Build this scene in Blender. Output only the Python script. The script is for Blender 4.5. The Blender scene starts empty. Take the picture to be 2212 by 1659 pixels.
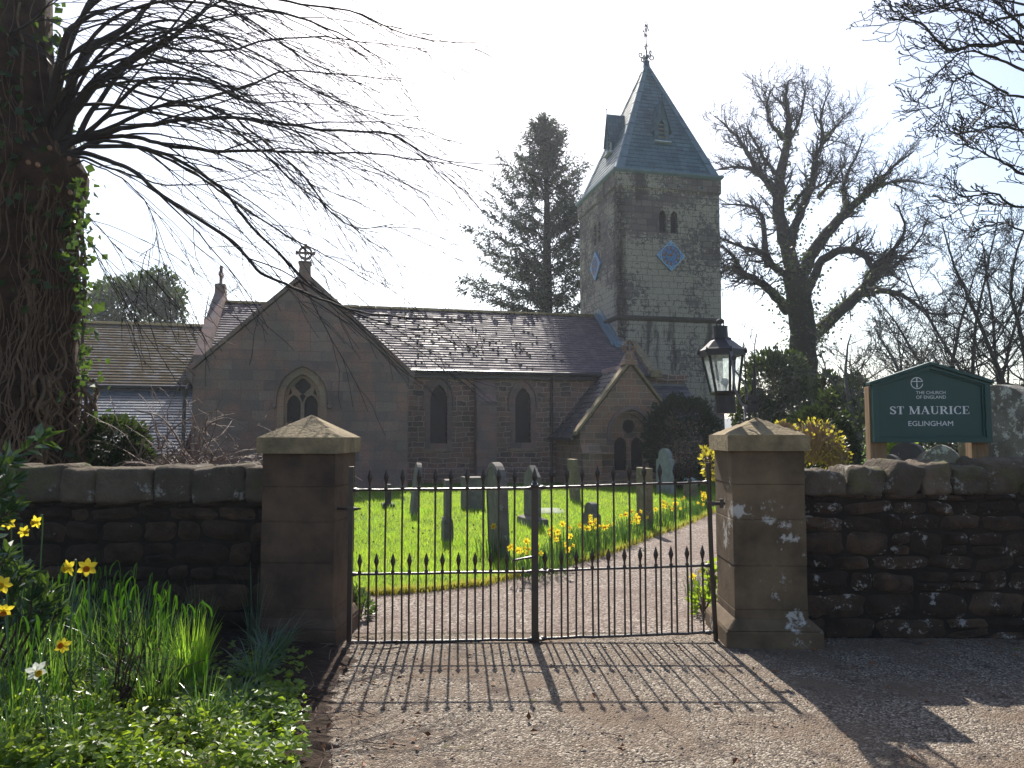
import bpy, bmesh, math, random
import numpy as np
from mathutils import Vector, Matrix, noise as mnoise
R = math.radians
scene = bpy.context.scene
COL = scene.collection
# ------------------------------------------------------------------ camera geometry
F_, CX, CY, EYE = 1600.0, 1106.0, 829.5, 1.6
PITCH = math.atan(110 / 1600.0)
cp, sp = math.cos(PITCH), math.sin(PITCH)

def ray(u, v):
    x = (u - CX) / F_
    y = (CY - v) / F_
    return (x, cp - y * sp, sp + y * cp)

def G(u, v, z=0.0):
    d = ray(u, v)
    k = (z - EYE) / d[2]
    return np.array((d[0] * k, d[1] * k, z))

def P(u, v, Y):
    d = ray(u, v)
    k = Y / d[1]
    return np.array((d[0] * k, Y, EYE + d[2] * k))

# church frame: s along the nave (west, away to the right), t into the picture
CA = R(13)
CO = (0.0, 25.0)
ca, sa = math.cos(CA), math.sin(CA)

def chs(u, v, t):
    d = ray(u, v)
    k = (t + CO[1] * ca - CO[0] * sa) / (-d[0] * sa + d[1] * ca)
    x, y = d[0] * k - CO[0], d[1] * k - CO[1]
    return x * ca + y * sa, EYE + d[2] * k

# ------------------------------------------------------------------ object helpers
XF = {}

def tag(o, label=None, cat=None, group=None, kind=None):
    if label: o['label'] = label
    if cat: o['category'] = cat
    if group: o['group'] = group
    if kind: o['kind'] = kind
    return o

def thing(name, label, cat, loc=(0, 0, 0), rz=0.0, group=None):
    o = bpy.data.objects.new(name, None)
    COL.objects.link(o)
    o.empty_display_size = 0.2
    o.location = loc
    o.rotation_euler = (0, 0, rz)
    XF[o.name] = Matrix.Translation(Vector(loc)) @ Matrix.Rotation(rz, 4, 'Z')
    return tag(o, label, cat, group)

def dup(root, loc, rz=0.0, sc=1.0, label=None, group=None):
    def cpy(o, par):
        c = o.copy()
        COL.objects.link(c)
        if par is not None: c.parent = par
        for ch in o.children: cpy(ch, c)
        return c
    r = cpy(root, None)
    r.location = loc
    r.rotation_euler = (0, 0, rz)
    r.scale = (sc, sc, sc)
    if label: r['label'] = label
    if group: r['group'] = group
    return r

class MB:
    def __init__(self):
        self.V, self.B, self.MI, self.n = [], [], [], 0
        self.C = []
    def add(self, V, F, mi=0, col=None):
        V = np.asarray(V, float).reshape(-1, 3)
        F = np.asarray(F, int)
        if F.ndim == 1: F = F[None]
        self.V.append(V)
        self.B.append(F + self.n)
        self.MI.append(np.full(len(F), mi))
        if col is not None: self.C.append((self.n, len(V), col))
        self.n += len(V)
        return self
    def multi(self, V, faces, mi=0):
        base = self.n
        V = np.asarray(V, float).reshape(-1, 3)
        self.V.append(V)
        self.n += len(V)
        for f in faces:
            self.B.append(np.asarray(f, int)[None] + base)
            self.MI.append(np.array([mi]))
        return self
    def box(self, x0, x1, y0, y1, z0, z1, mi=0):
        V = [(x0, y0, z0), (x1, y0, z0), (x1, y1, z0), (x0, y1, z0), (x0, y0, z1), (x1, y0, z1), (x1, y1, z1), (x0, y1, z1)]
        return self.add(V, [(0, 3, 2, 1), (4, 5, 6, 7), (0, 1, 5, 4), (1, 2, 6, 5), (2, 3, 7, 6), (3, 0, 4, 7)], mi)
    def frustum(self, c, a, b, z0, a2, b2, z1, rz=0.0, mi=0):
        V = []
        for (x, y, z) in ((a, b, z0), (a2, b2, z1)):
            for sx, sy in ((-1, -1), (1, -1), (1, 1), (-1, 1)):
                px, py = sx * x, sy * y
                V.append((c[0] + px * math.cos(rz) - py * math.sin(rz), c[1] + px * math.sin(rz) + py * math.cos(rz), z))
        return self.add(V, [(0, 3, 2, 1), (4, 5, 6, 7), (0, 1, 5, 4), (1, 2, 6, 5), (2, 3, 7, 6), (3, 0, 4, 7)], mi)
    def prism(self, pts, off, mi=0):
        """closed polygon of 3-D points extruded by off"""
        pts = np.asarray(pts, float)
        n = len(pts)
        V = np.vstack([pts, pts + np.asarray(off, float)])
        fs = [list(range(n)), list(range(2 * n - 1, n - 1, -1))]
        fs += [[(i + 1) % n, i, n + i, n + (i + 1) % n] for i in range(n)]
        return self.multi(V, fs, mi)
    def ring(self, outer, inner, off, mi=0):
        """solid band between two equally long closed outlines, extruded by off"""
        o, i_ = np.asarray(outer, float), np.asarray(inner, float)
        n = len(o)
        off = np.asarray(off, float)
        V = np.vstack([o, i_, o + off, i_ + off])
        q = []
        for k in range(n):
            l = (k + 1) % n
            q += [(k, l, n + l, n + k), (2 * n + l, 2 * n + k, 3 * n + k, 3 * n + l), (l, k, 2 * n + k, 2 * n + l), (n + k, n + l, 3 * n + l, 3 * n + k)]
        return self.add(V, q, mi)
    def strip(self, outer, inner, off, mi=0):
        """open version of ring (an arch band)"""
        o, i_ = np.asarray(outer, float), np.asarray(inner, float)
        n = len(o)
        off = np.asarray(off, float)
        V = np.vstack([o, i_, o + off, i_ + off])
        q = []
        for k in range(n - 1):
            l = k + 1
            q += [(k, l, n + l, n + k), (2 * n + l, 2 * n + k, 3 * n + k, 3 * n + l), (l, k, 2 * n + k, 2 * n + l), (n + k, n + l, 3 * n + l, 3 * n + k)]
        q += [(0, n, 3 * n, 2 * n), (n - 1, 3 * n - 1, 4 * n - 1, 2 * n - 1)]
        return self.add(V, q, mi)
    def tube(self, pts, rad, sides=6, mi=0, cap=True):
        pts = np.asarray(pts, float)
        n = len(pts)
        rad = np.broadcast_to(np.asarray(rad, float), (n,))
        t = np.gradient(pts, axis=0)
        t /= np.linalg.norm(t, axis=1)[:, None] + 1e-12
        m = np.abs(t.mean(0))
        ref = np.zeros(3)
        ref[int(np.argmin(m))] = 1
        a = np.cross(t, ref)
        a /= np.linalg.norm(a, axis=1)[:, None] + 1e-12
        b = np.cross(t, a)
        th = np.arange(sides) * 2 * math.pi / sides
        V = pts[:, None, :] + rad[:, None, None] * (np.cos(th)[None, :, None] * a[:, None, :] + np.sin(th)[None, :, None] * b[:, None, :])
        i = np.arange(n - 1)[:, None] * sides
        j = np.arange(sides)[None]
        k = (j + 1) % sides
        q = np.stack([i + j, i + k, i + sides + k, i + sides + j], -1).reshape(-1, 4)
        base = self.n
        self.add(V.reshape(-1, 3), q, mi)
        if cap and sides > 3:
            self.B.append((np.arange(sides)[::-1] + base)[None]); self.MI.append(np.array([mi]))
            self.B.append((np.arange(sides) + base + (n - 1) * sides)[None]); self.MI.append(np.array([mi]))
        return self
    def lathe(self, c, prof, sides=12, mi=0, axis=None):
        """prof: list of (radius, height) about +z at c"""
        prof = np.asarray(prof, float)
        th = np.arange(sides) * 2 * math.pi / sides
        V = np.stack([prof[:, 0][:, None] * np.cos(th), prof[:, 0][:, None] * np.sin(th), np.repeat(prof[:, 1][:, None], sides, 1)], -1)
        V = V.reshape(-1, 3)
        if axis is not None:
            q_ = Vector((0, 0, 1)).rotation_difference(Vector(axis)).to_matrix()
            V = V @ np.array(q_).T
        V = V + np.asarray(c, float)
        n = len(prof)
        i = np.arange(n - 1)[:, None] * sides
        j = np.arange(sides)[None]
        k = (j + 1) % sides
        q = np.stack([i + j, i + k, i + sides + k, i + sides + j], -1).reshape(-1, 4)
        base = self.n
        self.add(V, q, mi)
        if prof[0, 0] > 1e-4:
            self.B.append((np.arange(sides)[::-1] + base)[None]); self.MI.append(np.array([mi]))
        if prof[-1, 0] > 1e-4:
            self.B.append((np.arange(sides) + base + (n - 1) * sides)[None]); self.MI.append(np.array([mi]))
        return self
    def leaves(self, C, size, rng, asp=0.6, up=None, upw=0.0, dirs=None, fold=0.12, mi=0):
        """diamond leaves at C: base, side, tip, side"""
        C = np.asarray(C, float).reshape(-1, 3)
        n = len(C)
        if n == 0: return self
        size = np.broadcast_to(np.asarray(size, float), (n,))
        d = rng.normal(size=(n, 3)) if dirs is None else np.asarray(dirs, float) + rng.normal(size=(n, 3)) * 0.25
        d /= np.linalg.norm(d, axis=1)[:, None] + 1e-9
        nn = rng.normal(size=(n, 3))
        if up is not None: nn = nn * (1 - upw) + np.asarray(up, float) * upw * 2
        w = np.cross(d, nn)
        w /= np.linalg.norm(w, axis=1)[:, None] + 1e-9
        no = np.cross(w, d)
        L = size[:, None]
        p0 = C
        p1 = C + d * L * 0.45 + w * L * asp * 0.5 + no * L * fold
        p2 = C + d * L
        p3 = C + d * L * 0.45 - w * L * asp * 0.5 + no * L * fold
        V = np.stack([p0, p1, p2, p3], 1).reshape(-1, 3)
        return self.add(V, np.arange(4 * n).reshape(-1, 4), mi)
    def blades(self, B, D, L, W, bend, rng, seg=3, mi=0, tip=0.15):
        """curved flat blades: bases B, horizontal lean directions D (n,3), length L, width W, bend 0..2"""
        B = np.asarray(B, float); D = np.asarray(D, float); n = len(B)
        L = np.broadcast_to(np.asarray(L, float), (n,)); W = np.broadcast_to(np.asarray(W, float), (n,)); bend = np.broadcast_to(np.asarray(bend, float), (n,))
        a = rng.uniform(0, 2 * math.pi, n)
        dn = D / (np.linalg.norm(D, axis=1)[:, None] + 1e-9)
        side = np.stack([-dn[:, 1], dn[:, 0], np.zeros(n)], 1)
        tw = rng.normal(size=(n, 1)) * 0.5
        side = side * np.cos(tw) + dn * np.sin(tw)
        pts = [B]
        p = B.copy()
        for k in range(seg):
            ang = bend * (k + 0.5) / seg
            p = p + (dn * np.sin(ang)[:, None] + np.array([0, 0, 1.0]) * np.cos(ang)[:, None]) * (L / seg)[:, None]
            pts.append(p)
        rows = []
        for k, q in enumerate(pts):
            f = k / seg
            w = W * ((1 - f ** 2.2) * (1 - tip) + tip) * 0.5
            rows += [q - side * w[:, None], q + side * w[:, None]]
        V = np.stack(rows, 1)
        m = 2 * (seg + 1)
        f = np.array([[2 * k, 2 * k + 1, 2 * k + 3, 2 * k + 2] for k in range(seg)])
        q = (np.arange(n)[:, None, None] * m + f[None]).reshape(-1, 4)
        return self.add(V.reshape(-1, 3), q, mi)
    def build(self, name, mats, parent=None, smooth=False, local=False, uv=True, bevel=0.0, label=None):
        V = np.concatenate(self.V)
        if parent is not None and not local:
            rt = parent
            while rt.parent is not None: rt = rt.parent
            M = np.array(XF[rt.name].inverted())
            V = V @ M[:3, :3].T + M[:3, 3]
        lt = np.concatenate([np.full(len(b), b.shape[1]) for b in self.B])
        lv = np.concatenate([b.ravel() for b in self.B])
        mi = np.concatenate(self.MI)
        me = bpy.data.meshes.new(name)
        me.vertices.add(len(V))
        me.vertices.foreach_set('co', V.ravel())
        me.loops.add(len(lv))
        me.loops.foreach_set('vertex_index', lv)
        me.polygons.add(len(lt))
        ls = np.concatenate([[0], np.cumsum(lt)[:-1]])
        me.polygons.foreach_set('loop_start', ls)
        me.polygons.foreach_set('loop_total', lt)
        me.update(calc_edges=True)
        if not isinstance(mats, (list, tuple)): mats = [mats]
        for m in mats: me.materials.append(m)
        me.polygons.foreach_set('material_index', mi)
        me.polygons.foreach_set('use_smooth', np.full(len(lt), bool(smooth)))
        if uv and len(lt) < 60000:
            nrm = np.zeros(len(lt) * 3)
            me.polygons.foreach_get('normal', nrm)
            nrm = nrm.reshape(-1, 3)
            flat = np.abs(nrm[:, 2]) > 0.985
            ua = np.stack([-nrm[:, 1], nrm[:, 0], np.zeros(len(nrm))], 1)
            ua[flat] = (1, 0, 0)
            ua /= np.linalg.norm(ua, axis=1)[:, None] + 1e-12
            va = np.cross(nrm, ua)
            va[flat] = (0, 1, 0)
            uu = np.repeat(ua, lt, 0); vv = np.repeat(va, lt, 0)
            pv = V[lv]
            uvl = me.uv_layers.new(name='UVMap')
            uvl.data.foreach_set('uv', np.stack([(pv * uu).sum(1), (pv * vv).sum(1)], 1).ravel())
        if self.C:
            arr = np.ones((len(V), 4))
            for s, n, c in self.C:
                arr[s:s + n, :3] = c
            at = me.color_attributes.new('tint', 'FLOAT_COLOR', 'POINT')
            at.data.foreach_set('color', arr.ravel())
        me.validate()
        o = bpy.data.objects.new(name, me)
        COL.objects.link(o)
        if parent is not None: o.parent = parent
        if bevel > 0:
            bm = bmesh.new(); bm.from_mesh(me)
            es = [e for e in bm.edges if len(e.link_faces) == 2 and e.calc_face_angle(0) > 0.5]
            bmesh.ops.bevel(bm, geom=es, offset=bevel, segments=2, affect='EDGES', profile=0.6)
            bm.to_mesh(me); bm.free()
        if label: o['label'] = label
        return o

def struct(mb, name, m, **k):
    o = mb.build(name, m, **k)
    o['kind'] = 'structure'
    return o

def smooth_path(pts, n):
    """Catmull-Rom through pts, n samples per span"""
    p = np.asarray(pts, float)
    if len(p) < 3: 
        k = np.linspace(0, 1, n + 1)[:, None]
        return p[0] * (1 - k) + p[-1] * k
    q = np.vstack([2 * p[0] - p[1], p, 2 * p[-1] - p[-2]])
    out = []
    for i in range(1, len(q) - 2):
        t = np.linspace(0, 1, n, endpoint=False)[:, None]
        a, b, c, d = q[i - 1], q[i], q[i + 1], q[i + 2]
        out.append(0.5 * (2 * b + (c - a) * t + (2 * a - 5 * b + 4 * c - d) * t ** 2 + (3 * b - a - 3 * c + d) * t ** 3))
    out.append(p[-1:])
    return np.vstack(out)

def blob(mb, c, size, rng, n=5, amp=0.12, pw=3.5, mi=0, col=None, rz=0.0, seed=None):
    """a rough rounded block: superellipsoid grid with noise"""
    seed = rng.uniform(-50, 50, 3) if seed is None else seed
    V, idx, F = [], {}, []
    def vid(p):
        k = tuple(np.round(p, 5))
        if k not in idx:
            idx[k] = len(V); V.append(p)
        return idx[k]
    g = np.linspace(-1, 1, n + 1)
    for ax in range(3):
        for s in (-1, 1):
            for i in range(n):
                for j in range(n):
                    qs = []
                    for (a, b) in ((i, j), (i + 1, j), (i + 1, j + 1), (i, j + 1)):
                        p = [0, 0, 0]; p[ax] = s; p[(ax + 1) % 3] = g[a]; p[(ax + 2) % 3] = g[b]
                        qs.append(vid(np.array(p, float)))
                    F.append(qs if s > 0 else qs[::-1])
    A = np.array(V)
    r = (np.abs(A) ** pw).sum(1) ** (1 / pw)
    A = A / r[:, None]
    S = np.asarray(size, float) * 0.5
    W = A * S
    for k in range(len(W)):
        q = Vector(W[k] / max(S) * 1.3 + seed)
        nv = mnoise.noise_vector(q) * 0.7 + mnoise.noise_vector(q * 2.7) * 0.35 + (mnoise.noise_vector(q * 6.5) * 0.34 if n > 6 else Vector())
        W[k] += np.array(nv) * amp * S.min() * 2
    cz, sz = math.cos(rz), math.sin(rz)
    W = W @ np.array([[cz, sz, 0], [-sz, cz, 0], [0, 0, 1]])
    mb.add(W + np.asarray(c, float), np.array(F), mi, col)

# ------------------------------------------------------------------ material helpers
class NB:
    def __init__(self, name):
        self.m = bpy.data.materials.new(name)
        self.m.use_nodes = True
        self.t = self.m.node_tree
        self.t.nodes.clear()
        self.out = self.t.nodes.new('ShaderNodeOutputMaterial')
    def n(self, typ, ins=None, **props):
        nd = self.t.nodes.new('ShaderNode' + typ)
        for k, v in props.items(): setattr(nd, k, v)
        for k, v in (ins or {}).items(): self.set(nd.inputs[k], v)
        return nd
    def set(self, sock, v):
        if isinstance(v, bpy.types.NodeSocket): self.t.links.new(v, sock)
        elif isinstance(v, (tuple, list)) and sock.type == 'RGBA' and len(v) == 3: sock.default_value = (*v, 1)
        else: sock.default_value = v
    def pos(self): return self.n('NewGeometry').outputs['Position']
    def uvm(self): return self.n('UVMap').outputs[0]
    def isl(self): return self.n('NewGeometry').outputs['Random Per Island']
    def mapv(self, vec, scale=(1, 1, 1), loc=(0, 0, 0)):
        return self.n('Mapping', {'Vector': vec, 'Scale': scale, 'Location': loc}).outputs[0]
    def noise(self, vec, scale, detail=4, rough=0.55, out='Fac', dist=0.0):
        return self.n('TexNoise', {'Vector': vec, 'Scale': scale, 'Detail': detail, 'Roughness': rough, 'Distortion': dist}).outputs[out]
    def vor(self, vec, scale, out='Distance', feature='F1', rnd=1.0):
        return self.n('TexVoronoi', {'Vector': vec, 'Scale': scale, 'Randomness': rnd}, feature=feature).outputs[out]
    def ramp(self, fac, stops, interp='LINEAR'):
        nd = self.n('ValToRGB', {'Fac': fac})
        cr = nd.color_ramp
        cr.interpolation = interp
        while len(cr.elements) > 1: cr.elements.remove(cr.elements[-1])
        for i, (p, c) in enumerate(stops):
            e = cr.elements[0] if i == 0 else cr.elements.new(p)
            e.position = p
            if not isinstance(c, (tuple, list)): c = (c, c, c)
            e.color = (*c, 1)
        return nd.outputs[0]
    def mix(self, fac, a, b, mode='MIX'):
        nd = self.n('Mix', data_type='RGBA', blend_type=mode)
        self.set(nd.inputs[0], fac); self.set(nd.inputs[6], a); self.set(nd.inputs[7], b)
        return nd.outputs[2]
    def math(self, op, a, b=0.0):
        nd = self.n('Math', operation=op)
        self.set(nd.inputs[0], a); self.set(nd.inputs[1], b)
        return nd.outputs[0]
    def bump(self, h, strength=0.5, dist=0.02, normal=None):
        ins = {'Height': h, 'Strength': strength, 'Distance': dist}
        if normal is not None: ins['Normal'] = normal
        return self.n('Bump', ins).outputs[0]
    def bsdf(self, col, rough=0.8, normal=None, metal=0.0, spec=0.5, **kw):
        ins = {'Base Color': col, 'Roughness': rough, 'Metallic': metal, 'Specular IOR Level': spec}
        ins.update(kw)
        if normal is not None: ins['Normal'] = normal
        return self.n('BsdfPrincipled', ins).outputs[0]
    def done(self, sh):
        self.t.links.new(sh, self.out.inputs['Surface'])
        return self.m
MAT = {}

def lichen(b, base, vec, scale=3.0, amt=0.62, col=(0.42, 0.41, 0.37), col2=(0.30, 0.31, 0.25)):
    """pale crusty lichen spots and patches of their own shape"""
    n1 = b.noise(vec, scale, 6, 0.7)
    n2 = b.noise(vec, scale * 6, 4, 0.7)
    s = b.math('ADD', n1, b.math('MULTIPLY', b.math('SUBTRACT', n2, 0.5), 0.35))
    f = b.ramp(s, [(amt - 0.01, 0), (amt + 0.05, 1)])
    lc = b.mix(b.noise(vec, scale * 12, 3), col, col2)
    return b.mix(f, base, lc), f

def m_masonry(name, bw, bh, c1, c2, mortar, lich=None, rub=0.0, msize=0.012, stain=None, off=0.5, bump=0.6, lamt=0.62, lcol=(0.42, 0.41, 0.37), lscale=2.2, rough=0.92):
    b = NB(name)
    uv = b.uvm()
    w = b.noise(uv, 2.2, 3, 0.6, 'Color')
    wv = b.n('VectorMath', {0: w, 1: (0.5, 0.5, 0.5)}, operation='SUBTRACT').outputs[0]
    wv = b.n('VectorMath', {0: wv, 'Scale': 0.03 + rub}, operation='SCALE').outputs[0]
    vec = b.n('VectorMath', {0: uv, 1: wv}, operation='ADD').outputs[0]
    br = b.n('TexBrick', {'Vector': vec, 'Color1': (0, 0, 0), 'Color2': (1, 1, 1), 'Mortar': (0.5, 0.5, 0.5), 'Scale': 1.0, 'Mortar Size': msize, 'Mortar Smooth': 0.35, 'Bias': 0.0, 'Brick Width': bw, 'Row Height': bh}, offset=off, squash=0.75, squash_frequency=3, offset_frequency=2)
    fac, rnd = br.outputs['Fac'], br.outputs['Color']
    tone = b.mix(rnd, c1, c2)
    big = b.noise(uv, 0.7, 4, 0.6)
    tone = b.mix(b.ramp(b.noise(vec, 1.7, 3, 0.5), [(0.42, 0), (0.62, 0.8)]), tone, (c1[0] * 1.15, c1[1] * 0.85, c1[2] * 0.8))
    fine = b.noise(uv, 22, 5, 0.65)
    tone = b.mix(b.ramp(fine, [(0.3, 0.5), (0.7, 0)]), tone, (0.055, 0.045, 0.04))
    tone = b.mix(b.ramp(big, [(0.35, 0.4), (0.6, 0)]), tone, (0.09, 0.078, 0.07))
    col = b.mix(fac, tone, mortar)
    if stain:
        st = b.noise(b.mapv(uv, (1.1, 0.28, 1)), 1.6, 5, 0.62)
        col = b.mix(b.ramp(st, [(stain, 0), (stain + 0.10, 0.9)]), col, (0.05, 0.042, 0.038))
    if lich is not None:
        col, _ = lichen(b, col, uv, lscale, lamt, lcol, tuple(x * 0.72 for x in lcol))
    h = b.math('ADD', b.math('MULTIPLY', fac, -1.0), b.math('MULTIPLY', fine, 0.5))
    nrm = b.bump(h, bump, 0.025)
    MAT[name] = b.done(b.bsdf(col, rough, nrm, spec=0.25))
    return MAT[name]

m_masonry('ashlar_stone', 0.62, 0.285, (0.31, 0.215, 0.19), (0.165, 0.125, 0.122), (0.13, 0.095, 0.085), lich=1, lamt=0.70, lcol=(0.36, 0.33, 0.30), lscale=5, msize=0.006, rub=0.03, bump=0.6)
m_masonry('rubble_stone', 0.42, 0.17, (0.34, 0.215, 0.165), (0.085, 0.062, 0.06), (0.40, 0.285, 0.235), lich=1, lamt=0.70, lcol=(0.36, 0.34, 0.31), lscale=4, rub=0.16, msize=0.018, bump=0.9)
m_masonry('dressed_stone', 0.5, 0.3, (0.40, 0.285, 0.21), (0.25, 0.18, 0.145), (0.18, 0.135, 0.105), lich=1, lamt=0.74, msize=0.005, bump=0.35)
m_masonry('porch_stone', 0.5, 0.21, (0.38, 0.245, 0.165), (0.17, 0.115, 0.085), (0.36, 0.25, 0.19), lich=1, lamt=0.74, msize=0.012, bump=0.6, rub=0.03)

def m_tower():
    b = NB('tower_stone')
    uv = b.uvm()
    w = b.noise(uv, 2.0, 3, 0.6, 'Color')
    wv = b.n('VectorMath', {0: w, 1: (0.5, 0.5, 0.5)}, operation='SUBTRACT').outputs[0]
    wv = b.n('VectorMath', {0: wv, 'Scale': 0.13}, operation='SCALE').outputs[0]
    vec = b.n('VectorMath', {0: uv, 1: wv}, operation='ADD').outputs[0]
    br = b.n('TexBrick', {'Vector': vec, 'Color1': (0, 0, 0), 'Color2': (1, 1, 1), 'Mortar': (0.5, 0.5, 0.5), 'Scale': 1.0, 'Mortar Size': 0.012, 'Mortar Smooth': 0.3, 'Brick Width': 0.42, 'Row Height': 0.24}, offset=0.5, squash=0.8, squash_frequency=3)
    fac, rnd = br.outputs['Fac'], br.outputs['Color']
    fine = b.noise(uv, 18, 6, 0.7)
    tone = b.mix(rnd, (0.23, 0.18, 0.165), (0.12, 0.095, 0.095))
    tone = b.mix(b.ramp(fine, [(0.3, 0.6), (0.7, 0)]), tone, (0.06, 0.055, 0.055))
    col = b.mix(fac, tone, (0.07, 0.062, 0.06))
    # lime and lichen skin over most of the lower two thirds, worn away in patches
    big = b.noise(uv, 0.55, 5, 0.62)
    mid = b.noise(uv, 7.5, 7, 0.78)
    z = b.n('SeparateXYZ', {0: b.pos()}).outputs[2]
    zf = b.ramp(b.math('MULTIPLY', z, 1 / 14.0), [(0.0, 0.03), (0.2, 0.12), (0.40, 0.135), (0.62, 0.07), (0.70, 0.04), (0.85, 0.03)])
    cell = b.math('MULTIPLY', rnd, 0.035)
    s = b.math('ADD', b.math('ADD', b.math('MULTIPLY', big, 0.75), b.math('MULTIPLY', mid, 0.72)), b.math('ADD', zf, cell))
    s = b.math('SUBTRACT', s, b.math('MULTIPLY', fac, 0.05))
    f = b.ramp(s, [(0.815, 0), (0.85, 0.92)])
    f = b.math('MULTIPLY', f, b.ramp(b.math('ADD', fac, b.math('MULTIPLY', b.math('SUBTRACT', mid, 0.5), 1.6)), [(0.55, 1), (1.05, 0.45)]))
    lc = b.mix(b.noise(uv, 1.3, 3), (0.47, 0.42, 0.33), (0.36, 0.30, 0.26))
    lc = b.mix(b.ramp(b.noise(uv, 30, 4, 0.7), [(0.40, 0.75), (0.58, 0)]), lc, (0.15, 0.125, 0.115))
    col = b.mix(f, col, lc)
    # dark water runs
    st = b.noise(b.mapv(uv, (1.2, 0.22, 1)), 1.3, 5, 0.6)
    col = b.mix(b.ramp(st, [(0.585, 0), (0.65, 0.8)]), col, (0.06, 0.046, 0.043))
    nrm = b.bump(b.math('ADD', b.math('MULTIPLY', fac, -1.0), b.math('MULTIPLY', fine, 0.55)), 0.7, 0.03)
    MAT['tower_stone'] = b.done(b.bsdf(col, 0.93, nrm, spec=0.2))
m_tower()

def m_slate(name, c1, c2, rough=0.45, moss=None, bw=0.28, bh=0.2, white=None, spec=0.5):
    b = NB(name)
    uv = b.uvm()
    br = b.n('TexBrick', {'Vector': uv, 'Color1': (0, 0, 0), 'Color2': (1, 1, 1), 'Mortar': (0.5, 0.5, 0.5), 'Scale': 1.0, 'Mortar Size': 0.006, 'Mortar Smooth': 0.2, 'Brick Width': bw, 'Row Height': bh}, offset=0.5, squash=0.9, squash_frequency=2)
    fac, rnd = br.outputs['Fac'], br.outputs['Color']
    col = b.mix(rnd, c1, c2)
    fine = b.noise(uv, 14, 5, 0.65)
    col = b.mix(b.ramp(fine, [(0.35, 0.5), (0.65, 0)]), col, tuple(x * 0.45 for x in c2))
    col = b.mix(fac, col, (0.02, 0.02, 0.022))
    rr = b.math('ADD', b.math('MULTIPLY', rnd, 0.22), rough - 0.1)
    if white:
        col, _ = lichen(b, col, uv, 3.0, white, (0.4, 0.42, 0.42), (0.25, 0.27, 0.27))
    if moss:
        mn = b.noise(b.mapv(uv, (1, 2.0, 1)), 2.6, 6, 0.72)
        f = b.ramp(mn, [(moss, 0), (moss + 0.05, 1)])
        col = b.mix(f, col, b.mix(fine, (0.055, 0.036, 0.018), (0.12, 0.08, 0.032)))
        rr = b.math('MAXIMUM', rr, b.math('MULTIPLY', f, 0.95))
    h = b.math('ADD', b.math('MULTIPLY', fac, -1.0), b.math('ADD', b.math('MULTIPLY', fine, 0.35), b.math('MULTIPLY', rnd, 0.35)))
    MAT[name] = b.done(b.bsdf(col, rr, b.bump(h, 0.5, 0.012), spec=spec))
m_slate('nave_slate', (0.17, 0.122, 0.145), (0.10, 0.075, 0.092), 0.70, bw=0.26, bh=0.155, spec=0.32)
m_slate('chancel_slate', (0.115, 0.10, 0.11), (0.07, 0.06, 0.068), 0.62, spec=0.3, moss=0.44, bw=0.26, bh=0.17)
m_slate('vestry_slate', (0.10, 0.115, 0.14), (0.06, 0.07, 0.09), 0.34, moss=0.66, bw=0.24, bh=0.17, spec=0.8)
m_slate('porch_slate', (0.10, 0.088, 0.098), (0.065, 0.06, 0.07), 0.32, bw=0.3, bh=0.2, white=0.66, spec=0.8)
m_slate('spire_slate', (0.07, 0.15, 0.195), (0.042, 0.095, 0.13), 0.5, bw=0.3, bh=0.22)  # blue-grey slate, its blue deepened with a lens-flare cast put in the colour

def m_simple(name, c1, c2, scale=6, rough=0.7, metal=0.0, bump=0.2, bscale=30, spec=0.4, dist=0.01, lich=None, lscale=6, lcol=(0.42, 0.41, 0.37), pos=True, isl=False, loff=(0, 0, 0), **kw):
    b = NB(name)
    v = b.pos() if pos else b.n('TexCoord').outputs['Object']
    col = b.mix(b.ramp(b.noise(v, scale, 5, 0.62), [(0.3, 0), (0.7, 1)]), c1, c2)
    if isl:
        col = b.mix(b.isl(), col, tuple(x * 0.55 for x in c1))
    if lich: col, _ = lichen(b, col, b.mapv(v, loc=loff), lscale, lich, lcol, tuple(x * 0.7 for x in lcol))
    nrm = b.bump(b.noise(v, bscale, 5, 0.65), bump, dist) if bump else None
    MAT[name] = b.done(b.bsdf(col, rough, nrm, metal, spec, **kw))

m_simple('lead', (0.13, 0.19, 0.235), (0.085, 0.13, 0.17), 4, 0.5, 0.0, 0.25, 12)  # blue-grey lead, tinted with the same flare cast as the spire
m_simple('iron', (0.016, 0.012, 0.012), (0.045, 0.022, 0.014), 9, 0.36, 0.0, 0.35, 90, 0.6, 0.004)
m_simple('dark_iron', (0.018, 0.016, 0.02), (0.03, 0.02, 0.018), 20, 0.42, 0.0, 0.3, 80, 0.5, 0.003)
m_simple('vane_iron', (0.03, 0.075, 0.12), (0.02, 0.05, 0.09), 20, 0.5, 0.0, 0, 80)
m_simple('pillar_stone_dark', (0.135, 0.085, 0.055), (0.036, 0.025, 0.02), 2.6, 0.9, 0, 0.45, 45, 0.25, 0.012, lich=0.72, lscale=4.5, lcol=(0.33, 0.31, 0.29))
m_simple('pillar_stone', (0.18, 0.125, 0.075), (0.06, 0.042, 0.027), 3.0, 0.9, 0, 0.45, 45, 0.25, 0.012, lich=0.60, lscale=2.6, lcol=(0.5, 0.47, 0.43), loff=(5, 2, 0.75))
m_simple('cap_stone', (0.34, 0.26, 0.15), (0.15, 0.115, 0.07), 6, 0.9, 0, 0.9, 30, 0.25, 0.03)
m_simple('grave_stone', (0.20, 0.175, 0.155), (0.11, 0.10, 0.088), 7, 0.9, 0, 0.5, 50, 0.25, 0.01, lich=0.62, lscale=8, lcol=(0.34, 0.34, 0.29))
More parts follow.
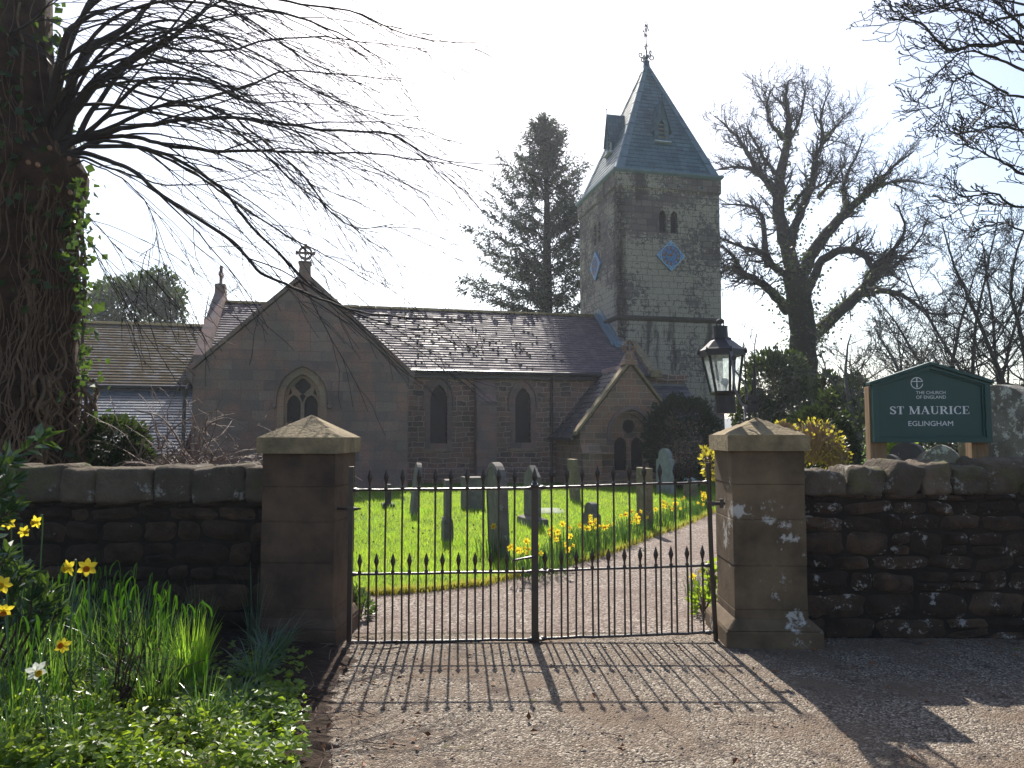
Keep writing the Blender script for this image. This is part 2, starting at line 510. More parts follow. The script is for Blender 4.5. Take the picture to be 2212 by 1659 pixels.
m_simple('grave_pale', (0.30, 0.31, 0.285), (0.2, 0.21, 0.19), 7, 0.9, 0, 0.5, 50, 0.25, 0.01, lich=0.66, lscale=8, lcol=(0.42, 0.43, 0.38))
m_simple('grave_brown', (0.22, 0.175, 0.11), (0.13, 0.105, 0.065), 7, 0.9, 0, 0.5, 50, 0.25, 0.01, lich=0.6, lscale=8, lcol=(0.36, 0.33, 0.25))
m_simple('grave_dark', (0.075, 0.068, 0.065), (0.045, 0.042, 0.04), 7, 0.85, 0, 0.5, 50, 0.25, 0.01, lich=0.66, lscale=9)
m_simple('grave_lichen', (0.19, 0.18, 0.16), (0.10, 0.09, 0.075), 5, 0.92, 0, 0.7, 40, 0.2, 0.02, lich=0.55, lscale=9, lcol=(0.46, 0.47, 0.43))
m_simple('sign_green', (0.012, 0.058, 0.05), (0.009, 0.045, 0.040), 3, 0.42, 0, 0.06, 60, 0.45, 0.003)
m_simple('sign_white', (0.72, 0.72, 0.72), (0.66, 0.66, 0.66), 3, 0.6, 0, 0)
m_simple('bulb_white', (0.85, 0.83, 0.76), (0.8, 0.78, 0.7), 3, 0.4, 0, 0)
m_simple('bulb_grey', (0.3, 0.3, 0.3), (0.25, 0.25, 0.25), 3, 0.4, 0, 0)
m_simple('cable_grey', (0.16, 0.17, 0.21), (0.11, 0.12, 0.15), 20, 0.55, 0, 0.1, 80)
m_simple('clock_blue', (0.11, 0.23, 0.47), (0.07, 0.16, 0.37), 12, 0.5, 0, 0.15, 50)
m_simple('clock_edge', (0.30, 0.45, 0.62), (0.22, 0.35, 0.52), 12, 0.5, 0, 0)
m_simple('clock_line', (0.03, 0.05, 0.09), (0.03, 0.05, 0.09), 12, 0.6, 0, 0)
m_simple('clock_gold', (0.34, 0.15, 0.05), (0.12, 0.06, 0.035), 14, 0.45, 0.2, 0)
m_simple('louvre_wood', (0.045, 0.045, 0.05), (0.03, 0.03, 0.035), 12, 0.8, 0, 0.1)
m_simple('dormer_slat', (0.17, 0.18, 0.12), (0.10, 0.12, 0.10), 12, 0.8, 0, 0.1)
m_simple('ledge_pale', (0.5, 0.53, 0.56), (0.34, 0.37, 0.40), 9, 0.7, 0, 0.1)
m_simple('soil', (0.055, 0.036, 0.026), (0.03, 0.02, 0.015), 9, 0.95, 0, 0.9, 30, 0.15, 0.04)
m_simple('hill_green', (0.16, 0.22, 0.09), (0.11, 0.16, 0.08), 0.03, 0.95, 0, 0)
m_simple('hill_wood', (0.055, 0.06, 0.05), (0.035, 0.04, 0.035), 0.3, 0.95, 0, 0)
m_simple('bark', (0.085, 0.05, 0.036), (0.034, 0.021, 0.016), 6, 0.95, 0, 1.0, 26, 0.15, 0.03)
m_simple('bark_twig', (0.034, 0.025, 0.022), (0.018, 0.014, 0.013), 8, 0.8, 0, 0, 60, 0.3, 0.004)
m_simple('bark_far', (0.035, 0.032, 0.03), (0.022, 0.02, 0.02), 4, 0.9, 0, 0.4, 20, 0.2, 0.02)
m_simple('bark_grey', (0.13, 0.125, 0.11), (0.06, 0.058, 0.05), 4, 0.9, 0, 0.6, 20, 0.2, 0.02)
m_simple('ivy_stem', (0.16, 0.105, 0.07), (0.085, 0.055, 0.038), 14, 0.85, 0, 0.4, 60, 0.2, 0.004)
m_simple('bramble_twig', (0.20, 0.13, 0.10), (0.10, 0.065, 0.055), 14, 0.7, 0, 0)
m_simple('pale_twig', (0.36, 0.25, 0.15), (0.22, 0.14, 0.09), 14, 0.7, 0, 0)
m_simple('string_stone', (0.085, 0.07, 0.06), (0.045, 0.038, 0.035), 7, 0.95, 0, 0.6, 30, 0.2, 0.02, lich=0.66, lscale=7)
m_simple('cut_wood', (0.26, 0.14, 0.075), (0.17, 0.095, 0.055), 14, 0.8, 0, 0)
m_simple('pebble', (0.32, 0.26, 0.21), (0.15, 0.12, 0.10), 14, 0.85, 0, 0, isl=True)
m_simple('dead_leaf', (0.24, 0.09, 0.03), (0.11, 0.05, 0.025), 30, 0.7, 0, 0, isl=True)
m_simple('moss', (0.17, 0.125, 0.04), (0.075, 0.06, 0.02), 30, 0.95, 0, 0.5, 60)
m_simple('mortar_dark', (0.035, 0.027, 0.022), (0.016, 0.013, 0.011), 9, 0.95, 0, 0.6, 40, 0.15, 0.02)
m_simple('bouquet_mix', (0.55, 0.62, 0.62), (0.25, 0.45, 0.45), 40, 0.7, 0, 0)

def m_wood():
    b = NB('post_wood')
    v = b.pos()
    g = b.noise(b.mapv(v, (18, 18, 1.2)), 2.0, 5, 0.6)
    col = b.mix(b.ramp(g, [(0.3, 0), (0.7, 1)]), (0.30, 0.19, 0.105), (0.17, 0.10, 0.055))
    MAT['post_wood'] = b.done(b.bsdf(col, 0.8, b.bump(g, 0.3, 0.005), spec=0.25))
m_wood()

def m_leaf(name, c1, c2, trans=0.4, rough=0.45, spec=0.4, tcol=None, vary=False):
    """thin leaf: glossy front plus light let through; each leaf its own tone"""
    b = NB(name)
    col = b.mix(b.isl(), c1, c2)
    if vary:
        pn = b.noise(b.pos(), 1.1, 4, 0.65)
        col = b.mix(b.ramp(pn, [(0.42, 0.0), (0.62, 0.6)]), col, (c1[0] * 1.5, c1[1] * 1.05, c1[2]))
    p = b.bsdf(col, rough, spec=spec)
    tc = tcol or tuple(min(1, x * 1.9) for x in c1)
    tcl = b.mix(b.isl(), tc, tuple(x * 0.7 for x in tc))
    if vary:
        tcl = b.mix(b.ramp(pn, [(0.40, 0.0), (0.62, 0.75)]), tcl, (min(1, tc[0] * 1.15), tc[1] * 1.0, tc[2] * 1.3))
        tcl = b.mix(b.ramp(b.noise(b.pos(), 3.7, 4, 0.7), [(0.34, 0.65), (0.5, 0.0)]), tcl, tuple(x * 0.55 for x in tc))
    tr = b.n('BsdfTranslucent', {'Color': tcl}).outputs[0]
    MAT[name] = b.done(b.n('MixShader', {0: trans, 1: p, 2: tr}).outputs[0])
m_leaf('grass_blade', (0.10, 0.20, 0.018), (0.065, 0.145, 0.012), 0.6, 0.45, 0.35, (0.42, 0.62, 0.05), True)
m_leaf('drift_leaf', (0.035, 0.085, 0.03), (0.02, 0.055, 0.022), 0.3, 0.35, 0.5, (0.10, 0.22, 0.03))
m_leaf('daffodil_leaf', (0.06, 0.12, 0.045), (0.03, 0.07, 0.03), 0.33, 0.27, 0.85, (0.26, 0.46, 0.05))
m_leaf('tuft_leaf', (0.10, 0.19, 0.03), (0.06, 0.13, 0.022), 0.55, 0.36, 0.5, (0.45, 0.74, 0.06))
m_leaf('snowdrop_leaf', (0.075, 0.125, 0.075), (0.045, 0.085, 0.055), 0.28, 0.3, 0.6, (0.2, 0.36, 0.07))
m_leaf('cover_leaf', (0.10, 0.18, 0.022), (0.05, 0.11, 0.015), 0.44, 0.38, 0.5, (0.46, 0.66, 0.035), True)
m_leaf('ivy_leaf', (0.028, 0.055, 0.022), (0.014, 0.03, 0.014), 0.35, 0.35, 0.4, (0.11, 0.19, 0.025))
m_leaf('ivy_leaf_far', (0.028, 0.045, 0.018), (0.014, 0.026, 0.012), 0.3, 0.5, 0.3, (0.10, 0.15, 0.025))
m_leaf('laurel_leaf', (0.045, 0.085, 0.035), (0.022, 0.05, 0.022), 0.22, 0.22, 0.8, (0.16, 0.28, 0.03))
m_leaf('box_leaf', (0.022, 0.034, 0.014), (0.012, 0.02, 0.009), 0.2, 0.45, 0.3, (0.06, 0.09, 0.02))
m_leaf('shrub_leaf', (0.036, 0.055, 0.022), (0.018, 0.03, 0.013), 0.2, 0.3, 0.5, (0.09, 0.14, 0.03))
m_leaf('golden_leaf', (0.26, 0.22, 0.04), (0.17, 0.11, 0.045), 0.45, 0.45, 0.35, (0.66, 0.58, 0.06))
m_leaf('needle', (0.022, 0.038, 0.026), (0.014, 0.026, 0.02), 0.25, 0.55, 0.3, (0.07, 0.11, 0.05))
m_leaf('petal_yellow', (0.80, 0.60, 0.03), (0.76, 0.54, 0.02), 0.5, 0.5, 0.3, (0.98, 0.82, 0.06))
m_leaf('petal_orange', (0.72, 0.26, 0.01), (0.66, 0.21, 0.01), 0.4, 0.5, 0.3, (0.9, 0.38, 0.02))
m_leaf('petal_white', (0.72, 0.74, 0.66), (0.66, 0.69, 0.6), 0.45, 0.5, 0.3, (0.85, 0.88, 0.75))

def m_stonewall():
    for nm, thr, lsc in (('wall_stone', 0.70, 5.2), ('wall_stone_lichened', 0.612, 7.0)):
      b = NB(nm)
      v = b.pos()
      r = b.isl()
      col = b.mix(r, (0.115, 0.073, 0.048), (0.040, 0.028, 0.022))
      col = b.mix(b.ramp(b.noise(v, 5, 5, 0.65), [(0.35, 0.8), (0.62, 0)]), col, (0.022, 0.017, 0.014))
      fine = b.noise(v, 38, 6, 0.7)
      col, f = lichen(b, col, v, lsc, thr, (0.46, 0.43, 0.40), (0.30, 0.275, 0.25))
      h = b.math('ADD', fine, b.math('MULTIPLY', b.noise(v, 13, 5, 0.65), 1.6))
      MAT[nm] = b.done(b.bsdf(col, 0.93, b.bump(h, 1.0, 0.025), spec=0.2))
    b = NB('coping_stone')
    v = b.pos()
    col = b.mix(b.isl(), (0.17, 0.128, 0.092), (0.085, 0.066, 0.052))
    col = b.mix(b.ramp(b.noise(v, 6, 5, 0.65), [(0.35, 0.7), (0.62, 0)]), col, (0.06, 0.05, 0.035))
    col = b.mix(b.ramp(b.noise(v, 3.1, 4, 0.6), [(0.55, 0), (0.68, 0.6)]), col, (0.11, 0.11, 0.04))
    fine = b.noise(v, 34, 6, 0.7)
    col, f = lichen(b, col, v, 4.6, 0.60, (0.34, 0.32, 0.29), (0.22, 0.21, 0.18))
    h = b.math('ADD', fine, b.math('MULTIPLY', b.noise(v, 9, 4, 0.6), 1.5))
    MAT['coping_stone'] = b.done(b.bsdf(col, 0.93, b.bump(h, 0.9, 0.025), spec=0.2))
m_stonewall()

def m_ground():
    b = NB('gravel_path')
    v = b.pos()
    c = b.vor(v, 62, 'Color')
    cc = b.n('SeparateColor', {0: c}).outputs[0]
    d = b.vor(v, 62)
    col = b.ramp(cc, [(0.0, (0.06, 0.046, 0.038)), (0.35, (0.165, 0.13, 0.108)), (0.7, (0.30, 0.245, 0.21)), (1.0, (0.50, 0.44, 0.38))])
    col = b.mix(b.ramp(b.noise(v, 1.4, 4, 0.6), [(0.4, 0.55), (0.65, 0)]), col, (0.15, 0.10, 0.085))
    h = b.math('ADD', b.math('MULTIPLY', d, -1.0), b.math('MULTIPLY', b.noise(v, 30, 3), 0.6))
    MAT['gravel_path'] = b.done(b.bsdf(col, 0.9, b.bump(h, 1.0, 0.016), spec=0.25))
    b = NB('road_grit')
    v = b.pos()
    c = b.n('SeparateColor', {0: b.vor(v, 95, 'Color')}).outputs[0]
    d = b.vor(v, 95)
    col = b.ramp(c, [(0.0, (0.052, 0.039, 0.029)), (0.4, (0.135, 0.104, 0.078)), (0.75, (0.24, 0.192, 0.148)), (1.0, (0.48, 0.42, 0.345))])
    dirt_or_glare = b.noise(v, 1.3, 6, 0.66)
    col = b.mix(b.ramp(dirt_or_glare, [(0.46, 0), (0.60, 0.85)]), col, (0.15, 0.105, 0.072))
    col = b.mix(b.ramp(b.noise(v, 3.3, 5, 0.7), [(0.57, 0), (0.66, 0.8)]), col, (0.06, 0.04, 0.032))
    ms = b.math('ADD', b.noise(v, 1.7, 4, 0.6), b.math('MULTIPLY', b.noise(v, 16, 3, 0.6), 0.25))
    col = b.mix(b.ramp(ms, [(0.80, 0), (0.85, 0.8)]), col, (0.13, 0.13, 0.03))
    h = b.math('ADD', b.math('MULTIPLY', d, -0.8), b.math('ADD', b.math('MULTIPLY', b.noise(v, 45, 4, 0.6), 0.7), b.math('MULTIPLY', b.noise(v, 5, 4, 0.6), 1.2)))
    MAT['road_grit'] = b.done(b.bsdf(col, 0.88, b.bump(h, 1.0, 0.016), spec=0.3))
    b = NB('lawn_soil')
    v = b.pos()
    col = b.mix(b.noise(v, 3, 5, 0.6), (0.075, 0.15, 0.014), (0.11, 0.19, 0.018))
    col = b.mix(b.ramp(b.noise(v, 40, 3, 0.6), [(0.4, 0.4), (0.6, 0)]), col, (0.05, 0.055, 0.015))
    MAT['lawn_soil'] = b.done(b.bsdf(col, 0.95, b.bump(b.noise(v, 60, 3, 0.6), 0.8, 0.03), spec=0.1))
m_ground()

def m_glass():
    b = NB('leaded_glass')
    uv = b.uvm()
    rot = b.n('Mapping', {'Vector': uv, 'Rotation': (0, 0, R(45)), 'Scale': (1, 1, 1)}).outputs[0]
    ck = b.n('TexBrick', {'Vector': rot, 'Color1': (0, 0, 0), 'Color2': (1, 1, 1), 'Mortar': (0.5, 0.5, 0.5), 'Scale': 1.0, 'Mortar Size': 0.009, 'Brick Width': 0.09, 'Row Height': 0.09}, offset=0.0)
    col = b.mix(ck.outputs['Color'], (0.018, 0.012, 0.017), (0.035, 0.024, 0.028))
    col = b.mix(b.ramp(b.noise(uv, 5, 3), [(0.5, 0), (0.7, 0.5)]), col, (0.06, 0.038, 0.034))
    col = b.mix(ck.outputs['Fac'], col, (0.035, 0.03, 0.03))
    MAT['leaded_glass'] = b.done(b.bsdf(col, 0.4, b.bump(ck.outputs['Color'], 0.15, 0.01), spec=0.18))
    b = NB('lamp_glass')
    g = b.n('BsdfGlass', {'Color': (0.9, 0.95, 0.95, 1), 'Roughness': 0.02, 'IOR': 1.1}).outputs[0]
    t = b.n('BsdfTransparent', {'Color': (0.86, 0.9, 0.9, 1)}).outputs[0]
    d = b.n('BsdfDiffuse', {'Color': (0.6, 0.62, 0.6, 1)}).outputs[0]
    tl = b.n('BsdfTranslucent', {'Color': (0.7, 0.75, 0.75, 1)}).outputs[0]
    dirt_or_glare = b.ramp(b.noise(b.pos(), 22, 5, 0.7), [(0.42, 0.28), (0.7, 0.65)])  # patchy dirt, whitened further so the panes look bright with daylight
    MAT['lamp_glass'] = b.done(b.n('MixShader', {0: dirt_or_glare, 1: t, 2: b.n('MixShader', {0: 0.6, 1: d, 2: tl}).outputs[0]}).outputs[0])
m_glass()
# ------------------------------------------------------------------ camera, light, sky
cam = bpy.data.objects.new('camera', bpy.data.cameras.new('camera'))
COL.objects.link(cam)
cam.data.sensor_width = 36
cam.data.lens = F_ / 2212 * 36
cam.data.clip_end = 5000
cam.location = (0, 0, EYE)
cam.rotation_euler = (R(90) + PITCH, 0, 0)
scene.camera = cam
HAZE = 0.00065
SUN_EL, SUN_AZ = R(42.5), R(-4.1)      # azimuth from +Y towards +X
sdir = Vector((math.sin(SUN_AZ) * math.cos(SUN_EL), math.cos(SUN_AZ) * math.cos(SUN_EL), math.sin(SUN_EL)))
sun = bpy.data.objects.new('sun', bpy.data.lights.new('sun', 'SUN'))
COL.objects.link(sun)
sun.data.energy = 5.0
sun.data.angle = R(0.5)
sun.data.color = (1.0, 0.94, 0.84)
sun.rotation_euler = (-sdir).to_track_quat('-Z', 'Y').to_euler()
sun.location = (0, 20, 40)
world = bpy.data.worlds.new('World')
scene.world = world
world.use_nodes = True
wt = world.node_tree
bg = wt.nodes['Background']
sk = wt.nodes.new('ShaderNodeTexSky')
sk.sky_type = 'NISHITA'
sk.sun_disc = False
sk.sun_elevation = SUN_EL
sk.sun_rotation = SUN_AZ
sk.air_density = 1.0
sk.dust_density = 1.6
sk.ozone_density = 1.0
wt.links.new(sk.outputs[0], bg.inputs['Color'])
bg.inputs['Strength'].default_value = 0.104
scene.view_settings.view_transform = 'Standard'
scene.view_settings.look = 'None'
scene.view_settings.exposure = 0.92
scene.view_settings.gamma = 1.0
scene.render.engine = 'CYCLES'
scene.cycles.max_bounces = 8
scene.cycles.transparent_max_bounces = 16
try:
    scene.cycles.use_denoising = True
except Exception:
    pass

# ------------------------------------------------------------------ ground
rng = np.random.default_rng(7)
g = MB()
g.add([(-1500, -300, 0), (1500, -300, 0), (1500, 2500, 0), (-1500, 2500, 0)], (0, 1, 2, 3))
struct(g, 'ground', MAT['lawn_soil'], uv=False)
g = MB()   # drive outside the gate
g.add([(-40, -20, .004), (40, -20, .004), (40, 6.1, .004), (-40, 6.1, .004)], (0, 1, 2, 3))
struct(g, 'road', MAT['road_grit'], uv=False)
edge_px = [(640, 1296), (745, 1289), (820, 1286), (900, 1281), (1000, 1270), (1060, 1262), (1150, 1240), (1250, 1216), (1330, 1193), (1400, 1165), (1470, 1140), (1530, 1112), (1600, 1092), (1700, 1077)]
edge = smooth_path([G(*p)[:2] for p in edge_px], 6)
edge = edge + np.random.default_rng(3).normal(size=edge.shape) * 0.018
right_edge = smooth_path([(1.62, 6.1), (1.85, 6.5), (2.5, 7.6), (3.7, 9.4), (5.6, 12.2), (8.2, 15.4), (13, 19)], 6)
pg = [(-9, 6.1)] + [(-9, edge[0][1])] + [tuple(p) for p in edge] + [(14, 19.6)] + [tuple(p) for p in right_edge[::-1]]
g = MB()
g.multi([(x, y, .008) for x, y in pg], [list(range(len(pg)))[::-1]])
struct(g, 'path', MAT['gravel_path'], uv=False)
# lawn sheet stands a little proud of the path, with a cut edge
lawn = [(-9, edge[0][1])] + [tuple(p) for p in edge] + [(14, 19.8), (14, 24), (-20, 24), (-20, edge[0][1])]
g = MB()
g.prism([(x, y, .045) for x, y in lawn], (0, 0, -.04))
struct(g, 'lawn', MAT['lawn_soil'], uv=False)
# rise of fields and woods far behind
def hill(name, m, x0, x1, y, h, depth, seed):
    r = np.random.default_rng(seed)
    n = 40
    xs = np.linspace(x0, x1, n)
    prof = h * (0.6 + 0.4 * np.sin(np.linspace(0, 5, n) + seed) * 0.5 + 0.1 * np.cumsum(r.normal(size=n)) / 3)
    m_ = MB()
    V = []
    for k in range(5):
        f = k / 4
        V += [(x, y + depth * f, -0.5 + p * math.sin(f * math.pi / 2)) for x, p in zip(xs, prof)]
    q = [(k * n + i, k * n + i + 1, (k + 1) * n + i + 1, (k + 1) * n + i) for k in range(4) for i in range(n - 1)]
    m_.add(V, q)
    struct(m_, name, m, smooth=True, uv=False)
hill('hill_field', MAT['hill_green'], -200, 260, 150, 6.5, 160, 2)
hill('hill_woods', MAT['hill_wood'], -500, 600, 330, 24, 300, 5)

# thin sunlit spring haze over the whole place
bpy.ops.mesh.primitive_cube_add(size=1)
hz = bpy.context.object
hz.name = 'haze'
hz.scale = (3400, 3200, 26)
hz.location = (0, 1150, 12)
hz['kind'] = 'stuff'
hb = NB('haze_air')
pv = hb.n('VolumePrincipled', {'Color': (0.86, 0.90, 1.0, 1), 'Density': HAZE, 'Anisotropy': 0.45})
hb.t.links.new(pv.outputs[0], hb.out.inputs['Volume'])
hz.data.materials.append(hb.m)
# ------------------------------------------------------------------ church
church = thing('church', 'old brown stone parish church with a slate pyramid spire on its clock tower', 'church', (CO[0], CO[1], 0), CA)
def cb(mb, name, m, **k):
    par = k.pop('parent', church)
    if isinstance(m, str): m = MAT[m]
    elif isinstance(m, (list, tuple)): m = [MAT[x] for x in m]
    return mb.build(name, m, par, local=True, **k)

from mathutils.geometry import tessellate_polygon

def panel(mb, outer, holes, fr, depth, mi=0, mi_rev=None, sides=True):
    """flat wall with openings: outer/holes are 2-D outlines, fr(a, z, d) -> point, d into the wall"""
    mi_rev = mi if mi_rev is None else mi_rev
    loops = [[Vector((a, z, 0)) for a, z in outer]] + [[Vector((a, z, 0)) for a, z in h] for h in holes]
    tris = tessellate_polygon(loops)
    flat = [p for l in loops for p in l]
    n = Vector(np.cross(np.array(fr(1, 0, 0)) - np.array(fr(0, 0, 0)), np.array(fr(0, 1, 0)) - np.array(fr(0, 0, 0))))
    din = Vector(np.array(fr(0, 0, 1)) - np.array(fr(0, 0, 0)))
    flip = n.dot(din) > 0
    T = []
    for t in tris:
        a, b, c = (flat[i] for i in t)
        ccw = (b - a).cross(c - a).z > 0
        T.append(t if ccw != flip else t[::-1])
    mb.add([fr(p.x, p.y, 0) for p in flat], np.array([list(t) for t in T]), mi)
    for li, l in enumerate(loops):
        if li == 0 and not sides: continue
        m = len(l)
        area = sum(l[i].x * l[(i + 1) % m].y - l[(i + 1) % m].x * l[i].y for i in range(m))
        V = [fr(p.x, p.y, 0) for p in l] + [fr(p.x, p.y, depth) for p in l]
        q = [(i, (i + 1) % m, m + (i + 1) % m, m + i) for i in range(m)]
        inv = (area > 0) == (li == 0)
        if flip: inv = not inv
        if inv: q = [f[::-1] for f in q]
        mb.add(V, np.array(q), mi if li == 0 else mi_rev)

def lancet(cx, w, z0, zs, za, n=7):
    """pointed-arch outline, counter-clockwise: sill z0, springing zs, apex za"""
    h = w / 2
    pts = [(cx - h, z0), (cx + h, z0)]
    k = np.linspace(0, 1, n)
    rise = za - zs
    r = (h * h + rise * rise) / (2 * h)      # arcs struck from the springing line
    th = math.atan2(rise, r - h)
    right = [(cx + h - r + r * math.cos(a), zs + r * math.sin(a)) for a in k * th]
    left = [(2 * cx - x, z) for x, z in right[::-1]]
    return pts + right[0 if zs > z0 + 1e-6 else 1:] + left[1:]

def arch_only(cx, w, zs, za, n=10):
    return lancet(cx, w, zs, zs + 1e-5, za, n)[1:] + [(cx - w / 2, zs)]

front = lambda t: (lambda a, z, d: (a, t + d, z))
def glass_at(name, outline, fr, d, parent=church, m='leaded_glass'):
    mb = MB()
    pts = [fr(a, z, d) for a, z in outline]
    mb.multi(pts, [list(range(len(pts)))])
    return cb(mb, name, m, parent=parent)

def courses(mb, e0, e1, r0, r1, n, th=0.022, mi=0, jitter=0.0):
    """roof slope from eave e0-e1 to ridge r0-r1 laid in n lapping courses"""
    e0, e1, r0, r1 = (np.array(x, float) for x in (e0, e1, r0, r1))
    nm = np.cross(e1 - e0, r0 - e0); nm /= np.linalg.norm(nm)
    if nm[2] < 0: nm = -nm
    for k in range(n):
        f0, f1 = k / n, (k + 1) / n
        a, b = e0 + (r0 - e0) * f0, e1 + (r1 - e1) * f0
        c, d = e1 + (r1 - e1) * f1, e0 + (r0 - e0) * f1
        mb.add([a + nm * th, b + nm * th, c + nm * 0.002, d + nm * 0.002, a - nm * 0.004, b - nm * 0.004], [(0, 1, 2, 3), (4, 5, 1, 0)], mi)

EZ, RZ = 3.80, 6.34
# --- nave wall with its two lancets
w1 = lancet(-2.48, 0.56, 1.32, 2.75, 3.25)
w2 = lancet(0.38, 0.54, 1.34, 2.72, 3.2)
mb = MB()
panel(mb, [(-9.7, 0), (5.0, 0), (5.0, EZ), (-9.7, EZ)], [w1, w2], front(0.0), 0.35)
mb.add([(-9.7, 7, 0), (5.0, 7, 0), (5.0, 7, EZ), (-9.7, 7, EZ)], (1, 0, 3, 2))
mb.multi([(-9.7, 0, 0), (-9.7, 7, 0), (-9.7, 7, EZ), (-9.7, 3.5, RZ - .05), (-9.7, 0, EZ)], [[4, 3, 2, 1, 0]])
mb.multi([(5.0, 0, 0), (5.0, 1.55, 0), (5.0, 1.55, 4.7), (5.0, 0, EZ)], [[0, 1, 2, 3]])
cb(mb, 'nave_wall', 'rubble_stone')
for w, c, ww, zs, za in ((w1, -2.48, 0.56, 2.75, 3.25), (w2, 0.38, 0.54, 2.72, 3.2)):
    mb = MB()
    o = lancet(c, ww + 0.34, 1.15, zs, za + 0.24)
    panel(mb, o, [w], front(-0.025), 0.024, sides=True)
    fr_ = cb(mb, 'window', 'ashlar_stone')
    mb = MB(); mb.box(c - .5, c + .5, -.07, -.026, 1.05, 1.15); cb(mb, 'sill', 'dressed_stone', parent=fr_, bevel=0.01)
    glass_at('pane', w, front(0), 0.22, fr_)
    # hood mould
    mb = MB()
    oo, ii = lancet(c, ww + 0.5, 2.45, zs, za + 0.36)[1:], lancet(c, ww + 0.36, 2.45, zs, za + 0.26)[1:]
    mb.strip([(a, -.09, z) for a, z in oo + [(c - ww / 2 - .25, 2.45)]], [(a, -.09, z) for a, z in ii + [(c - ww / 2 - .18, 2.45)]], (0, .088, 0))
    cb(mb, 'hood_mould', 'ashlar_stone', parent=fr_)
# plinth and buttress
mb = MB()
mb.prism([(-3.6, -.12, 0), (-3.6, -.12, .42), (-3.6, 0.002, .55), (-3.6, 0.002, 0)], (5.1, 0, 0))
cb(mb, 'plinth', 'rubble_stone')
mb = MB()
mb.prism([(-1.3, -.55, 0), (-1.3, -.55, 2.7), (-1.3, -.30, 2.95), (-1.3, -.30, 3.2), (-1.3, 0.003, 3.5), (-1.3, 0.003, 0)], (.66, 0, 0))
mb.box(-1.34, -.60, -.62, -.545, 1.0, 1.1)
cb(mb, 'buttress', 'ashlar_stone')
# roofs
mb = MB()
courses(mb, (-9.7, -.22, 3.66), (4.42, -.22, 3.66), (-9.7, 3.5, RZ), (4.42, 3.5, RZ), 27)
courses(mb, (4.42, -.22, 3.66), (4.92, -.22, 3.66), (4.42, 1.58, 3.66 + 1.8 * (RZ - 3.66) / 3.72), (4.92, 1.58, 3.66 + 1.8 * (RZ - 3.66) / 3.72), 13)
mb.add([(-9.7, 3.5, RZ), (4.42, 3.5, RZ), (4.42, 7.25, 3.62), (-9.7, 7.25, 3.62)], (0, 1, 2, 3))
roof = cb(mb, 'nave_roof', 'nave_slate')
mb = MB()
for k in range(24):
    s0 = -9.7 + k * 0.588
    mb.prism([(s0, 3.36, RZ - .05), (s0, 3.5, RZ + .07), (s0, 3.64, RZ - .05)], (.575, 0, 0))
cb(mb, 'ridge_tile', 'moss', parent=roof, label='mossy ridge tiles')
r = np.random.default_rng(11)
mb = MB()
for k in range(150):
    s = r.uniform(-3.4, 3.2); f = abs(r.normal(0.40, 0.17))
    if s > 0.6 and r.random() < (s - 0.6) / 2.2: continue
    if f > 0.92: continue
    t_, z_ = -.22 + 3.72 * f, 3.66 + (RZ - 3.66) * f
    q = r.uniform(0.03, 0.062)
    blob(mb, (s, t_, z_ + .02), (q * 1.8, q * 1.5, q * .9), r, 2, 0.15, 2.3)
for k in range(160):   # moss sitting in the top courses
    s = r.uniform(-9.6, 4.3); f = 1 - abs(r.normal(0, 0.02))
    q = r.uniform(0.03, 0.07)
    blob(mb, (s, 3.36 + r.uniform(-.1, .1), RZ - .04), (q * 2.6, q * 1.2, q), r, 2, 0.15, 2.3)
o = cb(mb, 'moss', 'moss', parent=roof, uv=False)
o['kind'] = 'stuff'
mb = MB()
mb.tube([(-3.62, -.30, 3.66), (4.95, -.30, 3.66)], .07, 8)
mb.box(-3.62, 4.95, -.2, -.01, 3.48, 3.64)
cb(mb, 'gutter', 'dark_iron')
mb = MB()
mb.tube([(1.36, -.30, 3.64), (1.36, -.26, 3.5), (1.36, -.1, 3.3), (1.36, -.1, 0)], .045, 8)
for z in (3.2, 2.2, 1.2): mb.lathe((1.36, -.1, z), [(.06, -.04), (.06, .04)], 8)
cb(mb, 'downpipe', 'dark_iron')
# lead flashing up the tower side
mb = MB()
sl = (RZ - 3.66) / 3.72
def on_roof(s, t, d): return (s, t, 3.66 + (t + .22) * sl + d)
mb.prism([on_roof(4.15, 3.55, .05), on_roof(4.15, 1.45, .05), on_roof(4.47, 1.45, .05), on_roof(4.47, 3.55, .05)], (0, 0, .03))
mb.prism([on_roof(4.40, 3.55, .07), on_roof(4.40, 1.45, .07), on_roof(4.40, 1.45, .30), on_roof(4.40, 3.55, .30)], (.06, 0, 0))
mb.prism([on_roof(4.25, 1.35, .05), on_roof(4.95, 1.35, .05), on_roof(4.95, 1.62, .05), on_roof(4.25, 1.62, .05)], (0, 0, .1))
cb(mb, 'flashing', 'lead')
# west verge coping and kneeler
mb = MB()
mb.prism([on_roof(4.90, -.35, .02), on_roof(5.18, -.35, .02), on_roof(5.18, 1.6, .02), on_roof(4.90, 1.6, .02)], (0, 0, .17))
mb.box(4.88, 5.3, -.42, -.02, 3.62, 3.86)
cb(mb, 'verge_coping', 'cap_stone', bevel=0.02)
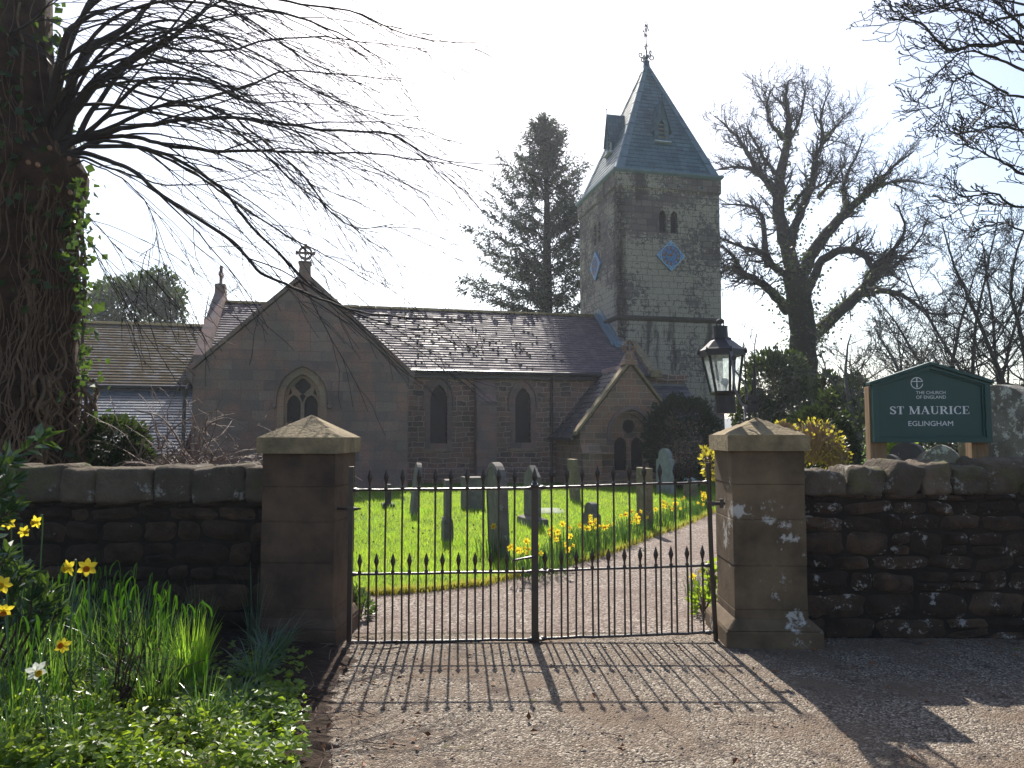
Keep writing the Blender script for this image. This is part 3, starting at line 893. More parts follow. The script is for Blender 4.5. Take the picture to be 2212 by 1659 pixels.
# east gable parapet with its cross end-on
mb = MB()
mb.prism([(-10.05, -.25, 3.3), (-10.05, -.25, 4.05), (-10.05, 3.3, RZ + .30), (-10.05, 3.3, RZ + .62), (-10.05, 3.7, RZ + .62), (-10.05, 3.7, RZ + .30), (-10.05, 7.2, 4.05), (-10.05, 7.2, 3.3)], (.34, 0, 0))
cb(mb, 'gable_parapet', 'ashlar_stone')
mb = MB()
mb.box(-9.93, -9.83, 3.44, 3.56, RZ + .6, RZ + 1.3)
mb.box(-9.93, -9.83, 3.2, 3.8, RZ + .9, RZ + 1.02)
cb(mb, 'gable_cross', 'ashlar_stone', bevel=0.01)
# chancel
mb = MB()
mb.box(-17, -9.72, .45, 6.6, 0, 3.12)
cb(mb, 'chancel_wall', 'rubble_stone')
mb = MB()
courses(mb, (-17, .22, 3.08), (-10.06, .22, 3.08), (-17, 3.5, 5.46), (-10.06, 3.5, 5.46), 24)
mb.add([(-17, 3.5, 5.46), (-10.06, 3.5, 5.46), (-10.06, 6.8, 3.05), (-17, 6.8, 3.05)], (0, 1, 2, 3))
roof = cb(mb, 'chancel_roof', 'chancel_slate')
mb = MB()
for k in range(14):
    s0 = -17 + k * 0.5
    mb.prism([(s0, 3.36, 5.41), (s0, 3.5, 5.52), (s0, 3.64, 5.41)], (.485, 0, 0))
cb(mb, 'ridge_tile', 'moss', parent=roof)
mb = MB()
mb.tube([(-17, .14, 3.06), (-9.72, .14, 3.06)], .065, 8)
mb.box(-17, -9.72, .2, .42, 2.95, 3.05)
cb(mb, 'gutter', 'dark_iron')
# vestry lean-to
mb = MB()
mb.box(-17, -9.72, -3.0, .4, 0, 1.12)
cb(mb, 'vestry_wall', 'rubble_stone')
mb = MB()
courses(mb, (-17, -3.2, 1.08), (-9.72, -3.2, 1.08), (-17, .2, 2.95), (-9.72, .2, 2.95), 22)
cb(mb, 'vestry_roof', 'vestry_slate')
mb = MB()
mb.tube([(-9.66, -.3, 2.96), (-9.78, -2.2, 3.0), (-9.80, -2.62, 2.7), (-9.80, -2.62, 0)], .05, 8)
mb.lathe((-9.80, -2.62, 2.75), [(.07, -.1), (.1, .1)], 8)
cb(mb, 'downpipe', 'dark_iron')

# --- transept gable
TT, gl, gr, gc, ge, gz = -2.5, -9.62, -3.70, -6.70, 3.40, 6.12
ws, wz0 = chs(655, 808, TT)
_, zsp = chs(655, 862, TT)
big = lancet(gc, 1.0, 1.15, zsp, wz0)
mb = MB()
panel(mb, [(gl, 0), (gr, 0), (gr, ge), (gc, gz), (gl, ge)], [big], front(TT), 0.4)
cb(mb, 'gable_wall', 'ashlar_stone')
mb = MB()
o = lancet(gc, 1.36, 1.15, zsp, wz0 + .2, 10)
panel(mb, o, [lancet(gc, 1.0, 1.15, zsp, wz0, 10)], front(TT - .02), 0.019)
win = cb(mb, 'gothic_window', 'dressed_stone')
mb = MB()
oo = lancet(gc, 1.62, zsp - .12, zsp, wz0 + .36, 12)[1:] + [(gc - .81, zsp - .12)]
ii = lancet(gc, 1.40, zsp - .12, zsp, wz0 + .22, 12)[1:] + [(gc - .70, zsp - .12)]
mb.strip([(a, TT - .12, z) for a, z in oo], [(a, TT - .12, z) for a, z in ii], (0, .118, 0))
for sx in (-1, 1): blob(mb, (gc + sx * .76, TT - .09, zsp - .2), (.14, .16, .17), rng, 3, .1, 2.5)
cb(mb, 'hood_mould', 'ashlar_stone', parent=win)
def quatrefoil(cx, cz, r):
    pts = []
    for k in range(4):
        a0 = k * math.pi / 2
        for b in np.linspace(-1.15, 1.15, 6):
            pts.append((cx + r * .62 * math.cos(a0) + r * .5 * math.cos(a0 + b), cz + r * .62 * math.sin(a0) + r * .5 * math.sin(a0 + b)))
    return pts
def trefoil_light(cx, w, z0, zs, za):
    return lancet(cx, w, z0, zs, za, 8)
qz = wz0 - .33
mb = MB()
holes = [quatrefoil(gc, qz, .20), trefoil_light(gc - .235, .37, 1.25, zsp - .16, zsp + .12), trefoil_light(gc + .235, .37, 1.25, zsp - .16, zsp + .12),
         [(gc - .40, zsp + .10), (gc - .29, zsp + .17), (gc - .33, zsp + .33)], [(gc + .40, zsp + .10), (gc + .33, zsp + .33), (gc + .29, zsp + .17)],
         [(gc, zsp - .09), (gc + .085, zsp + .10), (gc, zsp + .16), (gc - .085, zsp + .10)]]
panel(mb, lancet(gc, .998, 1.152, zsp, wz0 - .002, 10), holes, front(TT + .14), 0.1)
cb(mb, 'tracery', 'dressed_stone', parent=win)
glass_at('pane', lancet(gc, .99, 1.16, zsp, wz0 - .005), front(TT), 0.27, win)
# gable roof, coping, cross
mb = MB()
courses(mb, (gl - .12, TT + .3, ge - .1), (gl - .12, 3.4, ge - .1), (gc, TT + .3, gz), (gc, 3.4, gz), 20)
courses(mb, (gr + .12, TT + .3, ge - .1), (gr + .12, 3.4, ge - .1), (gc, TT + .3, gz), (gc, 3.4, gz), 20)
cb(mb, 'transept_roof', 'nave_slate')
mb = MB()
mb.add([(gl, TT + .4, 0), (gl, .4, 0), (gl, .4, ge), (gl, TT + .4, ge)], (0, 3, 2, 1))
cb(mb, 'transept_wall', 'ashlar_stone')
mb = MB()
mb.add([(gr, TT + .4, 0), (gr, .4, 0), (gr, .4, ge), (gr, TT + .4, ge)], (0, 1, 2, 3))
cb(mb, 'transept_wall', 'ashlar_stone')
for s0, sg in ((gl, -1), (gr, 1)):
    mb = MB()
    a, b = np.array((s0 + sg * .18, TT - .07, ge - .13)), np.array((gc, TT - .07, gz + .05))
    mb.prism([a, b, b + (0, 0, .15), a + (0, 0, .15)], (0, .48, 0))
    mb.prism([(s0 + sg * .002, TT - .06, ge - .42), (s0 + sg * .16, TT - .06, ge - .20), (s0 + sg * .16, TT - .06, ge - .02), (s0 + sg * .002, TT - .06, ge)], (0, .4, 0))
    cb(mb, 'gable_coping', 'ashlar_stone', bevel=0.012)

def wheel_cross(mb, c, r, base_h, half=.055, teeth=False, fr=None):
    """stone cross in a ring standing on a small shaft, in the s-z plane"""
    x, t, z = c
    zc = z + base_h + r
    n = 20
    th = np.arange(n) * 2 * math.pi / n
    O = [(x + r * math.cos(a), t - half, zc + r * math.sin(a)) for a in th]
    I = [(x + r * .74 * math.cos(a), t - half, zc + r * .74 * math.sin(a)) for a in th]
    mb.ring(O, I, (0, 2 * half, 0))
    e = r * (1.22 if not teeth else 1.0)
    for dx, dz in ((1, 0), (0, 1)):
        pr, qr = (r * .13, e)
        if dx: mb.box(x - qr, x + qr, t - half * .9, t + half * .9, zc - pr, zc + pr)
        else: mb.box(x - pr, x + pr, t - half * .85, t + half * .85, z, zc + qr)
    for k in range(4):
        a = k * math.pi / 2
        mb.frustum((x + e * math.cos(a), t), r * .16 if k % 2 == 0 else r * .22, half * .8, zc + e * math.sin(a) - r * (.22 if k % 2 == 0 else .1), r * .16 if k % 2 == 0 else r * .22, half * .8, zc + e * math.sin(a) + r * (.22 if k % 2 == 0 else .1))
    if teeth:
        for k in range(14):
            a = (k + .5) * 2 * math.pi / 14
            blob(mb, (x + r * 1.06 * math.cos(a), t, zc + r * 1.06 * math.sin(a)), (r * .26, half * 1.9, r * .26), np.random.default_rng(k), 2, .05, 2.5)
    mb.lathe((x, t, zc), [(0.0, -half * 1.3), (r * .25, -half * 1.2), (r * .25, half * 1.2), (0, half * 1.3)], 10, axis=(0, 1, 0))
mb = MB()
mb.frustum((gc, TT + .15), .17, .22, gz - .1, .15, .2, gz + .42)
mb.frustum((gc, TT + .15), .19, .24, gz + .42, .17, .22, gz + .47)
wheel_cross(mb, (gc, TT + .15, gz + .47), .20, .08)
cb(mb, 'ring_cross', 'ashlar_stone')

# --- porch
PT, pc, pl_, pr_, pe, pz = -2.6, 3.22, 1.55, 4.90, 1.72, 3.80
cs, cz_ = chs(1362, 921, PT)
ls_, lz0 = chs(1344, 1024, PT)
rs_, _ = chs(1380.5, 1024, PT)
_, lza = chs(1344, 944, PT)
_, az = chs(1362, 893, PT)
asx = (ls_ + rs_) / 2
aw = 1.12
arch = lancet(asx, aw, lz0, cz_ - .28, az, 10)
mb = MB()
panel(mb, [(pl_, 0), (pr_, 0), (pr_, pe), (pc, pz), (pl_, pe)], [arch], front(PT), .4)
cb(mb, 'porch_gable', 'porch_stone')
mb = MB()
mb.add([(pl_, PT + .4, 0), (pl_, 0, 0), (pl_, 0, pe), (pl_, PT + .4, pe)], (0, 3, 2, 1))
cb(mb, 'porch_wall', 'porch_stone')
mb = MB()
mb.add([(pr_, PT + .4, 0), (pr_, 0, 0), (pr_, 0, pe), (pr_, PT + .4, pe)], (0, 1, 2, 3))
cb(mb, 'porch_wall', 'porch_stone')
mb = MB()
lw = (rs_ - ls_) * .72
circ = [(cs + .215 * math.cos(a), cz_ + .215 * math.sin(a)) for a in np.linspace(0, 2 * math.pi, 20, endpoint=False)]
panel(mb, lancet(asx, aw - .004, lz0 + .002, cz_ - .28, az - .003, 10), [circ, lancet(ls_, lw, lz0 + .1, lza - .26, lza), lancet(rs_, lw, lz0 + .1, lza - .26, lza)], front(PT + .14), .1)
win = cb(mb, 'porch_window', 'porch_stone')
glass_at('pane', lancet(asx, aw - .01, lz0 + .01, cz_ - .28, az - .01), front(PT), .26, win)
mb = MB()
oo = lancet(asx, aw + .44, lza - .25, cz_ - .28, az + .24, 12)[1:] + [(asx - aw / 2 - .22, lza - .25)]
ii = lancet(asx, aw + .26, lza - .25, cz_ - .28, az + .12, 12)[1:] + [(asx - aw / 2 - .13, lza - .25)]
mb.strip([(a, PT - .11, z) for a, z in oo], [(a, PT - .11, z) for a, z in ii], (0, .108, 0))
cb(mb, 'hood_mould', 'ashlar_stone', parent=win)
mb = MB()
oo, ii = [], []
for a in np.linspace(R(5), R(175), 28):
    oo.append((asx + 1.02 * math.cos(a), PT - .016, cz_ - .28 + 1.06 * math.sin(a))); ii.append((asx + .82 * math.cos(a), PT - .016, cz_ - .28 + .84 * math.sin(a)))
for k in range(27):
    q0, q1 = np.array(oo[k]), np.array(oo[k + 1]); w0, w1_ = np.array(ii[k]), np.array(ii[k + 1])
    g_ = .07
    mb.prism([q0 + (q1 - q0) * g_, w0 + (w1_ - w0) * g_, w1_ - (w1_ - w0) * g_, q1 - (q1 - q0) * g_], (0, .014, 0))
cb(mb, 'relieving_arch', 'porch_stone')
mb = MB(); mb.prism([(asx - .75, PT - .14, lz0 - .12), (asx - .75, PT - .14, lz0 - .05), (asx - .75, PT + .14, lz0 + .05), (asx - .75, PT + .14, lz0 - .12)], (1.5, 0, 0))
cb(mb, 'sill', 'ashlar_stone', parent=win)
mb = MB()
mb.prism([(pl_ - .02, PT - .30, 0), (pl_ - .02, PT - .30, 1.02), (pl_ - .02, PT - .05, 1.35), (pl_ - .02, PT + .003, 1.35), (pl_ - .02, PT + .003, 0)], (.62, 0, 0))
mb.box(pl_ - .06, asx - aw / 2 - .12, PT - .34, PT + .002, 1.0, 1.07)
mb.prism([(pl_ - .06, PT - .14, 0), (pl_ - .06, PT - .14, .32), (pl_ - .06, PT + .002, .42), (pl_ - .06, PT + .002, 0)], (3.4, 0, 0))
cb(mb, 'buttress', 'porch_stone', bevel=0.012)
mb = MB()
courses(mb, (pl_ - .22, PT + .2, pe - .22), (pl_ - .22, .1, pe - .22), (pc, PT + .2, pz), (pc, .1, pz), 14, .026)
courses(mb, (pr_ + .22, PT + .2, pe - .22), (pr_ + .22, .1, pe - .22), (pc, PT + .2, pz), (pc, .1, pz), 14, .026)
roof = cb(mb, 'porch_roof', 'porch_slate')
mb = MB(); mb.prism([(pc - .13, PT + .2, pz - .1), (pc, PT + .2, pz + .07), (pc + .13, PT + .2, pz - .1)], (0, 2.6, 0)); cb(mb, 'ridge_tile', 'ashlar_stone', parent=roof)
mb = MB(); mb.tube([(pl_ - .26, PT - .02, pe - .24), (pl_ - .26, .0, pe - .24)], .055, 8); cb(mb, 'gutter', 'dark_iron')
for s0, sg in ((pl_, -1), (pr_, 1)):
    mb = MB()
    a, b = np.array((s0 + sg * .16, PT - .08, pe - .14)), np.array((pc, PT - .08, pz + .09))
    mb.prism([a, b, b + (0, 0, .13), a + (0, 0, .13)], (0, .36, 0))
    cb(mb, 'gable_coping', 'cap_stone', bevel=0.012)
mb = MB()
mb.frustum((pc, PT + .1), .26, .2, pz + .0, .11, .13, pz + .36)
wheel_cross(mb, (pc, PT + .1, pz + .34), .205, .02, .06, True)
cb(mb, 'wheel_cross', 'porch_stone')
# small annexe between porch and tower
mb = MB()
mb.box(5.02, 6.35, .02, 1.58, 0, 3.7)
mb.box(5.02, 6.35, -1.35, .0, 0, 2.15)
mb.box(5.0, 6.4, -.08, .018, 3.52, 3.74)
cb(mb, 'annexe_wall', 'rubble_stone')
mb = MB()
courses(mb, (4.6, -1.5, 2.1), (6.38, -1.5, 2.1), (4.6, -.01, 3.35), (6.38, -.01, 3.35), 9)
mb.box(4.6, 6.38, -.06, -.002, 3.33, 3.42)
cb(mb, 'annexe_roof', 'porch_slate')

# --- tower
tl, tr, tf, tb, tc = 4.44, 8.72, 1.6, 6.05, 11.62
def tz(u, v): return chs(u, v, tf)
def z5(x, y): return tz((1380 + x / 3.3175) * .8848, (400 + y / 3.3175) * .8848)
a0, a1 = z5(790, 556), z5(790, 372)
b0, b1 = z5(883, 560), z5(883, 380)
wd = z5(815, 500)[0] - z5(768, 500)[0] + .05
bw_ = [lancet(a0[0], wd, a0[1], a1[1] - .28, a1[1]), lancet(b0[0], wd, b0[1], b1[1] - .28, b1[1])]
mb = MB()
B_ = .07
panel(mb, [(tl - B_, 0), (tr + B_, 0), (tr, 6.0), (tr, tc), (tl, tc), (tl, 6.0)], bw_, front(tf), .35)
east = lambda a, z, d: (tl + d, a, z)
et = 3.78
be = [lancet(et - .22, wd, a0[1], a1[1] - .28, a1[1]), lancet(et + .26, wd, a0[1], a1[1] - .28, a1[1])]
panel(mb, [(tf, 0), (tb, 0), (tb, tc), (tf, tc)], be, lambda a, z, d: (tl + d, a, z), .35)
mb.add([(tr, tf, 0), (tr, tb, 0), (tr, tb, tc), (tr, tf, tc)], (0, 1, 2, 3))
mb.add([(tl, tb, 0), (tr, tb, 0), (tr, tb, tc), (tl, tb, tc)], (1, 0, 3, 2))
cb(mb, 'tower_wall', 'tower_stone')
for fr_, ws_, nm in ((front(tf), bw_, 'front'), (east, be, 'east')):
    for w in ws_:
        mb = MB()
        mid = sum(p[0] for p in w) / len(w)
        zlo, zhi = min(p[1] for p in w), max(p[1] for p in w)
        hw = wd / 2
        for k in range(9):
            z = zlo + .03 + k * (zhi - zlo - .2) / 9
            mb.prism([fr_(mid - hw + .002, z, .14), fr_(mid - hw + .002, z + .13, .26), fr_(mid - hw + .002, z + .15, .26), fr_(mid - hw + .002, z + .02, .14)], np.array(fr_(mid + hw - .002, 0, 0)) - np.array(fr_(mid - hw + .002, 0, 0)))
        pts = [fr_(a, z, .3) for a, z in w]
        mb.multi(pts, [list(range(len(pts)))])
        cb(mb, 'louvre', 'louvre_wood')
def band(mb, z0, z1, o, o2=None):
    o2 = o if o2 is None else o2
    c = ((tl + tr) / 2, (tf + tb) / 2)
    hx, hy = (tr - tl) / 2, (tb - tf) / 2
    mb.frustum(c, hx + o, hy + o, z0, hx + o2, hy + o2, z1)
mb = MB(); band(mb, 5.9, 6.02, .02, .085); band(mb, 6.021, 6.10, .085, .02); cb(mb, 'string_course', 'string_stone')
mb = MB(); band(mb, 10.98, 11.06, .02, .065); band(mb, 11.061, 11.58, .065); cb(mb, 'parapet_band', 'tower_stone')
for x, y in ((600, 160), (810, 182), (912, 188), (1100, 202)):
    mb = MB()
    s_, z_ = z5(x, y)
    mb.lathe((s_, tf - .069, z_), [(0, -.01), (.05, -.01), (.05, .006), (0, .008)], 8, axis=(0, 1, 0))
    cb(mb, 'hole_shade_disc', 'clock_line')  # dark disc on the face, painted as the shade inside a small hole
mb = MB(); band(mb, 11.581, 11.66, .08, .15); band(mb, 11.661, 11.74, .15, .15); cb(mb, 'cornice', 'lead', bevel=.012)
# spire
ax_, at_, az_ = (tl + tr) / 2 + .12, (tf + tb) / 2, 17.25
base = [(tl + .02, tf + .02), (tr - .02, tf + .02), (tr - .02, tb - .02), (tl + .02, tb - .02)]
z0 = 11.741
mb = MB()
for i in range(4):
    p, q = base[i], base[(i + 1) % 4]
    a = np.array((ax_, at_, az_))
    courses(mb, (*p, z0), (*q, z0), a, a, 30, .02)
spire = cb(mb, 'spire', 'spire_slate')
mb = MB()
for i in range(4):
    c = np.array((*base[i], z0)); a = np.array((ax_, at_, az_ + .03))
    for j in ((i + 1) % 4, (i + 3) % 4):
        d = np.array((*base[j], z0)) - c; d /= np.linalg.norm(d)
        other = np.array((*base[(j)], z0))
        nm = np.cross(other - c, a - c); nm /= np.linalg.norm(nm)
        if nm[2] < 0: nm = -nm
        for k in range(10):
            f0, f1 = k / 10, (k + 1) / 10 - .003
            w0, w1_ = .30 - .19 * f0, .30 - .19 * f1
            p0, p1 = c + (a - c) * f0, c + (a - c) * f1
            mb.prism([p0 + nm * .045, p0 + d * w0 + nm * .045, p1 + d * w1_ + nm * .028, p1 + nm * .028], -nm * .03)
    mb.tube([c + (0, 0, .04), a], .035, 6)
cb(mb, 'hip_flashing', 'lead', parent=spire)
def dormer(tv, nv, c0, zb, w, hw, ha, back):
    """lucarne: tv along the face, nv outward, c0 (s,t) of its front centre"""
    tv, nv = np.array(tv, float), np.array(nv, float)
    fr_ = lambda a, z, d: tuple(np.array((c0[0], c0[1], 0)) + np.array((*tv, 0)) * a - np.array((*nv, 0)) * d + np.array((0, 0, z)))
    op = lancet(0, .25, zb + .12, zb + .62, zb + .86, 7)
    mb = MB()
    panel(mb, [(-w / 2, zb), (w / 2, zb), (w / 2, zb + hw), (0, zb + ha), (-w / 2, zb + hw)], [op], fr_, .12)
    for sg in (-1, 1):
        pts = [fr_(sg * w / 2, zb, .12), fr_(sg * w / 2, zb + hw, .12), fr_(sg * w / 2, zb + hw, back), fr_(sg * w / 2, zb, back * .4)]
        mb.multi(pts, [[0, 1, 2, 3] if sg > 0 else [3, 2, 1, 0]])
    dm = cb(mb, 'dormer', 'spire_slate', parent=spire)
    mb = MB()
    for sg in (-1, 1):
        e0, e1 = fr_(sg * (w / 2 + .08), zb + hw - .24, -.1), fr_(sg * (w / 2 + .08), zb + hw - .24, back)
        r0, r1 = fr_(0, zb + ha + .06, -.1), fr_(0, zb + ha + .06, back)
        mb.prism([e0, e1, r1, r0], (0, 0, -.05))
    cb(mb, 'dormer_roof', 'spire_slate', parent=spire)
    mb = MB()
    for k in range(4):
        z = zb + .15 + k * .17
        mb.prism([fr_(-.124, z, .02), fr_(-.124, z + .06, .09), fr_(-.124, z + .085, .09), fr_(-.124, z + .045, .02)], np.array(fr_(.124, 0, 0)) - np.array(fr_(-.124, 0, 0)))
    pts = [fr_(a, z, .11) for a, z in op]
    cb(mb, 'slat', 'dormer_slat', parent=spire)
    mb = MB(); mb.multi(pts, [list(range(len(pts)))]); cb(mb, 'opening_shade', 'clock_line', parent=spire)  # dark sheet behind the slats, coloured as the shade inside the dormer
    mb = MB(); mb.prism([fr_(-w / 2 - .04, zb - .07, -.16), fr_(-w / 2 - .04, zb + .0, -.1), fr_(-w / 2 - .04, zb + .03, .1), fr_(-w / 2 - .04, zb - .07, .1)], np.array(fr_(w + .08, 0, 0)) - np.array(fr_(0, 0, 0)))
    cb(mb, 'dormer_sill', 'ledge_pale', parent=spire)
    mb = MB(); e = np.array(fr_(0, zb + ha + .06, -.08)); mb.tube([e, e + (0, 0, .22)], .018, 5); mb.lathe(e + np.array((0, 0, .2)), [(0, -.04), (.04, 0), (0, .06)], 6)
    cb(mb, 'finial', 'vane_iron', parent=spire)
ds_, dz_ = chs(1429, 306, tf + .75)
fs = (at_ - tf) / (az_ - z0)
dt_ = tf + (dz_ - z0) * fs
ds_, dz_ = chs(1429, 306, dt_)
dormer((1, 0), (0, -1), (ds_, dt_ - .03), dz_, .62, .62, 1.62, .95)
fe = (ax_ - tl) / (az_ - z0)
dormer((0, -1), (-1, 0), (tl + (dz_ - z0) * fe - .03, at_ + .05), dz_, .62, .62, 1.62, .95)
# weather vane on scrolled ironwork
def spiral(c, r, turns, d, n=18, up=(0, 0, 1)):
    d, up = np.array(d, float), np.array(up, float)
    th = np.linspace(0, turns * 2 * math.pi, n)
    rr = r * (1 - .75 * th / th[-1])
    return np.array([np.array(c) + d * (q * math.cos(a)) + up * (q * math.sin(a)) for a, q in zip(th, rr)])
mb = MB()
A0 = np.array((ax_, at_, az_))
mb.lathe(A0, [(.16, -.25), (.13, .0), (.15, .05), (.06, .12), (.05, .2)], 8)
mb.tube([A0 + (0, 0, .1), A0 + (0, 0, 1.75)], (.03, .016), 6)
for k in range(4):
    a = R(10 + 90 * k)
    d = np.array((math.cos(a), math.sin(a), 0))
    mb.tube(np.vstack([[A0 + (0, 0, .02)], [A0 + d * .1 + (0, 0, .32)], spiral(A0 + d * .27 + (0, 0, .30), .14, -1.15, -d)]), .028, 5)
    mb.tube(spiral(A0 + d * .10 + (0, 0, .72), .095, 1.2, -d), .012, 4)
    d2 = np.array((math.cos(a + .8), math.sin(a + .8), 0))
    mb.tube(spiral(A0 + d2 * .17 + (0, 0, .55), .09, 1.3, d2), .012, 4)
VV = A0 + np.array((0, 0, 1.15))
for z in (0, .22, .44, .62): mb.lathe(VV + np.array((0, 0, z)), [(0, -.04), (.045, 0), (0, .04)], 6)
for sx in (-1, 1):
    d = np.array((math.cos(R(30)), math.sin(R(30)), 0)) * sx
    mb.tube([VV, VV + d * .13 + (0, 0, .12), VV + d * .14 + (0, 0, .35), VV + (0, 0, .55)], .018, 5)
    mb.tube([VV + d * .05 + (0, 0, .02), VV - d * .05 + (0, 0, .3), VV + d * .06 + (0, 0, .52)], .02, 5)
    mb.lathe(VV + d * .19 + np.array((0, 0, .27 + .1 * sx)), [(0, -.05), (.05, 0), (0, .05)], 6)
    mb.tube([VV + d * .12 + (0, 0, .27 + .1 * sx), VV + d * .10 + (0, 0, .27 + .36 * sx)], .02, 4)
cb(mb, 'weather_vane', 'vane_iron', smooth=False)

def clock(fr_, ca_, cz2, hd):
    mb = MB()
    dm = [(ca_, cz2 - hd), (ca_ + hd, cz2), (ca_, cz2 + hd), (ca_ - hd, cz2)]
    mb.prism([fr_(a, z, -.07) for a, z in dm], np.array(fr_(0, 0, -.003)) - np.array(fr_(0, 0, -.07)))
    ck = cb(mb, 'clock', 'clock_blue')
    mb = MB()
    n = 36
    th = np.arange(n) * 2 * math.pi / n
    into = np.array(fr_(0, 0, 0)) - np.array(fr_(0, 0, -.02))
    circ_ = lambda r_, d_: [fr_(ca_ + r_ * math.cos(a), cz2 + r_ * math.sin(a), d_) for a in th]
    sc = lambda k_: [fr_(ca_ + (a - ca_) * k_, cz2 + (z - cz2) * k_, -.092) for a, z in dm]
    mb.ring(sc(1.0), sc(.94), into)
    mb.ring(circ_(hd * .70, -.0925), circ_(hd * .655, -.0925), into)
    for k in range(4):
        a = k * math.pi / 2
        ce = (ca_ + hd * .82 * math.cos(a), cz2 + hd * .82 * math.sin(a))
        rr = lambda r_: [fr_(ce[0] + r_ * math.cos(b), ce[1] + r_ * math.sin(b), -.0915) for b in th[::3]]
        mb.ring(rr(hd * .09), rr(hd * .05), into)
    cb(mb, 'clock_rim', 'clock_edge', parent=ck)
    mb = MB()
    into2 = np.array(fr_(0, 0, 0)) - np.array(fr_(0, 0, -.008))
    for r_ in (.64, .40): mb.ring(circ_(hd * (r_ + .012), -.0785), circ_(hd * (r_ - .012), -.0785), into2)
    for k in range(6):     # engraved star inside the dial
        a0 = R(90 + 60 * k)
        for b in (R(-30), R(30)):
            p, q = (ca_, cz2), (ca_ + hd * .39 * math.cos(a0), cz2 + hd * .39 * math.sin(a0))
            m_ = (ca_ + hd * .225 * math.cos(a0 + b), cz2 + hd * .225 * math.sin(a0 + b))
            mb.tube([fr_(*p, -.071), fr_(*m_, -.071)], hd * .008, 4); mb.tube([fr_(*m_, -.071), fr_(*q, -.071)], hd * .008, 4)
    cb(mb, 'dial_lines', 'clock_line', parent=ck)
    mb = MB()
    bars = {1: 1, 2: 2, 3: 3, 4: 3.4, 5: 1.5, 6: 2.2, 7: 3, 8: 3.6, 9: 2.2, 10: 1.6, 11: 2.2, 12: 2.8}
    for h, wv in bars.items():
        mb = MB()
        a = R(90 - 30 * h)
        d, s2 = np.array((math.cos(a), math.sin(a))), np.array((-math.sin(a), math.cos(a)))
        wv *= hd * .035
        n_s = max(1, int(round(wv / (hd * .04))))
        for j in range(n_s):
            off = (j - (n_s - 1) / 2) * hd * .05
            q = [np.array((ca_, cz2)) + d * hd * r_ + s2 * (off + e * hd * .02) for r_, e in ((.44, -1), (.44, 1), (.61, 1), (.61, -1))]
            mb.prism([fr_(*p, -.083) for p in q], into2)
        for r_ in (.43, .60):
            q = [np.array((ca_, cz2)) + d * hd * (r_ + e1) + s2 * (e2 * (wv * .5 + hd * .02)) for e1, e2 in ((0, -1), (0, 1), (.02, 1), (.02, -1))]
            mb.prism([fr_(*p, -.0845) for p in q], into2)
        cb(mb, 'numeral', 'clock_gold', parent=ck)
    for ang, ln, w in ((R(90 - 22), .42, .055), (R(90 + 76), .60, .045)):
        mb = MB()
        d, s2 = np.array((math.cos(ang), math.sin(ang))), np.array((-math.sin(ang), math.cos(ang)))
        c2 = np.array((ca_, cz2))
        out = [(-.08, .5), (.0, 1), (ln * .62, .55), (ln * .68, 1.7), (ln * .80, .6), (ln, .15)]
        pl2 = [c2 + d * hd * a + s2 * hd * w * b for a, b in out] + [c2 + d * hd * a - s2 * hd * w * b for a, b in out[::-1]]
        dd = -.105 if ln < .5 else -.116
        mb.prism([fr_(*p, dd) for p in pl2], into2)
        cb(mb, 'clock_hand', 'clock_gold', parent=ck)
cs2, cz2 = z5(850, 748)
clock(front(tf), cs2, cz2, .60)
clock(lambda a, z, d: (tl + d, at_ + .05 - a, z), 0, cz2, .60)
# ------------------------------------------------------------------ gate pillars
def pillar(name, label, cx, cy, w, d, rz, mat, zc, zap, joints, plinth):
    t = thing(name, label, 'gate pillar', (cx, cy, 0), rz)
    mb = MB()
    zs = [0.0] + joints + [zc]
    for k in range(len(zs) - 1):
        j = .0022 * (k % 2)
        mb.box(-w / 2 + j, w / 2 - j, -d / 2 + j, d / 2 - j, zs[k] + .0006, zs[k + 1] - .0006)
    def lb(mb, n, m, **k): return mb.build(n, m, t, local=True, **k)
    lb(mb, 'shaft', mat, bevel=.006)
    mb = MB()
    o = plinth
    mb.frustum((0, 0), w / 2 + o, d / 2 + o, -.02, w / 2 + o, d / 2 + o, .13)
    mb.frustum((0, 0), w / 2 + o, d / 2 + o, .1305, w / 2 + .01, d / 2 + .01, .205)
    lb(mb, 'plinth', mat, bevel=.016)
    mb = MB()
    c = .036
    mb.frustum((0, 0), w / 2 + c, d / 2 + c, zc + .001, w / 2 + c, d / 2 + c, zc + .125)
    n = 10
    # low pyramid with a worn, slightly blunt apex
    V, Fq = [], []
    h = zap - zc - .126
    m = n
    for i in range(m + 1):
        for j in range(m + 1):
            a, b = -1 + 2 * i / m, -1 + 2 * j / m
            r_ = max(abs(a), abs(b))
            x, y = a * (w / 2 + c - .003), b * (d / 2 + c - .003)
            z = zc + .1255 + h * (1 - r_) * (1 - .0 * r_)
            z += mnoise.noise((x * 14 + cx, y * 14, 1)) * .0022 * (r_ < .99)
            V.append((x, y, z))
    Fq = [(i * (m + 1) + j, (i + 1) * (m + 1) + j, (i + 1) * (m + 1) + j + 1, i * (m + 1) + j + 1) for i in range(m) for j in range(m)]
    mb.add(V, Fq)
    lb(mb, 'cap', MAT['cap_stone'], bevel=0)
    return t
pillar('gate_pillar', 'dark brown sandstone gate pillar with pyramid cap and no lamp, beside the flower bed', -1.632, 6.04, .575, .56, R(-4), MAT['pillar_stone_dark'], 1.455, 1.765, [.27, .62, .93, 1.2], .045)
pillar('gate_pillar', 'lichen spotted sandstone gate pillar carrying the black lantern', 1.985, 6.02, .555, .56, R(-2), MAT['pillar_stone'], 1.475, 1.745, [.27, .60, .95, 1.22], .085)

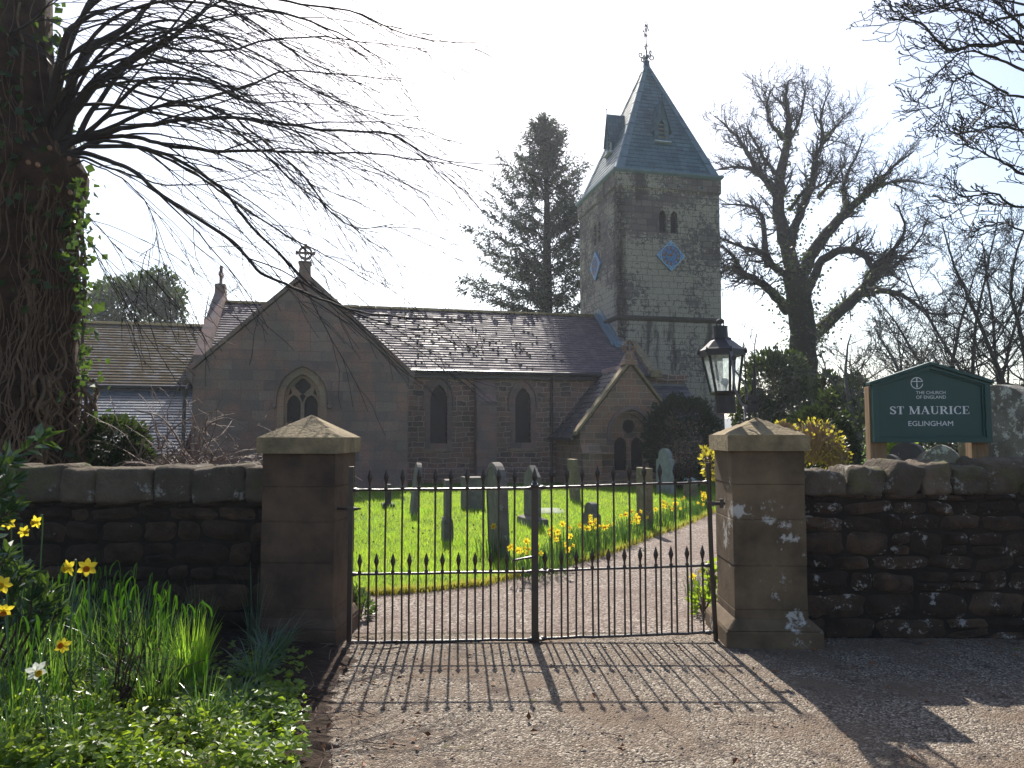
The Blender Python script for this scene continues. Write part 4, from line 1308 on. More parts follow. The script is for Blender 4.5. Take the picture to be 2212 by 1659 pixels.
# ------------------------------------------------------------------ boundary walls
def stone_face(mb, x0, x1, y, z0, z1, r, hmin=.1, hmax=.2, wmin=.16, wmax=.5, dep=.045):
    z = z0
    nx, ny = 13, 9
    A, Bg = np.meshgrid(np.linspace(-1, 1, nx), np.linspace(-1, 1, ny))
    fq = np.array([(j * nx + i, j * nx + i + 1, (j + 1) * nx + i + 1, (j + 1) * nx + i) for j in range(ny - 1) for i in range(nx - 1)])
    while z < z1 - .03:
        f = (z - z0) / (z1 - z0)
        h = r.uniform(hmin, hmax) * (1.25 - .45 * f)
        if z + h > z1 - .05: h = z1 - z
        x = x0 - r.uniform(0, .15)
        while x < x1:
            w = r.uniform(wmin, wmax) * (1.2 - .4 * f)
            xa, xb = max(x, x0), min(x + w, x1)
            if xb - xa > .04:
                n_sub = 2 if (h > .13 and r.random() < .28) else 1
                zz = z
                for s in range(n_sub):
                    hh = h / n_sub if n_sub == 1 else (h * .45 if s == 0 else h * .55)
                    cx, cz = (xa + xb) / 2 + r.normal() * .005, zz + hh / 2 + r.normal() * .006
                    sx, sz = (xb - xa) / 2 - .009, hh / 2 - .008
                    ex = 4.5
                    rr = (np.abs(A) ** ex + np.abs(Bg) ** ex) ** (1 / ex)
                    mx = np.maximum(np.abs(A), np.abs(Bg))
                    k = np.where(rr > 0, mx / np.maximum(rr, 1e-9), 1)
                    a, b = A * k, Bg * k
                    ph = r.uniform(0, 6.28, 6)
                    jx = .10 * np.sin(b * 2.2 + ph[0]) + .05 * np.sin(b * 5 + ph[1])
                    jz = .12 * np.sin(a * 2.0 + ph[2]) + .05 * np.sin(a * 5.5 + ph[3])
                    px = cx + sx * (a + jx * (np.abs(a) ** 2) * .6)
                    pz = cz + sz * (b + jz * (np.abs(b) ** 2) * .8) + r.normal() * .01 * a
                    d = dep * r.uniform(.45, 1.25); kx, kz = r.uniform(20, 45, 2)
                    prof = np.clip(1 - mx ** 5, 0, 1)
                    dd = d * (prof * .9 + .1 * (1 - mx)) + .008 * np.sin(a * 3 + ph[4]) * prof + .007 * np.sin(b * 4 + a * 2 + ph[5]) * prof + .005 * np.sin(px * kx * 2.1 + ph[0]) * np.sin(pz * kz * 2.6 + ph[1]) * prof + .004 * r.normal(size=a.shape) * prof
                    V = np.stack([px, y - dd, pz], -1).reshape(-1, 3)
                    mb.add(V, fq)
                    zz += hh
            x += w
        z += h

def boundary_wall(label, x0, x1, y, thick, ztop, seed, cop_h, rough):
    r = np.random.default_rng(seed)
    t = thing('boundary_wall', label, 'stone wall', ((x0 + x1) / 2, y, 0))
    zt = ztop - cop_h
    mb = MB()
    mb.box(x0, x1, y + .004, y + thick, -.02, zt + .01)
    mb.build('core', MAT['mortar_dark'], t)
    mb = MB()
    stone_face(mb, x0, x1, y + .006, -.01, zt, r)
    mb.build('rubble', MAT['wall_stone' if rough < .3 else 'wall_stone_lichened'], t, smooth=True)
    mb = MB()
    x = x0
    while x < x1:
        w = r.uniform(.26, .50) if rough < .3 else r.uniform(.20, .42)
        if x + w > x1 - .12: w = x1 - x
        hh = cop_h * r.uniform(1 - rough * .6, 1.0 + rough * .5)
        blob(mb, (x + w / 2, y + thick / 2 - .01, zt + hh / 2 - .01), (w + (.022 if rough < .3 else .004), thick + .07 + r.uniform(-.03, .05), hh + .03), r, 11, .05 + rough * .2, 12.0 - 8 * rough, rz=r.normal() * .04)
        Vv = mb.V[-1]; Vv[:, 2] += (Vv[:, 0] - x - w / 2) * r.normal() * (.02 + .22 * rough); Vv[:, 0] += (Vv[:, 2] - zt - hh / 2) * r.normal() * (.05 + .5 * rough)
        x += w
    mb.build('coping', MAT['coping_stone'], t, smooth=True)
    return t
boundary_wall('long dark rubble wall with even coping, from the flower bed pillar to the ivy trunk', -9.5, -1.92, 5.98, .42, 1.34, 21, .26, .12)
boundary_wall('rubble wall speckled with white lichen and capped by rough tilted stones, below the green sign', 2.27, 10.5, 5.95, .42, 1.38, 22, .24, .5)

# ------------------------------------------------------------------ gate
g0, g1 = np.array((-1.237, 5.81)), np.array((1.60, 5.88))
def gx(x6, v=1200):
    u = 725.5 + x6 * .384
    X = P(u, v, 5.845)[0]
    f = (X - g0[0]) / (g1[0] - g0[0])
    return X, g0[1] + (g1[1] - g0[1]) * f
def gz_(y6, Y=5.845): return P(1106, 955.6 + y6 * .384, Y)[2]
Z_TIP, Z_TOP, Z_STIP, Z_MID, Z_BOT = gz_(142), gz_(258), gz_(610), gz_(728), gz_(1108)
IRON = MAT['iron']
def spear(mb, x, y, z, h=.128, w=.0195):
    """hammered leaf-shaped head on a beaded collar"""
    mb.lathe((x, y, z), [(.009, -.012), (.0145, -.004), (.0145, .006), (.008, .013), (.008, .02)], 8)
    mb.lathe((x, y, z + .018), [(.0075, 0), (.0085, h * .14), (w, h * .50), (w * .82, h * .60), (w * .42, h * .82), (.0008, h * .99)], 4)
def leaf(label, hx, talls, shorts, mx, zl, zr, meet):
    xs0, ys0 = gx(hx)
    t = thing('gate_leaf', label, 'gate', (xs0, ys0, 0), 0)
    xa, xb = gx(hx)[0], gx(mx)[0]
    dz = lambda x: zl + (zr - zl) * (x - xa) / (xb - xa)
    for nm, Z, r_ in (('top_rail', Z_TOP, .0105), ('middle_rail', Z_MID, .0105), ('bottom_rail', Z_BOT, .0125)):
        mb = MB()
        p, q = gx(hx), gx(mx)
        P0, P1 = np.array((p[0], p[1], Z + dz(p[0]))), np.array((q[0], q[1], Z + dz(q[0])))
        k = np.linspace(0, 1, 14)[:, None]
        pts = P0 + (P1 - P0) * k
        pts[1:-1, 2] += np.random.default_rng(int(abs(Z) * 97) + 1).normal(size=12) * .0012
        mb.tube(pts, r_, 8)
        for e, s in ((P0, 1), (P1, -1)):
            d = (P1 - P0) / np.linalg.norm(P1 - P0) * s
            mb.tube([e + d * .015, e + d * .03, e + d * .06], [r_ * 1.7, r_ * 1.7, r_ * 1.02], 8)
        mb.build(nm, IRON, t)
    for x6 in talls + shorts:
        tall = x6 in talls
        x, y = gx(x6)
        z1 = (Z_TIP if tall else Z_STIP) - .146 + dz(x)
        mb = MB()
        jit = np.random.default_rng(int(x6)).normal(size=2) * .002
        mb.tube([(x + jit[0], y, Z_BOT + dz(x)), (x + jit[1], y, (Z_BOT + z1) / 2), (x, y, z1)], .0078, 8)
        b = mb.build('bar', IRON, t)
        mb = MB()
        if x6 == 1052: mb.lathe((x, y, z1), [(.008, 0), (.013, .01), (.013, .02), (.002, .03)], 8); mb.build('knob', IRON, t).parent = b
        else:
            spear(mb, x, y, z1)
            mb.build('spearhead', IRON, b)
    return t, dz
talls1 = [190, 282, 374, 466, 559, 646, 738, 828, 916, 1006]
shorts1 = [140, 233, 325, 417, 511, 601, 691, 784, 871, 962, 1052]
talls2 = [1214, 1303, 1389, 1477, 1567, 1658, 1742, 1832, 1918, 2003]
shorts2 = [1176, 1268, 1353, 1443, 1534, 1625, 1714, 1803, 1889, 1980, 2068]
L, dz1 = leaf('black iron gate leaf with the thick meeting post, hung on the pillar by the flowers', 87, talls1, shorts1, 1117, -.012, .0, True)
RL, dz2 = leaf('black iron gate leaf hung on the lantern pillar, with hooked catch', 2118, talls2, shorts2, 1142, .045, .005, False)
x, y = gx(87)
mb = MB(); mb.box(x - .018, x + .018, y - .018, y + .018, .0, Z_TIP + .01); mb.build('hinge_post', IRON, L, bevel=.003)
mb = MB()
z = gz_(372)
mb.tube([(x - .14, y + .02, z), (x + .05, y, z)], .012, 8); mb.box(x - .026, x + .026, y - .028, y + .02, z - .016, z + .016); mb.tube([(x + .05, y, z), (x + .075, y - .005, z + .004)], .008, 6)
mb.build('hinge', IRON, L)
x, y = gx(1119)
mb = MB()
mb.box(x - .027, x + .027, y - .022, y + .022, .01, Z_TOP + .035)
mb.lathe((x, y, Z_TOP + .0), [(.03, 0), (.036, .02), (.02, .05), (.012, .06)], 8)
mb.build('meeting_post', IRON, L, bevel=.003)
mb = MB(); spear(mb, x, y, Z_TIP - .16, .145, .021); mb.build('spearhead', IRON, L)
mb = MB()
xl, yl = gx(1000)
mb.tube([(x, y - .03, gz_(640)), ((x + xl) / 2, y - .035, gz_(648)), (xl, yl - .03, gz_(660))], [.012, .009, .008], 8)
mb.lathe((xl, yl - .03, gz_(660)), [(0, -.014), (.013, 0), (0, .014)], 8)
mb.build('latch_lever', IRON, L)
mb = MB()
for x6 in (1135,):
    xx, yy = gx(x6)
    mb.tube([(xx, yy - .02, gz_(1060)), (xx, yy - .02, -.0)], .012, 8)
    mb.box(xx - .03, xx + .03, yy - .045, yy - .0, gz_(1112), gz_(1098))
mb.build('drop_bolt', IRON, L)
x, y = gx(2118)
mb = MB()
mb.tube([(x - .012, y, gz_(115)), (x + .0, y, gz_(620)), (x + .025, y, .0)], .019, 10); mb.build('hinge_post', IRON, RL)
mb = MB(); z = gz_(345)
mb.tube([(x - .03, y, z), (x + .115, y + .0, z)], .014, 8); mb.box(x + .07, x + .10, y - .02, y + .02, z - .034, z + .034); mb.box(x - .03, x + .025, y - .03, y + .02, z - .018, z + .018)
mb.build('hinge', IRON, RL)
mb = MB()
xa, ya = gx(1140); xb, yb = gx(1215)
zz = gz_(720)
mb.tube([(xa, ya - .03, zz), (xb - .03, yb - .035, zz - .006)], .011, 8)
th = np.linspace(0, 2 * math.pi, 14)
mb.tube([(xb - .008 + .02 * math.cos(a), yb - .035, zz - .004 + .02 * math.sin(a)) for a in th], .0065, 6)
mb.build('catch', IRON, RL)

# ------------------------------------------------------------------ lantern on the right pillar
LY = 6.0
lz = lambda v: P(1560, v, LY)[2]
lan = thing('gate_lantern', 'black hexagonal lantern with a white bulb, leaning on its bracket atop the gate pillar', 'lantern', tuple(P(1631, 900, LY)))
DI = MAT['dark_iron']
zlo, zhi = lz(893), lz(700)
xlo, xhi = P(1567, 893, LY)[0], P(1554, 700, LY)[0]
def lc(z): return np.array((xlo + (xhi - xlo) * (z - zlo) / (zhi - zlo), LY - .02, z))
def hexr(r_, z, n=6, off=R(30) + R(6)):
    c = lc(z)
    return [c + np.array((r_ * math.cos(off + k * 2 * math.pi / n), r_ * math.sin(off + k * 2 * math.pi / n), 0)) for k in range(n)]
def loft(mb, rings, mi=0, cap=True):
    n = len(rings[0])
    V = np.vstack(rings)
    q = [(i * n + j, i * n + (j + 1) % n, (i + 1) * n + (j + 1) % n, (i + 1) * n + j) for i in range(len(rings) - 1) for j in range(n)]
    base = mb.n
    mb.add(V, q, mi)
    if cap:
        mb.B.append((np.arange(n)[::-1] + base)[None]); mb.MI.append(np.array([mi]))
        mb.B.append((np.arange(n) + base + (len(rings) - 1) * n)[None]); mb.MI.append(np.array([mi]))
mb = MB()
loft(mb, [hexr(.080, lz(736)), hexr(.080, lz(731)), hexr(.060, lz(731)), hexr(.060, lz(729))])
loft(mb, [hexr(.180, lz(757)), hexr(.165, lz(754)), hexr(.095, lz(738)), hexr(.078, lz(735.5))])
loft(mb, [hexr(.158, lz(771)), hexr(.185, lz(770)), hexr(.185, lz(757.2)), hexr(.17, lz(757))])
for p in hexr(.186, lz(760)):
    mb.lathe(p, [(.012, -.02), (.014, .0), (.006, .02), (0, .03)], 6)
mb.build('lantern_roof', DI, lan)
mb = MB(); loft(mb, [hexr(.057, lz(730.5), 16), hexr(.057, lz(708), 16), hexr(.060, lz(708), 16), hexr(.060, lz(706), 16)])
c = lc(lz(699)); th = np.linspace(0, 2 * math.pi, 16)
mb.tube([c + np.array((.032 * math.cos(a), 0, .032 * math.sin(a))) for a in th], .0045, 6)
mb.tube([c + np.array((0, 0, .03)), c - np.array((0, 0, .03))], .004, 5); mb.tube([c + np.array((.03, 0, 0)), c - np.array((.03, 0, 0))], .004, 5)
mb.build('chimney', DI, lan)
top, bot = hexr(.158, lz(771)), hexr(.108, lz(848))
fb = MB()
for k in range(6):
    fb.tube([top[k], bot[k]], .011, 6)
    fb.tube([bot[k], bot[(k + 1) % 6]], .010, 6)
loft(fb, [hexr(.112, lz(853)), hexr(.116, lz(849))])
fb.build('lantern_frame', DI, lan)
for k in range(6):
    a, b, c_, d = top[k], top[(k + 1) % 6], bot[(k + 1) % 6], bot[k]
    if k == 4: continue      # the pane beside the cable is gone
    mb = MB(); mb.add([a, b, c_, d], (0, 1, 2, 3)); mb.build('glass_pane', MAT['lamp_glass'], lan)
mb = MB(); loft(mb, [hexr(.080, lz(893), 16), hexr(.080, lz(853.5), 16)]); mb.build('canister', DI, lan)
c = lc(lz(848))
mb = MB(); mb.lathe(c, [(.014, .0), (.014, .018), (.024, .055), (.031, .075)], 12); bb = mb.build('bulb_base', MAT['bulb_grey'], lan)
mb = MB(); mb.lathe(c + np.array((0, 0, .075)), [(.031, 0), (.033, .012), (.028, .028), (.017, .038), (0.001, .042)], 14); mb.build('bulb', MAT['bulb_white'], lan, smooth=True)
xp = P(1631, 850, LY)[0]
mb = MB()
mb.tube([(xp, LY, lz(902)), (xp, LY, lz(792)), (xp, LY, lz(791)), (xp, LY, lz(788))], [.013, .012, .017, .017], 8)
for va, vb, w in ((855, 866, .055), (874, 886, .052)):
    xm = P(1626, 860, LY)[0]
    mb.box(xm - w, xm + w * .75, LY - .03, LY + .03, lz(vb), lz(va))
mb.box(xp - .035, xp - .018, LY - .014, LY + .014, lz(876), lz(864)); mb.box(xp + .014, xp + .028, LY - .014, LY + .014, lz(876), lz(864))
mb.box(xp - .075, xp + .02, LY - .016, LY + .016, lz(892), lz(884))
mb.tube([(P(1604, 862, LY)[0] + .004 * math.cos(0) + .033 * math.cos(a) * .55, LY - .035, lz(863) + .033 * math.sin(a)) for a in np.linspace(0, 2 * math.pi, 16)], .007, 6)
mb.build('bracket', DI, lan, bevel=0)
z5l = lambda x, y, dy=0: P((1680 + x / 4.88) * .8848, (780 + y / 4.88) * .8848, LY - .17 + dy)
mb = MB()
mb.tube(smooth_path([z5l(400, 375, .04), z5l(490, 352, -.02), z5l(525, 420, -.03), z5l(530, 560, -.02), z5l(600, 660), z5l(670, 760, .05), z5l(705, 850, .10), z5l(695, 960, .13)], 5), .0075, 6)
mb.tube(smooth_path([z5l(500, 365, -.03), z5l(528, 520, -.03), z5l(548, 760, -.02), z5l(585, 900, .02), z5l(640, 1010, .08), z5l(690, 1030, .13)], 5), .0085, 6)
mb.tube(smooth_path([z5l(690, 1030, .13), z5l(672, 1090, .12), z5l(675, 1200, .05)], 5), .006, 6)
mb.build('cable', MAT['cable_grey'], lan)
mb = MB()
mb.lathe(z5l(545, 460, -.03), [(.02, -.015), (.02, .015)], 10, axis=(0.3, 1, 0)); mb.build('boss', DI, lan)

# ------------------------------------------------------------------ church name board
SY, SR = 6.78, R(-6)
sb = P(2012, 956, SY)
sign = thing('church_sign', 'green gabled church name board with white lettering on two wooden posts behind the wall', 'sign', (sb[0], sb[1], 0), SR)
SK = 1.03 / 1405.0
sxz = lambda x, y: ((x - 1088) * SK, sb[2] + (1112 - y) * SK)
def spr(mb, pts, d0, d1): mb.prism([(a, d0, z) for a, z in pts], (0, d1 - d0, 0))
def sl_(mb, n, m, par=sign, **k): return mb.build(n, m, par, local=True, **k)
mb = MB()
body = [(-.51, sb[2]), (.51, sb[2]), (.51, sb[2] + .535), (0, sb[2] + .705), (-.51, sb[2] + .535)]
spr(mb, body, -.002, .035)
board = sl_(mb, 'board', MAT['sign_green'])
mb = MB()
inn = [(-.462, sb[2] + .045), (.462, sb[2] + .045), (.462, sb[2] + .525), (0, sb[2] + .672), (-.462, sb[2] + .525)]
mb.ring([(a, -.034, z) for a, z in body], [(a, -.034, z) for a, z in inn], (0, .031, 0))
inn2 = [(-.445, sb[2] + .062), (.445, sb[2] + .062), (.445, sb[2] + .515), (0, sb[2] + .655), (-.445, sb[2] + .515)]
mb.ring([(a * .999, -.018, z) for a, z in inn], [(a, -.018, z) for a, z in inn2], (0, .0155, 0))
sl_(mb, 'sign_frame', MAT['sign_green'], bevel=.002)
mb = MB()
for sg in (-1, 1):
    mb.prism([(0, -.055, sb[2] + .709), (sg * .537, -.055, sb[2] + .53), (sg * .537, -.055, sb[2] + .556), (0, -.055, sb[2] + .737)], (0, .11, 0))
sl_(mb, 'sign_roof', MAT['sign_green'], bevel=.002)
for xc in (-.445, .44):
    mb = MB(); mb.box(xc - .075, xc + .07, .037, .155, -.02, sb[2] + .52)
    sl_(mb, 'post', MAT['post_wood'], bevel=.006)

def text_mesh(name, s, x0, x1, y0, y1, bold=0.0):
    cu = bpy.data.curves.new(name, 'FONT')
    cu.body = s
    cu.offset = bold
    cu.extrude = 0.0
    cu.resolution_u = 4
    o = bpy.data.objects.new(name + '_tmp', cu)
    COL.objects.link(o)
    dg = bpy.context.evaluated_depsgraph_get()
    me = bpy.data.meshes.new_from_object(o.evaluated_get(dg))
    bpy.data.objects.remove(o)
    V = np.array([v.co[:] for v in me.vertices])
    mn, mx = V.min(0), V.max(0)
    a0, z1 = sxz(x0, y0); a1, z0 = sxz(x1, y1)
    W = np.stack([a0 + (V[:, 0] - mn[0]) / (mx[0] - mn[0]) * (a1 - a0), np.full(len(V), -.0045), z0 + (V[:, 1] - mn[1]) / (mx[1] - mn[1]) * (z1 - z0)], 1)
    mb = MB()
    mb.multi(W, [list(p.vertices) for p in me.polygons])
    bpy.data.meshes.remove(me)
    return sl_(mb, name, MAT['sign_white'], board)
text_mesh('lettering', 'THE CHURCH', 925, 1275, 470, 508)
text_mesh('lettering', 'OF ENGLAND', 925, 1278, 526, 566)
text_mesh('lettering', 'EGLINGHAM', 822, 1350, 844, 906, .0)

class Pen:
    """broad-nib serif capitals, unit height"""
    def __init__(self): self.q = []
    def st(self, *pw):
        pts = np.array([p[:2] for p in pw], float); w = np.array([p[2] for p in pw])
        t = np.gradient(pts, axis=0); t /= np.linalg.norm(t, axis=1)[:, None] + 1e-9
        n = np.stack([-t[:, 1], t[:, 0]], 1) * (w / 2)[:, None]
        for i in range(len(pts) - 1): self.q.append([pts[i] + n[i], pts[i] - n[i], pts[i + 1] - n[i + 1], pts[i + 1] + n[i + 1]])
        return self
    def bar(self, x0, y0, x1, y1): self.q.append([np.array(p) for p in ((x0, y0), (x1, y0), (x1, y1), (x0, y1))]); return self
    def arc(self, cx, cy, rx, ry, a0, a1, wmax, wmin, n=12):
        pw = []
        for a in np.linspace(R(a0), R(a1), n):
            pw.append((cx + rx * math.cos(a), cy + ry * math.sin(a), wmin + (wmax - wmin) * abs(math.cos(a)) ** 1.5))
        return self.st(*pw)
TK, TN, SH = .165, .06, .05
def serif(p, x, y, w, up): return p.bar(x - w / 2, y if up else y - SH, x + w / 2, y + SH if up else y)
def stem(p, x, y0=0.0, y1=1.0, t=TK, sw=.34):
    p.bar(x - t / 2, y0, x + t / 2, y1); serif(p, x, y0, sw, True); serif(p, x, y1, sw, False); return p
def glyph(c):
    p = Pen()
    if c == 'S':
        p.arc(.28, .745, .20, .225, 20, 265, .13, .07); p.arc(.28, .26, .215, .235, -160, 85, .15, .07); p.bar(.46, .68, .50, .98); p.bar(.04, .02, .08, .33); p.st((.12, .66, .12), (.28, .52, .17), (.44, .36, .13)); return p, .56
    if c == 'T': stem(p, .34); p.bar(.03, .95, .65, 1.0); p.bar(.03, .74, .07, 1.0); p.bar(.61, .74, .65, 1.0); return p, .68
    if c == 'M': stem(p, .14, t=TN, sw=.26); stem(p, .86, t=TK, sw=.32); p.st((.15, .98, .17), (.47, .02, .15)); p.st((.84, .98, .06), (.47, .02, .05)); return p, 1.02
    if c == 'A': p.st((.10, .02, .06), (.385, .99, .06)); p.st((.37, 1.0, .16), (.66, .02, .17)); p.bar(.2, .31, .56, .36); serif(p, .1, 0, .24, True); serif(p, .66, 0, .3, True); return p, .78
    if c == 'U': p.bar(.10, .32, .26, 1.0); p.bar(.62, .32, .67, 1.0); p.arc(.405, .32, .235, .30, 180, 360, .13, .07); serif(p, .18, 1.0, .32, False); serif(p, .64, 1.0, .24, False); return p, .78
    if c == 'R': stem(p, .17); p.arc(.34, .75, .22, .225, -90, 90, .15, .055); p.bar(.2, .95, .36, 1.0); p.bar(.2, .50, .36, .55); p.st((.38, .52, .15), (.66, .03, .16)); serif(p, .68, 0, .2, True); return p, .76
    if c == 'I': stem(p, .18); return p, .36
    if c == 'C': p.arc(.40, .5, .30, .485, 42, 318, .16, .06, 18); p.bar(.60, .68, .64, 1.0); p.bar(.60, .04, .635, .26); return p, .70
    if c == 'E': stem(p, .17); p.bar(.2, .95, .60, 1.0); p.bar(.2, 0, .62, .05); p.bar(.2, .48, .46, .53); p.bar(.56, .74, .60, 1.0); p.bar(.58, 0, .62, .28); p.bar(.42, .38, .46, .63); return p, .66
items, xx = [], 0
for c in 'ST MAURICE':
    if c == ' ': xx += .36; continue
    p, w = glyph(c); items.append((xx, p)); xx += w + .06
a0, z1 = sxz(605, 660); a1, z0 = sxz(1550, 758)
mb = MB()
for k, (xo, p) in enumerate(items):
    for j, q in enumerate(p.q):
        V = [(a0 + (xo + v[0]) / (xx - .06) * (a1 - a0), -.0045 - .0002 * (j % 5), z0 + v[1] * (z1 - z0)) for v in q]
        n = (V[1][0] - V[0][0]) * (V[2][2] - V[1][2]) - (V[1][2] - V[0][2]) * (V[2][0] - V[1][0])
        mb.add(V, (0, 1, 2, 3) if n > 0 else (3, 2, 1, 0))
sl_(mb, 'lettering', MAT['sign_white'], board)
mb = MB()
ex, ez = sxz(940, 369)
er = .0545
O, I = [], []
for a in np.linspace(R(15), R(353), 30):
    O.append((ex + er * math.cos(a), -.0046, ez + er * math.sin(a))); I.append((ex + er * .87 * math.cos(a), -.0046, ez + er * .87 * math.sin(a)))
mb.add(np.vstack([O, I]), [(k + 1, k, 30 + k, 30 + k + 1) for k in range(29)])
mb.add([(ex - er * .93, -.0048, ez + er * .22), (ex + er * .96, -.0048, ez + er * .22), (ex + er * .96, -.0048, ez + er * .34), (ex - er * .93, -.0048, ez + er * .34)], (0, 1, 2, 3))
mb.add([(ex - er * .13, -.005, ez - er * .72), (ex + er * .13, -.005, ez - er * .72), (ex + er * .045, -.005, ez), (ex - er * .045, -.005, ez)], (0, 1, 2, 3))
mb.add([(ex - er * .045, -.005, ez), (ex + er * .045, -.005, ez), (ex + er * .12, -.005, ez + er * .82), (ex - er * .12, -.005, ez + er * .82)], (0, 1, 2, 3))
sl_(mb, 'emblem', MAT['sign_white'], board)

# ------------------------------------------------------------------ gravestones
def outline(style, w, h):
    k = w / 2
    if style == 'round':
        return [(-k, 0), (k, 0)] + [(k * math.cos(a), h - k * .9 + k * .9 * math.sin(a)) for a in np.linspace(0, math.pi, 13)]
    if style == 'gothic':
        return lancet(0, w, 0, h - w * .62, h, 8)
    if style == 'shoulder':
        r_ = k * .68
        top = [(r_ * math.cos(a), h - r_ + r_ * math.sin(a)) for a in np.linspace(0, math.pi, 11)]
        return [(-k, 0), (k, 0), (k, h - r_ * 1.5), (k * .86, h - r_ * 1.35), (r_, h - r_ * 1.25)] + top + [(-r_, h - r_ * 1.25), (-k * .86, h - r_ * 1.35), (-k, h - r_ * 1.5)]
    if style == 'gable':
        return [(-k, 0), (k, 0), (k, h - w * .35), (0, h), (-k, h - w * .35)]
    return [(-k, 0), (k, 0), (k, h), (-k, h)]
def grave(label, base, h, w, th, style, mat, yaw=0.0, lean=0.0, tilt=0.0, plinth=None, extra=None):
    t = thing('gravestone', label, 'gravestone', tuple(base), CA + R(yaw), 'gravestones in the churchyard')
    M = Matrix.Rotation(R(lean), 3, 'Y') @ Matrix.Rotation(R(tilt), 3, 'X')
    tf_ = lambda p: np.array(M @ Vector(p))
    ph = 0
    if plinth:
        ph = plinth[1]
        mb = MB(); mb.frustum((0, 0), th / 2 + plinth[0], w / 2 + plinth[0], -.03, th / 2 + plinth[0] * .9, w / 2 + plinth[0] * .9, ph * .8)
        mb.frustum((0, 0), th / 2 + plinth[0] * .9, w / 2 + plinth[0] * .9, ph * .8 + .001, th / 2 + .012, w / 2 + .012, ph)
        mb.build('plinth', mat, t, local=True, bevel=.012)
    o = outline(style, w, h - ph)
    mb = MB()
    mb.prism([tf_((-th / 2, y, z + ph - (.0 if plinth else .08))) for y, z in o], tf_((th, 0, 0)))
    mb.build('slab', mat, t, local=True, bevel=min(.014, th * .15))
    if extra == 'panel':
        mb = MB()
        o2 = [(y * .8, .12 + z * .84 * .95) for y, z in o]
        mb.ring([tf_((-th / 2 - .012, y, z + ph)) for y, z in [(a * 1.06, b) for a, b in o2]], [tf_((-th / 2 - .012, y, z + ph)) for y, z in o2], tf_((.0115, 0, 0)))
        mb.build('moulding', mat, t, local=True)
    return t
def gz2(u, v, Y): return P(u, v, Y)[2]
GR = [  # u, base v, top v, face width, thickness, style, material, yaw, lean, tilt, plinth, label
    (892, 1113, 990, .62, .10, 'round', 'grave_stone', 0, 6, 0, None, 'tall rounded headstone leaning over near the transept wall'),
    (966, 1168, 1036, .36, .085, 'flat', 'grave_stone', -2, 0, 0, (.03, .34), 'narrow straight headstone seen edge on, with thicker foot'),
    (1021, 1098, 1022, .55, .40, 'flat', 'grave_stone', 4, 0, 0, None, 'squat square block tombstone close to the church wall'),
    (1078, 1197, 985, .70, .115, 'round', 'grave_stone', 3, -2.2, 0, None, 'tallest rounded headstone leaning toward the daffodils at the drive edge'),
    (1150, 1136, 1005, .55, .12, 'gable', 'grave_stone', 6, 0, 0, (.10, .17), 'grey pointed headstone on a broad stepped plinth'),
    (1243, 1084, 984, .45, .12, 'flat', 'grave_brown', 2, -4, 0, None, 'thin brown slab leaning in front of the porch corner'),
    (1278, 1140, 1074, .42, .12, 'shoulder', 'grave_stone', 12, 0, 0, None, 'small low headstone with shouldered top among the daffodils'),
    (1393, 1141, 1000, .50, .115, 'flat', 'grave_brown', -3, 0, 0, None, 'plain square topped brown headstone beside the drive, edge on'),
    (1438, 1066, 962, .62, .14, 'shoulder', 'grave_pale', 14, 0, 0, None, 'pale grey shouldered headstone in front of the round clipped bush'),
    (1492, 1078, 1038, .4, .14, 'flat', 'grave_brown', 10, 0, 0, None, 'stubby small stone near the lantern pillar with flowers at its foot'),
    (838, 1096, 1046, .3, .12, 'flat', 'grave_dark', 0, 0, 0, (.08, .1), 'low dark marker in the shade below the transept window'),
]
for u, vb, vt, w, th, st_, m, yw, ln, tl_, pl2, lab in GR:
    b = G(u, vb, .045)
    h = gz2(u, vt, b[1]) - .045
    grave(lab, b, h, w, th, st_, MAT[m], yw, ln, tl_, pl2, 'panel' if 'pale' in lab or 'tallest' in lab else None)
def yard(label, u, vt, Y, w, th, st_, m, yw=0, ln=0, pl2=None, extra=None):
    b = P(u, 1000, Y); b[2] = 0
    grave(label, b, P(u, vt, Y)[2], w, th, st_, MAT[m], yw, ln, 0, pl2, extra)
yard('huge thick rounded headstone crusted with pale lichen, behind the sign', 2172, 815, 8.1, .98, .22, 'round', 'grave_lichen', 1, 0, None, 'panel')
yard('small pale rounded headstone at the foot of the near sign post', 1886, 982, 9.4, .3, .1, 'round', 'grave_pale', 10)
yard('small dark pointed headstone behind the near sign post', 1925, 970, 11.5, .42, .12, 'gothic', 'grave_dark', 20)
yard('black upright headstone seen below the sign board', 1962, 945, 13.0, .6, .16, 'round', 'grave_dark', 25, 0)
yard('ornate whitish headstone with arched carving below the sign board', 2035, 948, 10.5, .5, .14, 'gothic', 'grave_lichen', 38, 0, None, 'panel')
yard('blocky lichen covered headstone half hidden by the arched one', 2016, 962, 11.2, .42, .2, 'round', 'grave_lichen', 15)
yard('slim greenish stone post next to the far sign post', 2092, 935, 8.2, .16, .1, 'flat', 'grave_brown', 0)
yard('short stump of stone with a flat pale top just over the wall', 1976, 990, 8.6, .14, .14, 'flat', 'grave_pale', 0)
b = G(1187, 1104, .045)
mb = MB(); blob(mb, b + np.array((0, 0, -.02)), (.62, 1.1, .12), rng, 6, .06, 3)
tag(mb.build('fallen_slab', MAT['grave_pale'], None, smooth=True), 'pale flat slab lying in the grass behind the daffodils', 'ledger stone')
b = G(1492, 1060, .045)
mb = MB()
mb.tube([b + (0, 0, -.02), b + (0, 0, .16)], [.06, .08], 8)
vs = thing('grave_flowers', 'pot of pale blue and white flowers by the stubby stone', 'flowers', tuple(b))
mb.build('pot', MAT['grave_pale'], vs)
